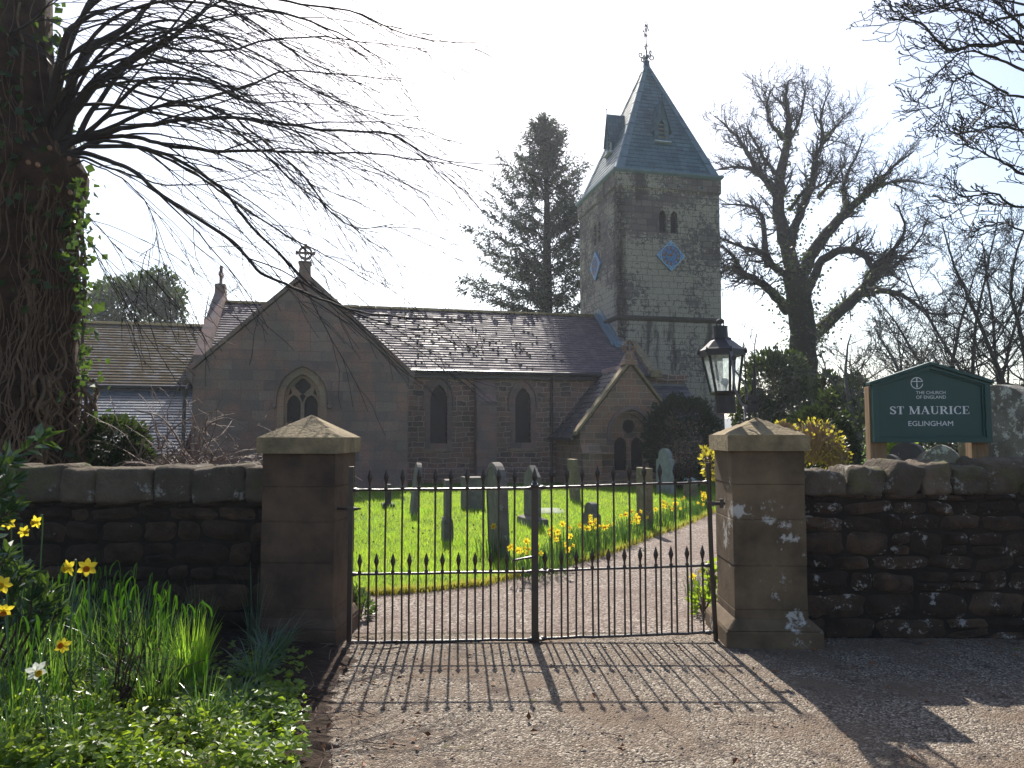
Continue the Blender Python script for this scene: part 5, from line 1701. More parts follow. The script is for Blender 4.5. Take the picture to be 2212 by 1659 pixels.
mb = MB(); r = np.random.default_rng(4); mb.leaves(b + np.array((0, 0, .24)) + r.normal(size=(160, 3)) * (.09, .09, .06), .06, r, .9); mb.build('flower_heads', MAT['bouquet_mix'], vs)
# ------------------------------------------------------------------ trees
def nrm(v): return v / (np.linalg.norm(v) + 1e-12)
def walk(p, d, L, n, r, wig, trop):
    pts = [p]
    for _ in range(n):
        d = nrm(d + r.normal(size=3) * wig + trop)
        p = p + d * (L / n)
        pts.append(p)
    return np.array(pts)
def grow(mb, p, d, L, rad, lev, r, o, tips=None):
    n = o['seg'][lev]
    pts = walk(np.asarray(p, float), nrm(np.asarray(d, float)), L, n, r, o['wig'][lev], np.asarray(o['trop'][lev]))
    rr = np.linspace(rad, max(rad * o.get('taper', .35), o['rmin']), n + 1)
    mb.tube(pts, rr, 5 if lev == 0 and rad > .03 else 3, cap=False)
    if tips is not None and lev == len(o['n']): tips.append(pts[-1])
    if lev < len(o['n']): sprout(mb, pts, rr, L, lev, r, o, tips)
    return pts
def sprout(mb, pts, rr, L, lev, r, o, tips=None, n=None):
    n = o['n'][lev] if n is None else n
    m = len(pts) - 1
    for k in range(n):
        f = o['f0'][lev] + (1 - o['f0'][lev]) * (k + r.random()) / n
        x = min(f * m, m - 1e-6); i = int(x); q = x - i
        p = pts[i] * (1 - q) + pts[i + 1] * q
        d = nrm(pts[i + 1] - pts[i])
        s = r.normal(size=3); s = nrm(s - d * s.dot(d))
        a = R(r.normal(o['ang'][lev], 12))
        nd = d * math.cos(a) + s * math.sin(a)
        nd = nrm(nd + np.asarray(o['bias'][lev]))
        grow(mb, p, nd, L * o['len'][lev] * r.uniform(.55, 1.2) * (1.15 - .5 * f), max(rr[i] * o['rr'][lev], o['rmin']), lev + 1, r, o, tips)

# --- ivy-clad trunk close on the left, with its fan of twiggy shoots
TY = 7.6
r = np.random.default_rng(31)
ivt = thing('ivy_clad_tree', 'huge old trunk wrapped in ivy stems behind the wall, throwing a fan of bare shoots', 'tree', (-5.3, TY + .1, 0))
mb = MB()
zs = np.linspace(-.1, 12, 60)
ns = 40
V = []
for z in zs:
    rad = np.interp(z, [-.1, .3, 1.0, 2.4, 3.8, 4.4, 5.0, 6.0, 12], [1.0, .86, .78, .72, .69, .70, .56, .47, .40])
    cx = np.interp(z, [-.1, 1, 4.4, 5.2, 12], [-5.5, -5.5, -5.42, -5.5, -5.6])
    for k in range(ns):
        a = 2 * math.pi * k / ns
        q = rad * (1 + .07 * math.sin(a * 5 + z * .25) + .04 * math.sin(a * 9 - z * .5 + 1) + .09 * mnoise.noise((math.cos(a) * 1.7, math.sin(a) * 1.7, z * .8)) + .05 * mnoise.noise((math.cos(a) * 6, math.sin(a) * 6, z * 2.2)))
        if abs(z - 1.9) < .55 and math.cos(a) > .3: q += .09 * (1 - abs(z - 1.9) / .55) * math.cos(a)
        if abs(z - 4.35) < .4 and math.cos(a) > .1: q += .10 * (1 - abs(z - 4.35) / .4) * math.cos(a)
        V.append((cx + q * math.cos(a), TY + .1 + q * math.sin(a), z))
mb.add(V, [(i * ns + j, i * ns + (j + 1) % ns, (i + 1) * ns + (j + 1) % ns, (i + 1) * ns + j) for i in range(len(zs) - 1) for j in range(ns)])
mb.build('trunk', MAT['bark'], ivt, smooth=True)
def trunk_pt(a, z, off=.02):
    rad = np.interp(z, [-.1, .3, 1.0, 2.4, 3.8, 4.4, 5.0, 6.0, 12], [1.0, .86, .78, .72, .69, .70, .56, .47, .40])
    cx = np.interp(z, [-.1, 1, 4.4, 5.2, 12], [-5.5, -5.5, -5.42, -5.5, -5.6])
    q = rad * (1 + .07 * math.sin(a * 5 + z * .25) + .04 * math.sin(a * 9 - z * .5 + 1) + .09 * mnoise.noise((math.cos(a) * 1.7, math.sin(a) * 1.7, z * .8)) + .05 * mnoise.noise((math.cos(a) * 6, math.sin(a) * 6, z * 2.2))) + off
    if abs(z - 1.9) < .55 and math.cos(a) > .3: q += .09 * (1 - abs(z - 1.9) / .55) * math.cos(a)
    return np.array((cx + q * math.cos(a), TY + .1 + q * math.sin(a), z))
mb = MB()
for k in range(300):
    a = r.uniform(-2.9, .55); z0 = r.uniform(.6, 4.2) if k % 3 else r.uniform(.3, 1.2)
    ln = r.uniform(.6, 2.6); n = 12
    pts = []
    for j in range(n):
        a += r.normal() * .055
        pts.append(trunk_pt(a, min(z0 + ln * j / n, 8), r.uniform(.012, .05)))
    mb.tube(smooth_path(pts, 2), r.choice([.004, .006, .009, .016], p=[.45, .3, .18, .07]), 4, cap=False)
for k in range(16):    # thick old ivy roots hanging clear on the right
    a = r.uniform(-.5, .25); n = 12
    pts = [trunk_pt(a + r.normal() * .06, 1.0 + 1.3 * j / n, .08 + .10 * r.random()) for j in range(n)]
    mb.tube(smooth_path(pts, 3), r.uniform(.010, .02), 5, cap=False)
mb.build('ivy_stems', MAT['ivy_stem'], ivt, uv=False)
mb = MB()
C, S = [], []
for k in range(1150):
    z = r.uniform(3.0, 8.6) if k < 1000 else r.uniform(1.2, 4.4)
    a = r.uniform(-2.8, .5) if k < 1000 else r.normal(-.05, .25)
    if mnoise.noise((a * 2.2, z * 1.3, 3)) < (-.05 if z > 3 else 0): continue
    C.append(trunk_pt(a, z, r.uniform(.02, .26) if k >= 1000 else r.uniform(.02, .14))); S.append(r.uniform(.06, .12))
for k in range(240):    # sprays reaching out to the right of the trunk
    v = r.uniform(380, 830); u = 155 + abs(r.normal(0, 24)) + (12 if v > 600 else 0)
    C.append(P(u, v, TY + r.uniform(-.3, .3))); S.append(r.uniform(.05, .10))
mb.leaves(C, np.array(S), r, .95, up=(0, -.6, .3), upw=.35)
mb.build('ivy_leaves', MAT['ivy_leaf'], ivt)
zc = lambda x, y, Y: P(x * .5014, y * .5014, Y)
limbs = [
    ([(380, 600), (560, 580), (760, 625), (1060, 635), (1280, 645), (1600, 660), (1900, 700), (2130, 742)], .052, 7.3),
    ([(380, 590), (600, 540), (830, 525), (1100, 515), (1380, 560), (1700, 585), (1900, 680), (2200, 712)], .055, 7.0),
    ([(330, 590), (480, 540), (700, 450), (900, 410), (1080, 350), (1240, 300), (1550, 322), (1750, 347)], .05, 7.8),
    ([(250, 600), (380, 390), (520, 280), (700, 180), (850, 80), (950, -10)], .095, 7.4),
    ([(250, 600), (320, 330), (400, 200), (560, 100), (640, 20), (720, -60)], .09, 7.7),
    ([(180, 610), (230, 400), (300, 160), (380, 60), (600, -20)], .085, 7.1),
    ([(330, 600), (440, 420), (590, 265), (740, 200), (900, 60), (960, -20)], .06, 8.0),
    ([(370, 660), (560, 715), (700, 830), (1000, 1020), (1130, 1160), (1290, 1240), (1550, 1335), (1850, 1370), (2100, 1372)], .048, 6.9),
    ([(370, 630), (600, 640), (780, 700), (960, 820), (1100, 1000), (1250, 1150), (1400, 1270), (1600, 1380), (1850, 1442), (2100, 1372)], .045, 7.1),
    ([(370, 680), (540, 750), (700, 800), (880, 792), (1050, 762), (1200, 710)], .028, 7.2),
    ([(380, 620), (520, 610), (700, 660), (850, 740), (1000, 850), (1200, 990), (1400, 1090), (1620, 1222)], .04, 7.5),
    ([(350, 590), (500, 470), (640, 350), (800, 340), (960, 370), (1060, 430), (1300, 430), (1500, 440)], .045, 7.0),
    ([(240, 560), (300, 260), (500, 150), (800, 212), (1000, 210), (1150, 170), (1400, 150), (1600, 172), (1850, 195)], .045, 8.1),
    ([(300, 590), (330, 430), (430, 340), (600, 390), (850, 450), (1050, 600), (1250, 780), (1400, 880), (1560, 970)], .042, 7.6),
    ([(0, 165), (80, 120), (190, 45), (250, -20)], .045, 6.6),
    ([(360, 600), (500, 485), (900, 450), (1100, 560), (1300, 740), (1420, 900), (1520, 970), (1700, 930)], .035, 7.9),
    ([(260, 590), (420, 330), (600, 240), (850, 330), (1050, 420), (1250, 560), (1450, 700), (1600, 800)], .035, 7.3),
    ([(250, 590), (420, 250), (700, 90), (950, 130), (1200, 260), (1400, 380), (1650, 470), (1850, 500)], .038, 7.5),
    ([(230, 590), (370, 200), (620, 30), (900, 30), (1100, 110), (1300, 260), (1500, 330)], .045, 7.0),
    ([(180, 590), (260, 250), (420, -20), (700, -40), (1000, 20), (1300, 90), (1500, 190), (1720, 330)], .05, 7.2),
    ([(200, 590), (330, 160), (480, -60), (900, -90), (1250, 0), (1500, 40), (1800, 170), (2100, 190)], .05, 7.9),
    ([(360, 690), (560, 790), (650, 930), (665, 1060), (600, 1120)], .018, 7.0),
    ([(340, 980), (420, 1100), (470, 1210)], .014, 7.3), ([(350, 900), (450, 1000), (560, 1120), (650, 1180)], .012, 7.1),
]
opt = dict(n=[7, 3], seg=[9, 6, 4], wig=[.07, .10, .13], trop=[(.05, .0, -.055), (.04, 0, -.07), (.03, 0, -.06)], f0=[.12, .2], ang=[32, 34], bias=[(.42, 0, -.22), (.3, 0, -.2)], len=[.5, .42], rr=[.42, .5], rmin=.0032, taper=.3)
br, tw = MB(), MB()
for k, (px, r0, Y) in enumerate(limbs):
    Y1 = Y + r.normal() * .9
    sg_ = r.uniform(-.35, .5)
    n = len(px)
    pts = smooth_path([zc(x, y, TY * (1 - min(1, j / 2)) + (Y + (Y1 - Y) * j / n) * min(1, j / 2)) for j, (x, y) in enumerate(px)], 6)
    pts = np.vstack([[(-5.35, TY, pts[0][2] - .3 + sg_)], [(pts[0] * .55 + np.array((-5.35, TY, pts[0][2] - .25 + sg_)) * .45)], pts])
    pts[4:] += np.cumsum(r.normal(size=(len(pts) - 4, 3)) * .006, 0)
    rr = np.interp(np.linspace(0, 1, len(pts)), [0, .15, .6, 1], [r0 * 1.0, r0 * .72, r0 * .42, .006])
    br.tube(pts, rr * (.85 if k in (3, 4, 5) else .62), 8, cap=False)
    Lb = np.linalg.norm(np.diff(pts, axis=0), axis=1).sum()
    cnt = int((4 + Lb * 2.0) * (.5 if k in (7, 8) else 1))
    sub = dict(opt)
    for q in range(cnt):
        f = .18 + .8 * (q + r.random()) / cnt
        i = min(int(f * (len(pts) - 1)), len(pts) - 2)
        d = nrm(pts[i + 1] - pts[i])
        up = 1 if r.random() < .3 else -1
        nd = nrm(d + np.array((.5, r.normal() * .35, up * r.uniform(.1, .6) - .14)))
        grow(tw, pts[i], nd, r.uniform(.8, 2.9) * (1.15 - .8 * f), max(rr[i] * .36, .0048), 1, r, dict(opt, n=[0, 4], seg=[0, 11, 6], wig=[0, .07, .11]))
br.build('branches', MAT['bark_twig'], ivt, smooth=True, uv=False)
tw.build('twigs', MAT['bark_twig'], ivt, uv=False)
mb = MB()
for (u, v) in ((62, 353), (82, 358), (108, 322), (150, 345), (152, 418)):
    p = P(u, v, TY - .85)
    mb.lathe(p, [(.018, 0), (.02, .04), (.001, .044)], 8, axis=(.5, -1, .1))
mb.build('cut_stub', MAT['cut_wood'], ivt)
mb = MB()
for k in range(320):
    p = np.array((-5.45 + r.uniform(-1.3, 1.0), TY - .9 + r.normal() * .25, r.uniform(.9, 1.5)))
    mb.tube(walk(p, nrm(np.array((r.normal(), r.normal() * .5, .9))), r.uniform(.15, .5), 4, r, .3, np.zeros(3)), r.uniform(.002, .005), 3, cap=False)
mb.build('dead_shoots', MAT['ivy_stem'], ivt, uv=False)['kind'] = 'stuff'

# --- traced limb tree helper (picture-shaped skeleton at one real distance, given its own depth)
def skeleton(mb, limbs, px, Y, r, spread, rootY=None):
    out = []
    for pts_px, w0, w1 in limbs:
        n = len(pts_px)
        y0 = Y
        dy = r.normal() * spread
        p3 = [P(*px(x, y), y0 + dy * j / max(1, n - 1)) for j, (x, y) in enumerate(pts_px)]
        pts = smooth_path(p3, 5)
        k = Y / 1600 * .5 * .5014
        L_ = len(pts)
        pts[2:] += r.normal(size=(L_ - 2, 3)) * (np.linalg.norm(pts[-1] - pts[0]) * .004)
        rr = np.interp(np.linspace(0, 1, L_), [0, 1], [w0 * k, w1 * k])
        mb.tube(pts, rr, 8, cap=False)
        out.append((pts, rr))
    return out
zr = lambda x, y: (1106 + x * .5014, y * .5014)

# --- great bare tree with ivy on its limbs
r = np.random.default_rng(41)
IY = 38.0
b = P(*zr(1265, 1800), IY); b[2] = 0
gt = thing('bare_tree', 'great spreading bare tree with ivy sleeves on trunk and limbs, right of the tower', 'tree', tuple(b))
L_ = [
    ([(1262, 1950), (1260, 1659), (1250, 1450), (1235, 1290), (1220, 1180)], 125, 92),
    ([(1220, 1190), (1180, 1050), (1150, 900), (1160, 750), (1185, 620), (1190, 500), (1180, 400), (1200, 340)], 74, 5),
    ([(1150, 850), (1080, 760), (1000, 640), (940, 560), (870, 500)], 34, 4),
    ([(1150, 760), (1100, 700), (1040, 600), (1010, 540)], 20, 4),
    ([(1195, 1060), (1240, 930), (1290, 800), (1310, 680), (1340, 600), (1330, 500), (1365, 390)], 44, 4),
    ([(1340, 600), (1400, 540), (1455, 480)], 15, 4), ([(1165, 600), (1110, 520), (1100, 440), (1130, 365)], 18, 4),
    ([(1240, 1200), (1320, 1050), (1420, 930), (1530, 830), (1600, 760), (1730, 650)], 62, 5),
    ([(1440, 910), (1430, 800), (1470, 700), (1520, 580)], 26, 4), ([(1530, 830), (1620, 790), (1700, 780), (1815, 800)], 20, 4),
    ([(1320, 850), (1390, 770), (1445, 680)], 20, 4),
    ([(1270, 1260), (1340, 1120), (1450, 1075), (1520, 1100), (1560, 1150), (1640, 1080), (1690, 980), (1655, 870)], 42, 5),
    ([(1270, 1470), (1400, 1350), (1520, 1240), (1570, 1180), (1640, 1090)], 60, 30),
    ([(1530, 1250), (1620, 1255), (1700, 1280), (1800, 1350), (1910, 1350)], 30, 4),
    ([(1210, 1190), (1130, 1150), (1080, 1090), (980, 1060), (890, 1020)], 42, 5),
    ([(1185, 1340), (1100, 1240), (1000, 1180), (940, 1150), (880, 1200)], 44, 5),
    ([(1100, 1150), (1080, 950), (1030, 890), (900, 880)], 30, 5), ([(1150, 830), (1060, 740), (950, 720), (850, 740)], 26, 4),
    ([(1000, 1180), (930, 1080), (880, 1060)], 20, 4), ([(1200, 900), (1260, 820), (1330, 800), (1390, 720)], 18, 4),
    ([(1560, 1150), (1640, 1150), (1740, 1050), (1800, 930)], 20, 4), ([(1185, 620), (1230, 540), (1260, 420), (1250, 350)], 18, 4),
]
mb = MB()
sk_ = skeleton(mb, L_, zr, IY, r, 3.0)
mb.build('trunk', MAT['bark_far'], gt, smooth=True, uv=False)
o3 = dict(n=[0, 5, 4], seg=[0, 6, 4, 3], wig=[0, .16, .18, .2], trop=[None, (0, 0, .05), (0, 0, .04), (0, 0, .03)], f0=[0, .2, .2], ang=[0, 42, 42], bias=[None, (0, 0, .15), (0, 0, .1)], len=[0, .55, .55], rr=[0, .6, .6], rmin=.0085, taper=.4)
mb = MB()
cen = P(*zr(1240, 1000), IY)
for pts, rr in sk_[1:]:
    L0 = np.linalg.norm(np.diff(pts, axis=0), axis=1).sum()
    for q in range(int(12 + L0 * 4.0)):
        f = .22 + .78 * (q + r.random()) / int(12 + L0 * 4.0)
        i = min(int(f * (len(pts) - 1)), len(pts) - 2)
        d = nrm(pts[i + 1] - pts[i]); out_ = nrm(pts[i] - cen)
        grow(mb, pts[i], nrm(d * .6 + out_ * .35 + r.normal(size=3) * .6), r.uniform(.4, 1.7), max(min(rr[i] * .4, .06), .014), 1, r, o3)
mb.build('twigs', MAT['bark_far'], gt, uv=False)
mb = MB()
for j, (pts, rr) in enumerate(sk_):
    for i in range(len(pts)):
        f = i / len(pts)
        dens = 110 if j == 0 else (max(0, 50 - 80 * f) if j in (1, 4, 7) else (70 if j == 12 else max(0, 22 - 60 * f)))
        if j == 7 and .3 < f < .75: dens = 46
        n = int(dens * r.uniform(.4, 1.5))
        if n: mb.leaves(pts[i] + r.normal(size=(n, 3)) * (rr[i] * .7 + .06) + nrm(r.normal(size=3)) * rr[i] * .5, r.uniform(.10, .2, n), r, .85)
mb.build('ivy', MAT['ivy_leaf_far'], gt)

# --- bare tree on the right whose trunk stands outside the picture
r = np.random.default_rng(43)
ot = thing('overhanging_tree', 'bare tree reaching in over the church sign with upturned budded twigs', 'tree', (9.2, 8.6, 0))
L_ = [
    ([(2700, 300), (2400, 195), (2206, 185), (2000, 200), (1880, 210), (1760, 100), (1650, 40), (1600, -5)], 26, 3),
    ([(2500, 80), (2206, 60), (2050, 90), (1950, 40), (1800, 30), (1690, 10)], 17, 3),
    ([(2400, 320), (2206, 300), (2080, 250), (1960, 222), (1860, 290), (1760, 420), (1740, 440)], 15, 2.5),
    ([(2500, 420), (2206, 420), (2090, 380), (1960, 320), (1870, 400), (1840, 500), (1805, 600)], 13, 2.5),
    ([(2700, 800), (2400, 790), (2206, 750), (2100, 690), (1990, 640), (1880, 610)], 20, 3),
    ([(2500, 880), (2206, 900), (2080, 830), (1960, 850), (1880, 800)], 14, 2.5),
    ([(2450, 560), (2206, 560), (2080, 545), (1960, 570), (1890, 560)], 13, 2.5),
    ([(2500, 1010), (2206, 990), (2100, 960), (1960, 1000), (1830, 1000)], 12, 2.5),
    ([(2206, 120), (2100, 20), (2000, -40)], 12, 3), ([(2500, 240), (2300, 240), (2206, 235), (2120, 130), (2000, 90), (1900, 120)], 12, 2.5),
    ([(2400, 690), (2250, 640), (2150, 480), (2120, 420)], 12, 2.5),
    ([(2206, 20), (2060, -10), (1900, 10), (1780, 60)], 10, 2.5),
]
mb = MB()
sk_ = skeleton(mb, L_, zr, 8.6, r, 1.2)
mb.tube([(9.2, 8.6, -.05), (9.1, 8.6, 2), (8.9, 8.6, 5), (8.7, 8.6, 8)], [.42, .34, .28, .16], 12)
for pts, rr in sk_: mb.tube([pts[0], pts[0] * .5 + np.array((9.0, 8.6, pts[0][2] - 1.0)) * .5, (8.95, 8.6, max(1.5, pts[0][2] - 1.6))], [rr[0], rr[0] * 1.2, rr[0] * 1.7], 8, cap=False)
mb.build('branches', MAT['bark_twig'], ot, smooth=True, uv=False)
mb = MB()
o4 = dict(n=[0, 3, 2], seg=[0, 7, 5, 3], wig=[0, .16, .18, .2], trop=[None, (-.03, 0, .07), (-.02, 0, .06), (0, 0, .06)], f0=[0, .25, .25], ang=[0, 46, 46], bias=[None, (-.15, 0, .1), (-.1, 0, .1)], len=[0, .5, .5], rr=[0, .6, .65], rmin=.0048, taper=.55)
tips = []
for pts, rr in sk_:
    L0 = np.linalg.norm(np.diff(pts, axis=0), axis=1).sum()
    nq = int(6 + L0 * 5.5)
    for q in range(nq):
        f = .25 + .75 * (q + r.random()) / nq
        i = min(int(f * (len(pts) - 1)), len(pts) - 2)
        d = nrm(pts[i + 1] - pts[i])
        grow(mb, pts[i], nrm(d * .8 + r.normal(size=3) * .55 + np.array((-.1, 0, -.05))), r.uniform(.22, .75), max(min(rr[i] * .5, .013), .0065), 1, r, o4, tips)
mb.build('twigs', MAT['bark_twig'], ot, uv=False)
mb = MB(); tips = np.array(tips); mb.leaves(tips, .028, r, .7); mb.build('buds', MAT['bark_twig'], ot)

# --- generic bare tree
def bare_tree(label, u, Y, vtop, rad, seed, stems=1, lean=0.0, mat='bark_far', dense=1.0, spread=.5, ivy=0, wig=.07):
    r = np.random.default_rng(seed)
    b = P(u, 1000, Y); b[2] = 0
    H = P(u, vtop, Y)[2]
    t = thing('bare_tree', label, 'tree', tuple(b), 0, 'background trees')
    mb, tw = MB(), MB()
    o = dict(n=[0, int(5 * dense), 4, 2], seg=[8, 7, 5, 3, 3], wig=[.06, .13, .17, .2, .2], trop=[None, (0, 0, .06), (0, 0, .05), (0, 0, .03), (0, 0, 0)], f0=[0, .25, .2, .2], ang=[0, 40, 42, 42], bias=[None, (0, 0, .15), (0, 0, .1), (0, 0, 0)], len=[0, .5, .5, .5], rr=[0, .55, .6, .6], rmin=max(.006, Y * .00026), taper=.4)
    for s in range(stems):
        d = nrm(np.array((lean + r.normal() * .16 * (stems > 1), r.normal() * .1, 1)))
        pts = walk(b + np.array((r.normal() * .1 * (stems > 1), 0, -.05)), d, H * r.uniform(.85, 1), 12, r, wig, np.array((0, 0, .02)))
        rr = np.linspace(rad / (1 + .3 * (stems - 1)), .02, 13)
        mb.tube(pts, rr, 7, cap=False)
        n = int(13 * dense)
        for q in range(n):
            f = .22 + .76 * (q + r.random()) / n
            i = min(int(f * 12), 11)
            a = r.uniform(0, 2 * math.pi)
            nd = nrm(np.array((math.cos(a), math.sin(a), r.uniform(.2, .9))))
            grow(tw, pts[i], nd, H * spread * (1.1 - .75 * f) * r.uniform(.6, 1.1), max(rr[i] * .5, .015), 1, r, o)
        if ivy:
            lv = MB()
            for i in range(7):
                lv.leaves(pts[i] + r.normal(size=(ivy, 3)) * (rr[i] + .22), r.uniform(.1, .22, ivy), r, .85)
            lv.build('ivy', MAT['ivy_leaf_far'], t)
    mb.build('trunk', MAT[mat], t, smooth=True, uv=False)
    tw.build('branches', MAT[mat], t, uv=False)
    return t
bare_tree('many stemmed bare tree rising above the right end of the church sign', 2135, 30, 470, .2, 51, 4, 0.02, spread=.42, dense=1.5)
bare_tree('slender bare tree with thin straight limbs left of the many stemmed one', 2060, 34, 520, .2, 52, 2, .0, spread=.38, dense=1.5)
bare_tree('bare tree at the edge of the picture behind the lichened headstone', 2230, 26, 420, .2, 53, 3, -.03, spread=.4, dense=1.4)
bare_tree('crooked lichen grey tree with low limbs beside the sign', 1862, 22, 640, .15, 54, 2, .03, 'bark_grey', 1.3, .55, 40, .17)
bare_tree('twiggy young tree just behind the lantern', 1608, 30, 690, .08, 55, 2, .0, spread=.4, dense=.7)
bare_tree('thin bare tree seen low between the great tree and the sign', 1960, 44, 660, .16, 56, 2, .0, spread=.5)
bare_tree('wispy bare tree behind the chancel roof', 418, 46, 590, .14, 57, 1, .05, spread=.5)
bare_tree('faint bare treetop over the middle of the nave roof', 960, 70, 640, .16, 58, 2, .0, spread=.4, dense=.8)

# --- conifer behind the nave
r = np.random.default_rng(61)
KY = 42.0
b = P(1183, 1000, KY); b[2] = 0
H = P(1183, 257, KY)[2]
con = thing('conifer', 'tall dark conifer with sparse drooping boughs behind the nave roof', 'tree', tuple(b))
mb = MB()
mb.tube([b, b + (0, 0, H * .5), b + (0, 0, H)], [.42, .30, .03], 10)
mb.build('trunk', MAT['bark_far'], con, smooth=True, uv=False)
bm_, nd_ = MB(), MB()
for k in range(290):
    f = r.uniform(.24, .985)
    z = H * f
    a = r.uniform(0, 2 * math.pi)
    L = np.interp(f, [.24, .45, .55, .65, .8, .92, 1], [4.6, 5.0, 4.8, 4.1, 2.7, 1.4, .2]) * r.uniform(.4, 1.12)
    if math.cos(a) < -.3: L *= 1.08
    el = np.interp(f, [.24, .6, 1], [.12, .42, .8]) + r.normal() * .1
    d = np.array((math.cos(a) * math.cos(el), math.sin(a) * math.cos(el), math.sin(el)))
    pts = walk(b + np.array((0, 0, z)), d, L, 7, r, .06, np.array((0, 0, .03)))
    bm_.tube(pts, np.linspace(.05 * (1.1 - f) + .014, .008, 8), 3, cap=False)
    for s in range(int(4 + L * 11)):
        q = r.uniform(.25, 1); i = min(int(q * 7), 6)
        p = pts[i] + (pts[i + 1] - pts[i]) * r.random()
        sd = nrm(nrm(pts[i + 1] - pts[i]) * .7 + r.normal(size=3) * .5 + np.array((0, 0, -.28)))
        ln = r.uniform(.25, .7) * (1.25 - .6 * q)
        sp_ = p + np.outer(np.linspace(0, 1, 6), sd * ln)
        nd_.leaves(sp_ + r.normal(size=sp_.shape) * .025, r.uniform(.14, .25, 6), r, .34, dirs=np.repeat((sd * .8 + np.array((0, 0, -.15)))[None], 6, 0))
bm_.build('boughs', MAT['bark_far'], con, uv=False)
nd_.build('needles', MAT['needle'], con, uv=False)

# --- leafy masses
def leafy(name, label, cat, blobs, n, size, mat, seed, inner=True, group=None, twigs=0, twig_mat='bramble_twig', upw=.2, base=None, shell=.8, stem='stems'):
    """blobs: (centre, radii) lobes; leaves crowd the outer shell and thin inwards"""
    r = np.random.default_rng(seed)
    c0 = np.array(blobs[0][0], float)
    t = thing(name, label, cat, (c0[0], c0[1], 0) if base is None else tuple(base), 0, group)
    mb = MB()
    w = np.array([b[1][0] * b[1][2] for b in blobs]); w = w / w.sum()
    for (c, rad), f in zip(blobs, w):
        m = int(n * f)
        d = r.normal(size=(m, 3)); d /= np.linalg.norm(d, axis=1)[:, None]
        q = shell + (1 - shell) * r.random((m, 1)) ** .6 * 1.2 - .25 * r.random((m, 1)) ** 3
        bump = np.array([1 + .14 * mnoise.noise(Vector(x * 2.3 + seed)) + .08 * mnoise.noise(Vector(x * 6 + seed)) for x in d])[:, None]
        C = np.array(c) + d * q * bump * np.array(rad)
        k = C[:, 2] > .02
        mb.leaves(C[k], r.uniform(size * .6, size * 1.3, k.sum()), r, .6, dirs=d[k] + np.array((0, 0, .2)), up=None)
    mb.build('leaves', MAT[mat], t)
    mb = MB()
    for c, rad in blobs:
        g0 = np.array((c[0], c[1], max(.0, c[2] - rad[2])))
        for k in range(6 + twigs):
            d = r.normal(size=3); d[2] = abs(d[2]) + .3; d = nrm(d)
            e = np.array(c) + d * np.array(rad) * r.uniform(.7, 1.08 if twigs else .9)
            mid = (g0 + e) / 2 + r.normal(size=3) * np.array(rad) * .12
            mb.tube(smooth_path([g0, mid, e], 3), np.linspace(.02, .004, 7) * (1 if twigs == 0 else .6), 3, cap=False)
    mb.build(stem, MAT[twig_mat], t, uv=False)
    return t
def B(u, v, Y, ru, rv, ry=None):
    k = Y / 1600
    return (P(u, v, Y), (ru * k, ry if ry else ru * k, rv * k))
leafy('clipped_bush', 'big round clipped evergreen bush hiding the right side of the porch', 'bush', [B(1474, 952, 21.7, 80, 98)], 9000, .10, 'box_leaf', 71, shell=.86)
leafy('clipped_bush', 'low domed clipped evergreen bush behind the golden shrub', 'bush', [B(1765, 945, 13.5, 76, 62), B(1815, 985, 13.5, 38, 50)], 6000, .075, 'box_leaf', 72, shell=.86)
leafy('golden_shrub', 'twiggy golden leaved shrub behind the lantern pillar and wall', 'shrub', [B(1755, 955, 8.6, 66, 46), B(1690, 935, 8.5, 30, 26), B(1800, 985, 8.6, 34, 34)], 620, .045, 'golden_leaf', 73, twigs=340, shell=.8, twig_mat='pale_twig')
leafy('golden_shrub', 'sprig of golden leaves poking out between pillar and gate post', 'shrub', [B(1533, 1000, 6.9, 15, 36, .12)], 150, .05, 'golden_leaf', 74, twigs=6, shell=.4)
leafy('evergreen_shrub', 'round glossy evergreen shrub between ivy trunk and bare arching shrub', 'shrub', [B(240, 955, 8.2, 70, 52), B(200, 985, 8.1, 36, 36), B(285, 985, 8.1, 38, 34)], 5200, .06, 'shrub_leaf', 75, shell=.8)
leafy('ivy_bush', 'tall mass of ivy and holly at the foot of the great bare tree', 'bush', [B(1660, 830, 33, 52, 70), B(1625, 890, 32, 40, 50), B(1720, 880, 33, 60, 60), B(1700, 800, 34, 40, 40)], 7500, .22, 'ivy_leaf_far', 76, shell=.6, twigs=10)
leafy('ivy_bush', 'rough ivy bush below the crooked grey tree', 'bush', [B(1810, 900, 27, 44, 60), B(1850, 860, 27, 30, 50), B(1790, 850, 28, 30, 44)], 3800, .2, 'ivy_leaf_far', 77, shell=.55, twigs=12)
leafy('yard_shrub', 'light green shrub seen under the sign board', 'shrub', [B(1945, 968, 15, 24, 34), B(1935, 985, 15, 30, 24)], 900, .10, 'cover_leaf', 78, shell=.5)
leafy('yard_shrub', 'dark glossy bush between headstones under the sign', 'shrub', [B(2070, 968, 16, 34, 46), B(2010, 975, 17, 44, 36)], 2600, .10, 'box_leaf', 79, shell=.7)
leafy('dark_tree', 'dark evergreen tree over the chancel roof', 'tree', [B(265, 670, 50, 86, 56), B(335, 640, 50, 54, 42), B(210, 690, 50, 50, 50), B(372, 672, 50, 28, 34), B(300, 615, 51, 36, 28), B(240, 625, 50, 30, 24), B(352, 602, 50, 26, 20), B(385, 640, 51, 18, 16)], 7600, .30, 'ivy_leaf_far', 80, shell=.3, twigs=60, twig_mat='bark_far')
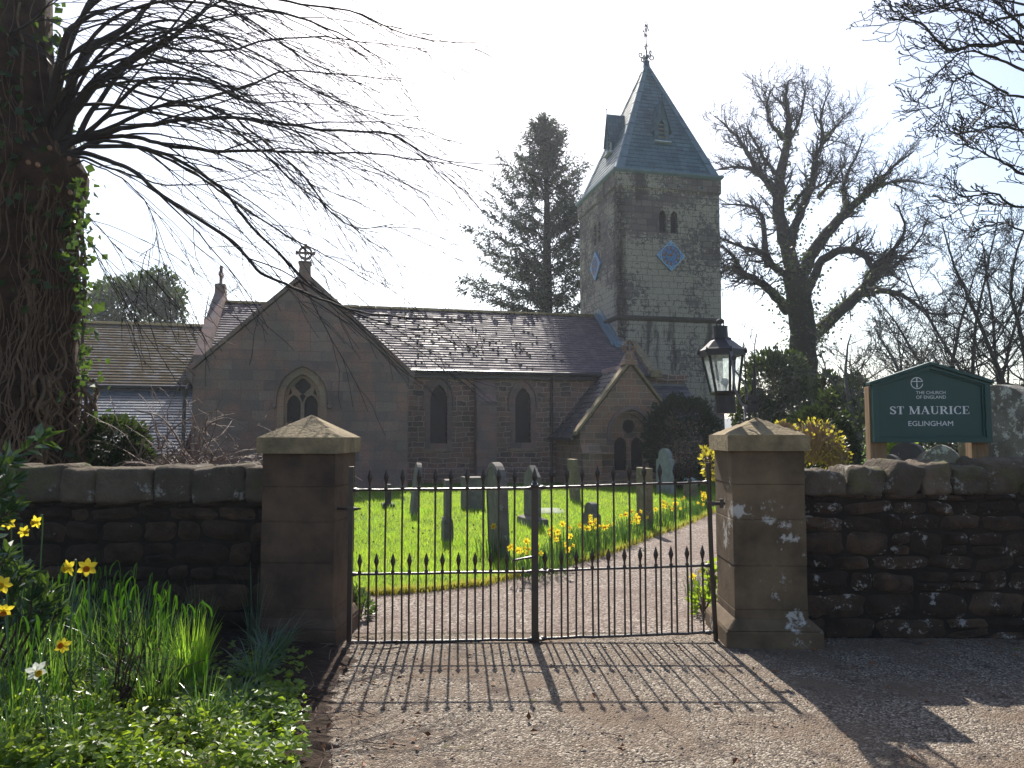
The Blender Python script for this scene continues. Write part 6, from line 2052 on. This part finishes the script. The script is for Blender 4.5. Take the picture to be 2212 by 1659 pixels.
leafy('field_hedge', 'distant dark thicket behind the sign and headstones', 'hedge', [B(1900, 930, 40, 120, 60, 4), B(2080, 920, 42, 120, 70, 4), B(2230, 920, 40, 90, 80, 4), B(1700, 935, 44, 90, 50, 4)], 9000, .26, 'ivy_leaf_far', 81, shell=.4, twigs=60, twig_mat='bark_far')
leafy('ground_ivy', 'dark leafy sprig against the flower bed pillar inside the gate', 'plant', [B(778, 1325, 6.6, 26, 42, .2), B(765, 1290, 6.7, 14, 26, .1)], 240, .07, 'laurel_leaf', 82, shell=.4, twigs=5)
leafy('ground_ivy', 'sunlit ground plant with reddish leaves beside the lantern pillar inside the gate', 'plant', [B(1520, 1305, 6.7, 22, 34, .2), B(1535, 1250, 6.8, 12, 40, .12)], 260, .06, 'cover_leaf', 83, shell=.3, twigs=14)

# arching bare shrub over the wall
r = np.random.default_rng(85)
b = P(430, 1000, 8.0); b[2] = 0
ab = thing('arching_shrub', 'tangled leafless shrub with arching reddish stems over the wall', 'shrub', tuple(b))
mb = MB()
for k in range(210):
    p = b + np.array((r.normal() * .35, r.normal() * .2, 1.0))
    d = nrm(np.array((r.normal() * .9 + .15, r.normal() * .4, r.uniform(.35, 1.2))))
    pts = walk(p, d, r.uniform(.6, 1.5), 10, r, .15, np.array((.03, 0, -.13)))
    mb.tube(pts, np.linspace(.008, .003, 11), 3, cap=False)
    for q in range(6):
        i = r.integers(3, 10)
        mb.tube(walk(pts[i], nrm(r.normal(size=3) + np.array((0, 0, .2))), r.uniform(.05, .2), 3, r, .25, np.zeros(3)), .0028, 3, cap=False)
for pp in ([(345, 975), (370, 930), (420, 900), (470, 890), (510, 915)], [(345, 975), (330, 900), (290, 885)], [(400, 985), (380, 940), (345, 900), (300, 890)], [(420, 985), (450, 920), (500, 905), (555, 945)], [(300, 985), (320, 930), (350, 915), (400, 935)]):
    mb.tube(smooth_path([P(u, v, 7.9) for u, v in pp], 6), np.linspace(.012, .003, (len(pp) - 1) * 6 + 1), 5, cap=False)
mb.build('stems', MAT['bramble_twig'], ab, uv=False)
# ------------------------------------------------------------------ lawn blades, path edge
r = np.random.default_rng(91)
def lawn_edge(x): return np.interp(x, edge[:, 0], edge[:, 1])
mb = MB()
n = 150000
Y = 6.9 * (22.0 / 6.9) ** (r.random(n) ** .85)
X = Y * r.uniform(-.40, .46, n)
k = Y > lawn_edge(X) + r.uniform(-.03, .02, n)
k &= ~((X > 3.9) & (Y < 15)) 
X, Y = X[k], Y[k]; n = len(X)
D = np.stack([r.normal(size=n), r.normal(size=n), np.zeros(n)], 1)
patch = np.array([mnoise.noise((x * 1.3, y * 1.3, 0)) for x, y in zip(X, Y)])
Lg = r.uniform(.035, .075, n) * (1 + .5 * patch)
mb.blades(np.stack([X, Y, np.full(n, .043)], 1), D, Lg, .0045 * (Y / 7) ** .75, r.uniform(.2, 1.1, n), r, seg=1, tip=.2)
tag(mb.build('grass', MAT['grass_blade'], None, uv=False), kind='stuff')
mb = MB()
for u, vb, *_ in GR:
    c = G(u, vb, .045); m = 130
    Bp = c + np.stack([r.normal(size=m) * .16, r.normal(size=m) * .3, np.zeros(m)], 1)
    D = np.stack([r.normal(size=m), r.normal(size=m), np.zeros(m)], 1)
    mb.blades(Bp, D, r.uniform(.07, .17, m), .005 * (c[1] / 7) ** .7, r.uniform(.2, 1.1, m), r, seg=2)
for q in range(90):
    y = r.uniform(7.4, 19); x = y * r.uniform(-.3, .3)
    if y < lawn_edge(x) + .15: continue
    m = 40
    Bp = np.array((x, y, .045)) + np.stack([r.normal(size=m) * .10, r.normal(size=m) * .10, np.zeros(m)], 1)
    D = np.stack([r.normal(size=m), r.normal(size=m), np.zeros(m)], 1)
    mb.blades(Bp, D, r.uniform(.06, .13, m), .005 * (y / 7) ** .7, r.uniform(.2, 1.2, m), r, seg=2)
tag(mb.build('grass_tufts', MAT['tuft_leaf'], None, uv=False), kind='stuff')
# longer dry fringe along the cut edge
mb = MB()
i = r.integers(0, len(edge) - 1, 5200); f = r.random((5200, 1))
Bp = edge[i] * (1 - f) + edge[i + 1] * f + r.normal(size=(5200, 2)) * .04
Bp = np.hstack([Bp, np.full((5200, 1), .015)])
D = np.hstack([r.normal(size=(5200, 1)), r.normal(size=(5200, 1)) - .9, np.zeros((5200, 1))])
mb.blades(Bp, D, r.uniform(.05, .11, 5200), .004 * (Bp[:, 1] / 7) ** .6, r.uniform(.4, 1.6, 5200), r, seg=2, tip=.2)
m_leaf('dry_blade', (0.19, 0.20, 0.04), (0.14, 0.11, 0.03), 0.5, 0.55, 0.2, (0.55, 0.5, 0.08))
tag(mb.build('edge_grass', MAT['dry_blade'], None, uv=False), kind='stuff')
# grass on the far side of the drive
mb = MB()
n = 14000
Y = r.uniform(6.4, 16, n); X = np.interp(Y, right_edge[:, 1], right_edge[:, 0]) + r.uniform(-.05, 2.2, n) ** 1.3
D = np.stack([r.normal(size=n), r.normal(size=n), np.zeros(n)], 1)
mb.blades(np.stack([X, Y, np.zeros(n)], 1), D, r.uniform(.05, .11, n), .006 * (Y / 7) ** .7, r.uniform(.2, 1.2, n), r, seg=1)
tag(mb.build('verge_grass', MAT['grass_blade'], None, uv=False), kind='stuff')

# ------------------------------------------------------------------ daffodils
def flower(mb, c, f, s, r, mp=0, mt=1):
    """six petals and a trumpet facing along f"""
    f = nrm(np.asarray(f, float)); c = np.asarray(c, float)
    a = nrm(np.cross(f, (0.1, .2, 1.0))); b = np.cross(f, a)
    ph = r.uniform(0, 1)
    for k in range(6):
        t = ph + k * math.pi / 3
        d = a * math.cos(t) + b * math.sin(t); w = np.cross(f, d)
        L = s * .5 * r.uniform(.9, 1.08); back = (-.06 if k % 2 else .02) * s
        V = [c, c + d * L * .35 + w * L * .30 + f * back * .3, c + d * L * .72 + w * L * .24 + f * back, c + d * L + f * back * 1.6, c + d * L * .72 - w * L * .24 + f * back, c + d * L * .35 - w * L * .30 + f * back * .3, c + d * L * .6 + f * (back + .03 * s)]
        mb.add(V, [(0, 1, 2, 6), (6, 2, 3, 4), (0, 6, 4, 5)], mp)
    mb.lathe(c, [(.07 * s, 0.0), (.10 * s, .10 * s), (.12 * s, .22 * s), (.165 * s, .29 * s), (.15 * s, .28 * s), (.09 * s, .12 * s), (0.0001, .06 * s)], 10, mt, axis=tuple(f))
PY, PO, PW = MAT['petal_yellow'], MAT['petal_orange'], MAT['petal_white']
def clump(seed, nf, nl, h):
    r = np.random.default_rng(seed)
    t = thing('daffodil_clump', 'clump of yellow daffodils in the drift along the drive edge', 'daffodils', (0, 0, 0), 0, 'daffodil clumps along the drive')
    mb = MB()
    Bp = np.stack([r.normal(size=nl) * .09, r.normal(size=nl) * .09, np.zeros(nl)], 1)
    mb.blades(Bp, Bp + r.normal(size=(nl, 3)) * .05, r.uniform(h * .55, h * 1.0, nl), .011, r.uniform(.1, .8, nl), r, seg=3, tip=.3)
    mb.build('leaves', MAT['drift_leaf'], t, local=True, uv=False)
    for k in range(nf):
        p = np.array((r.normal() * .11, r.normal() * .11, 0)); e = p * 1.25 + np.array((r.normal() * .03, r.normal() * .03, h * r.uniform(.82, 1.12)))
        f = np.array((r.normal() * .8, -.9 + r.normal() * .7, -.15 + r.normal() * .2)); f = nrm(f)
        mb = MB(); mb.tube(smooth_path([p, (p + e) / 2 + np.array((0, 0, .02)), e], 2), .004, 4, cap=False); st_ = mb.build('stem', MAT['daffodil_leaf'], t, local=True, uv=False)
        mb = MB(); flower(mb, e + f * .02, f, .088, r); mb.build('flower', [PY, PY if r.random() < .6 else PO], t, local=True, uv=False)
    return t
protos = [clump(200 + k, nf, nl, h) for k, (nf, nl, h) in enumerate([(3, 60, .34), (3, 54, .32), (5, 64, .36), (2, 50, .30), (4, 58, .33)])]
r = np.random.default_rng(205)
drift = [(1065, 1205), (1120, 1238), (1150, 1246), (1165, 1222), (1185, 1240), (1190, 1205), (1215, 1226), (1225, 1200), (1245, 1208), (1250, 1184), (1275, 1196), (1268, 1170), (1300, 1190), (1320, 1178), (1335, 1165), (1350, 1172), (1360, 1154), (1385, 1158), (1405, 1148), (1415, 1136), (1432, 1140), (1450, 1128), (1462, 1120), (1476, 1122), (1490, 1112), (1505, 1115), (1512, 1102), (1525, 1102), (1480, 1104), (1290, 1176)]
used = set()
for k, (u, v) in enumerate(drift):
    b = G(u, v, .04)
    i = k % 5
    sc = r.uniform(.75, 1.1)
    if i not in used:
        protos[i].location = b; protos[i].rotation_euler = (0, 0, 0); protos[i].scale = (sc,) * 3; used.add(i)
    else:
        dup(protos[i], tuple(b), r.normal() * .5, sc)
for u, v, lab in ((1507, 1232, 'small daffodil clump alone beside the lantern pillar inside the gate'),):
    b = G(u, v + 60, .0)
    d_ = dup(protos[3], tuple(b), 0.4, .9, lab, 'daffodil clumps along the drive')

# ------------------------------------------------------------------ flower bed in front of the left wall
r = np.random.default_rng(301)
bx = [(-.80, 2.2), (-.88, 2.9), (-.98, 3.4), (-1.18, 4.0), (-1.33, 4.6), (-1.30, 5.2), (-1.36, 5.7), (-1.36, 5.97)]
bed_y = np.array([b[1] for b in bx]); bed_x = np.array([b[0] for b in bx])
soil_x = bed_x + np.array([.1, .14, .2, .24, .26, .22, .1, .04])
mb = MB()
nx, ny = 90, 170
V = []
for j in range(ny + 1):
    y = 2.2 + (5.97 - 2.2) * j / ny
    xr = np.interp(y, bed_y, soil_x) + .12 * mnoise.noise((y * 2.1, 0, 0)) + .05 * mnoise.noise((y * 7, 3, 0)) + .07 * mnoise.noise((y * 19, 5, 0)) + .04 * mnoise.noise((y * 43, 8, 0))
    for i in range(nx + 1):
        x = -7 + (xr + 7) * (i / nx) ** .6
        e = min(1, (xr - x) / .5)
        z = .0 + .07 * e + (.035 * mnoise.noise((x * 4, y * 4, 0)) + .018 * mnoise.noise((x * 15, y * 15, 2))) * min(1, e * 2 + .2)
        V.append((x, y, max(z, .0045) if i < nx else .001))
mb.add(V, [(j * (nx + 1) + i, j * (nx + 1) + i + 1, (j + 1) * (nx + 1) + i + 1, (j + 1) * (nx + 1) + i) for j in range(ny) for i in range(nx)])
struct(mb, 'bed_soil', MAT['soil'], smooth=True, uv=False)
# low leafy ground cover
mb = MB()
n = 0
C, S = [], []
while n < 4300:
    u, v = r.uniform(-60, 660), r.uniform(1440, 1720)
    p = G(u, v)
    xr = np.interp(p[1], bed_y, bed_x)
    if p[0] > xr + .06 + r.normal() * .05: continue
    lo = 1500 + 40 * math.sin(u * .02)
    if v < lo and r.random() < .75: continue
    if mnoise.noise((p[0] * 4.5, p[1] * 4.5, 7)) < r.uniform(-.45, .12): continue
    n += 1
    c = p + np.array((0, 0, (.05 + abs(r.normal()) * .055) + .05 * max(0, mnoise.noise((p[0] * 3.3, p[1] * 3.3, 1)))))
    if u < 330: c[2] += r.random() * .05
    a0 = r.uniform(0, 6.28)
    for q in range(3):
        a = a0 + (q - 1) * .9
        C.append(c + np.array((math.cos(a), math.sin(a), .1)) * .006); S.append((math.cos(a), math.sin(a), r.uniform(-.2, .35)))
C, S = np.array(C), np.array(S)
mb.leaves(C, r.uniform(.022, .056, len(C)), r, .62, dirs=S, up=(0, -.5, 1), upw=.5)
tag(mb.build('ground_cover', MAT['cover_leaf'], None, uv=False), kind='stuff')

def tuft(name, label, cat, u, v, n, L, W, bend, rad, mat, seed, group=None, z=.07, heads=0, lean=(0, 0)):
    r = np.random.default_rng(seed)
    b = G(u, v, z)
    t = thing(name, label, cat, tuple(b), 0, group)
    mb = MB()
    a = r.uniform(0, 6.28, n); q = np.sqrt(r.random(n)) * rad
    Bp = b + np.stack([np.cos(a) * q, np.sin(a) * q, np.full(n, -.02)], 1)
    D = np.stack([np.cos(a) + lean[0], np.sin(a) + lean[1], np.zeros(n)], 1) * (q / rad + .3)[:, None] + r.normal(size=(n, 3)) * .35
    mb.blades(Bp, D, r.uniform(L[0], L[1], n), r.uniform(W * .7, W * 1.2, n), r.uniform(bend[0], bend[1], n), r, seg=6, tip=.12)
    mb.build('leaves', MAT[mat], t, uv=False)
    for k in range(heads):
        a = r.uniform(0, 6.28); p = b + np.array((math.cos(a), math.sin(a), 0)) * rad * r.random()
        e = p + np.array((r.normal() * .05, r.normal() * .04, r.uniform(L[1] * .8, L[1] * 1.1)))
        o = np.array((r.normal() * .03 + .03, 0, -.015))
        mb = MB(); mb.tube(smooth_path([p, (p + e) / 2, e, e + o, e + o * 1.3 + np.array((0, 0, -.05))], 4), np.concatenate([np.full(11, .0022), np.full(6, .0055)]), 5)
        mb.build('seed_head', MAT['tuft_leaf'], t, uv=False)
    return t
tuft('leaf_tuft', 'bright upright tuft of green daffodil leaves in the middle of the bed', 'plant', 412, 1490, 230, (.26, .50), .0085, (.05, .75), .085, 'tuft_leaf', 401, heads=4)
SN = 'drooping leaf tufts in the flower bed'
tuft('drooping_tuft', 'grey green drooping tuft right of the bright upright one, against the shadow', 'plant', 553, 1482, 150, (.20, .36), .011, (1.1, 2.3), .07, 'snowdrop_leaf', 402, SN)
tuft('drooping_tuft', 'drooping tuft left of the bright upright one', 'plant', 262, 1502, 170, (.20, .36), .011, (1.1, 2.3), .08, 'snowdrop_leaf', 403, SN)
tuft('drooping_tuft', 'small drooping tuft lowest at the bed edge', 'plant', 510, 1548, 90, (.14, .26), .010, (1.0, 2.2), .06, 'snowdrop_leaf', 404, SN)
tuft('drooping_tuft', 'shaded drooping tuft at the foot of the pillar', 'plant', 585, 1425, 130, (.2, .36), .010, (.9, 2.2), .10, 'snowdrop_leaf', 405, SN)
tuft('wispy_tuft', 'thin wispy grass tuft in the shade against the pillar', 'plant', 548, 1385, 26, (.25, .6), .006, (.1, .7), .05, 'snowdrop_leaf', 406)
tuft('wispy_tuft', 'thin grassy tuft in shadow at the wall foot behind the bright tuft', 'plant', 430, 1380, 40, (.2, .5), .006, (.1, .8), .10, 'snowdrop_leaf', 407)
DL = 'daffodil leaf clumps in the flower bed'
spots = [(40, 1560), (110, 1530), (165, 1490), (215, 1470), (255, 1445), (300, 1440), (335, 1440), (330, 1470), (285, 1475), (190, 1440), (120, 1460), (60, 1490), (10, 1510), (230, 1420), (150, 1415), (80, 1430), (20, 1450), (300, 1410), (-30, 1560), (-20, 1480), (350, 1415), (270, 1395), (120, 1600), (200, 1565), (340, 1530), (30, 1620), (440, 1575), (160, 1640), (-10, 1400), (40, 1385), (110, 1380), (170, 1375), (230, 1375)]
lt = None
for k, (u, v) in enumerate(spots):
    sd = k % 4
    if k < 4:
        lt = tuft('leaf_clump', 'thick clump of green daffodil leaves massed at the left of the bed', 'plant', u, v, 62, (.24, .50), .0115, (.15, 1.5), .11, 'daffodil_leaf', 420 + k, DL, heads=3)
        if k == 0: lts = []
        lts.append(lt)
    else:
        dup(lts[sd], tuple(G(u, v, .07)), r.uniform(0, 6.28), r.uniform(.85, 1.3) * (.55 if v > 1550 else 1))
def daffodil(label, u, v, Y, face, s, seed, pet=None, tr_=None, base_dx=.05):
    r = np.random.default_rng(seed)
    e = P(u, v, Y)
    b = np.array((e[0] + base_dx + r.normal() * .03, Y + .04 + r.normal() * .03, .06))
    t = thing('daffodil', label, 'daffodil', tuple(b), 0, 'daffodils in bloom in the flower bed')
    f = nrm(np.array(face, float))
    mb = MB(); mb.tube(smooth_path([b, (b + e) / 2 + np.array((.0, 0, .05)), e - f * .05 + np.array((0, 0, .005)), e - f * .012], 5), .0042, 6, cap=False); mb.build('stem', MAT['daffodil_leaf'], t, uv=False)
    mb = MB(); m2 = MB()
    flower(mb, e, f, s, r, 0, 0)
    # petals and trumpet apart
    nf = 18
    fl = mb.build('flower', pet or PY, t, uv=False)
    m2.lathe(e + f * .002, [(.075 * s, 0.0), (.105 * s, .10 * s), (.125 * s, .22 * s), (.172 * s, .30 * s), (.152 * s, .285 * s), (.085 * s, .12 * s), (0.0001, .08 * s)], 12, axis=tuple(f))
    m2.build('trumpet', tr_ or PY, fl, uv=False)
    return t
D_ = [
    ('small yellow daffodil farthest left near the glossy leaves', 18, 1130, 4.5, (.3, -1, -.1), .085, None, None),
    ('half turned yellow daffodil in the upper pair over the dark wall', 52, 1148, 4.45, (.8, -.6, -.2), .075, None, None),
    ('yellow daffodil highest and rightmost against the dark wall', 78, 1128, 4.5, (-.2, -1, -.1), .085, None, None),
    ('yellow daffodil with pale trumpet at the left of the middle pair', 148, 1226, 4.2, (-.4, -1, -.2), .10, None, None),
    ('yellow daffodil with deep orange trumpet in the middle pair', 188, 1226, 4.2, (.45, -1, -.1), .105, None, PO),
    ('large yellow daffodil cut by the edge of the picture', 6, 1263, 3.9, (.3, -1, 0), .10, None, None),
    ('drooping yellow daffodil low at the picture edge', 8, 1318, 3.85, (.5, -.8, -.5), .09, None, PO),
    ('single yellow daffodil low in the leaves above the white one', 136, 1395, 3.75, (.1, -1, .25), .085, None, PO),
    ('white petalled daffodil with yellow cup low in the bed', 78, 1450, 3.55, (.75, -.6, -.15), .10, PW, PY),
]
for k, (lab, u, v, Y, f, s, pe_, t_) in enumerate(D_): daffodil(lab, u, v, Y, f, s, 500 + k, pe_, t_)
# glossy laurel at the left edge
r = np.random.default_rng(601)
b = G(-70, 1480, .05)
la = thing('laurel', 'glossy broad leaved laurel at the left edge with a leafy shoot over the wall', 'shrub', tuple(b))
mb, st_ = MB(), MB()
C, D, S = [], [], []
def shoot(path, Y, n, size, spread):
    p = smooth_path([P(u, v, Y + .05 * j) for j, (u, v) in enumerate(path)], 6)
    st_.tube(p, np.linspace(.008, .003, len(p)), 5, cap=False)
    for k in range(n):
        i = r.integers(len(p) // 4, len(p))
        d = nrm(p[min(i + 1, len(p) - 1)] - p[max(i - 1, 0)])
        a = r.normal(size=3); a = nrm(a - d * a.dot(d))
        C.append(p[i] + a * .01); D.append(nrm(d * .55 + a * .8 + np.array((0, 0, .1)))); S.append(size * r.uniform(.7, 1.2))
shoot([(-60, 1200), (-30, 1060), (30, 990), (75, 960), (95, 948)], 4.3, 30, .12, 1)
shoot([(-60, 1200), (-40, 1080), (0, 1010), (20, 985)], 4.2, 40, .11, 1)
shoot([(-60, 1250), (-40, 1120), (10, 1060), (25, 1035)], 4.1, 60, .09, 1)
shoot([(-60, 1300), (-30, 1150), (15, 1110), (30, 1090)], 4.1, 60, .085, 1)
for q in range(9):
    shoot([(-60 + 14 * q, 1440), (-30 + 18 * q, 1340), (-20 + 17 * q + r.normal() * 14, 1250 + 9 * q), (-6 + 15 * q + r.normal() * 14, 1165 + 16 * q)], 4.05 + .05 * q, 44, .085, 1)
mb.leaves(np.array(C), np.array(S), r, .42, dirs=np.array(D), up=(0, -.4, 1), upw=.35)
mb.build('leaves', MAT['laurel_leaf'], la, uv=False)
st_.build('stems', MAT['bark'], la, uv=False)
# thin woody rose-like stems through the bed
r = np.random.default_rng(611)
rs = thing('twiggy_shrub', 'thin brown woody stems with red buds among the daffodil leaves', 'shrub', tuple(G(235, 1560, .05)))
mb, bd = MB(), []
b0 = G(235, 1560, .05)
for k in range(9):
    pts = walk(b0 + r.normal(size=3) * (.05, .05, 0), nrm(np.array((r.normal() * .5, r.normal() * .3, 1))), r.uniform(.35, .7), 8, r, .13, np.zeros(3))
    mb.tube(pts, np.linspace(.006, .002, 9), 4, cap=False)
    for q in range(7):
        i = r.integers(3, 8); s = walk(pts[i], nrm(r.normal(size=3) + np.array((0, 0, .6))), r.uniform(.05, .2), 4, r, .2, np.zeros(3))
        mb.tube(s, .0016, 3, cap=False); bd.append(s[-1])
mb.tube(walk(b0 + np.array((.04, 0, -.03)), np.array((.05, 0, 1.)), .22, 5, r, .15, np.zeros(3)), [.03, .028, .024, .022, .02, .018], 7)
mb.build('stems', MAT['bark'], rs, uv=False)
mb = MB(); mb.leaves(np.array(bd), .022, r, .5, up=(0, 0, 1), upw=.2); mb.build('buds', MAT['dead_leaf'], rs, uv=False)

# ------------------------------------------------------------------ litter on the drive
r = np.random.default_rng(701)
octv = np.array([(1, 0, 0), (.4, .9, 0), (-.7, .7, 0), (-1, -.1, 0), (-.3, -.9, 0), (.7, -.7, 0), (0, 0, 1), (.05, 0, -1)], float)
octf = np.array([(i, (i + 1) % 6, 6) for i in range(6)] + [((i + 1) % 6, i, 7) for i in range(6)])
def pebbles(name, n, xr, yr, smin, smax, mat, zf=.55, clear=None):
    mb = MB()
    X, Y = r.uniform(*xr, n), yr[0] + (yr[1] - yr[0]) * r.random(n) ** 1.25
    for x, y in zip(X, Y):
        s = smin + (smax - smin) * r.random() ** 3.2
        a = r.uniform(0, 6.28); R2 = np.array([[math.cos(a), -math.sin(a), 0], [math.sin(a), math.cos(a), 0], [0, 0, 1]])
        V = (octv * r.uniform(.7, 1.2, (8, 3))) @ R2 * np.array((s, s * r.uniform(.6, 1), s * zf))
        mb.add(V + (x, y, .005 + s * zf * .35), octf)
    tag(mb.build(name, mat, None, uv=False), kind='stuff')
pebbles('road_gravel', 9000, (-1.3, 4.6), (2.6, 6.0), .0028, .011, MAT['pebble'])
pebbles('path_gravel', 9000, (-2.4, 3.0), (6.1, 9.5), .004, .013, MAT['pebble'])
mb = MB()
n = 410
X = np.concatenate([r.uniform(-1.5, 5, 150), r.normal(3.5, 1.3, 100), r.normal(-.9, .3, 160)]); Y = np.concatenate([r.uniform(2.8, 6, 150), r.normal(5.6, .25, 100), r.uniform(3.0, 5.8, 160)])
Y = np.minimum(Y, 5.9)
mb.leaves(np.stack([X, Y, np.full(n, .012)], 1), r.uniform(.015, .05, n), r, .6, dirs=np.stack([r.normal(size=n), r.normal(size=n), np.abs(r.normal(size=n)) * .15], 1) * 4, up=(0, 0, 1), upw=.6, fold=.2)
n = 500
X, Y = r.uniform(-4, 4, n), r.uniform(7.8, 16, n)
k = Y > lawn_edge(X) + .1
mb.leaves(np.stack([X, Y, np.full(n, .085)], 1)[k], r.uniform(.03, .06, k.sum()), r, .6, up=(0, 0, 1), upw=.6, fold=.2)
tag(mb.build('dead_leaves', MAT['dead_leaf'], None, uv=False), kind='stuff')
mb = MB()
for k in range(190):
    p = np.array((r.uniform(-1.5, 4.5), r.uniform(3.0, 6.0), .010)) if k < 60 else np.array((r.normal(-1.15, .25), r.uniform(3.2, 5.9), .03))
    a = r.uniform(0, 6.28)
    q = walk(p, np.array((math.cos(a), math.sin(a), 0.)), r.uniform(.05, .28), 4, r, .15, np.zeros(3)); q[:, 2] = p[2] + r.random(5) * .006
    mb.tube(q, r.uniform(.0012, .003), 4, cap=False)
tag(mb.build('twig_litter', MAT['bramble_twig'], None, uv=False), kind='stuff')
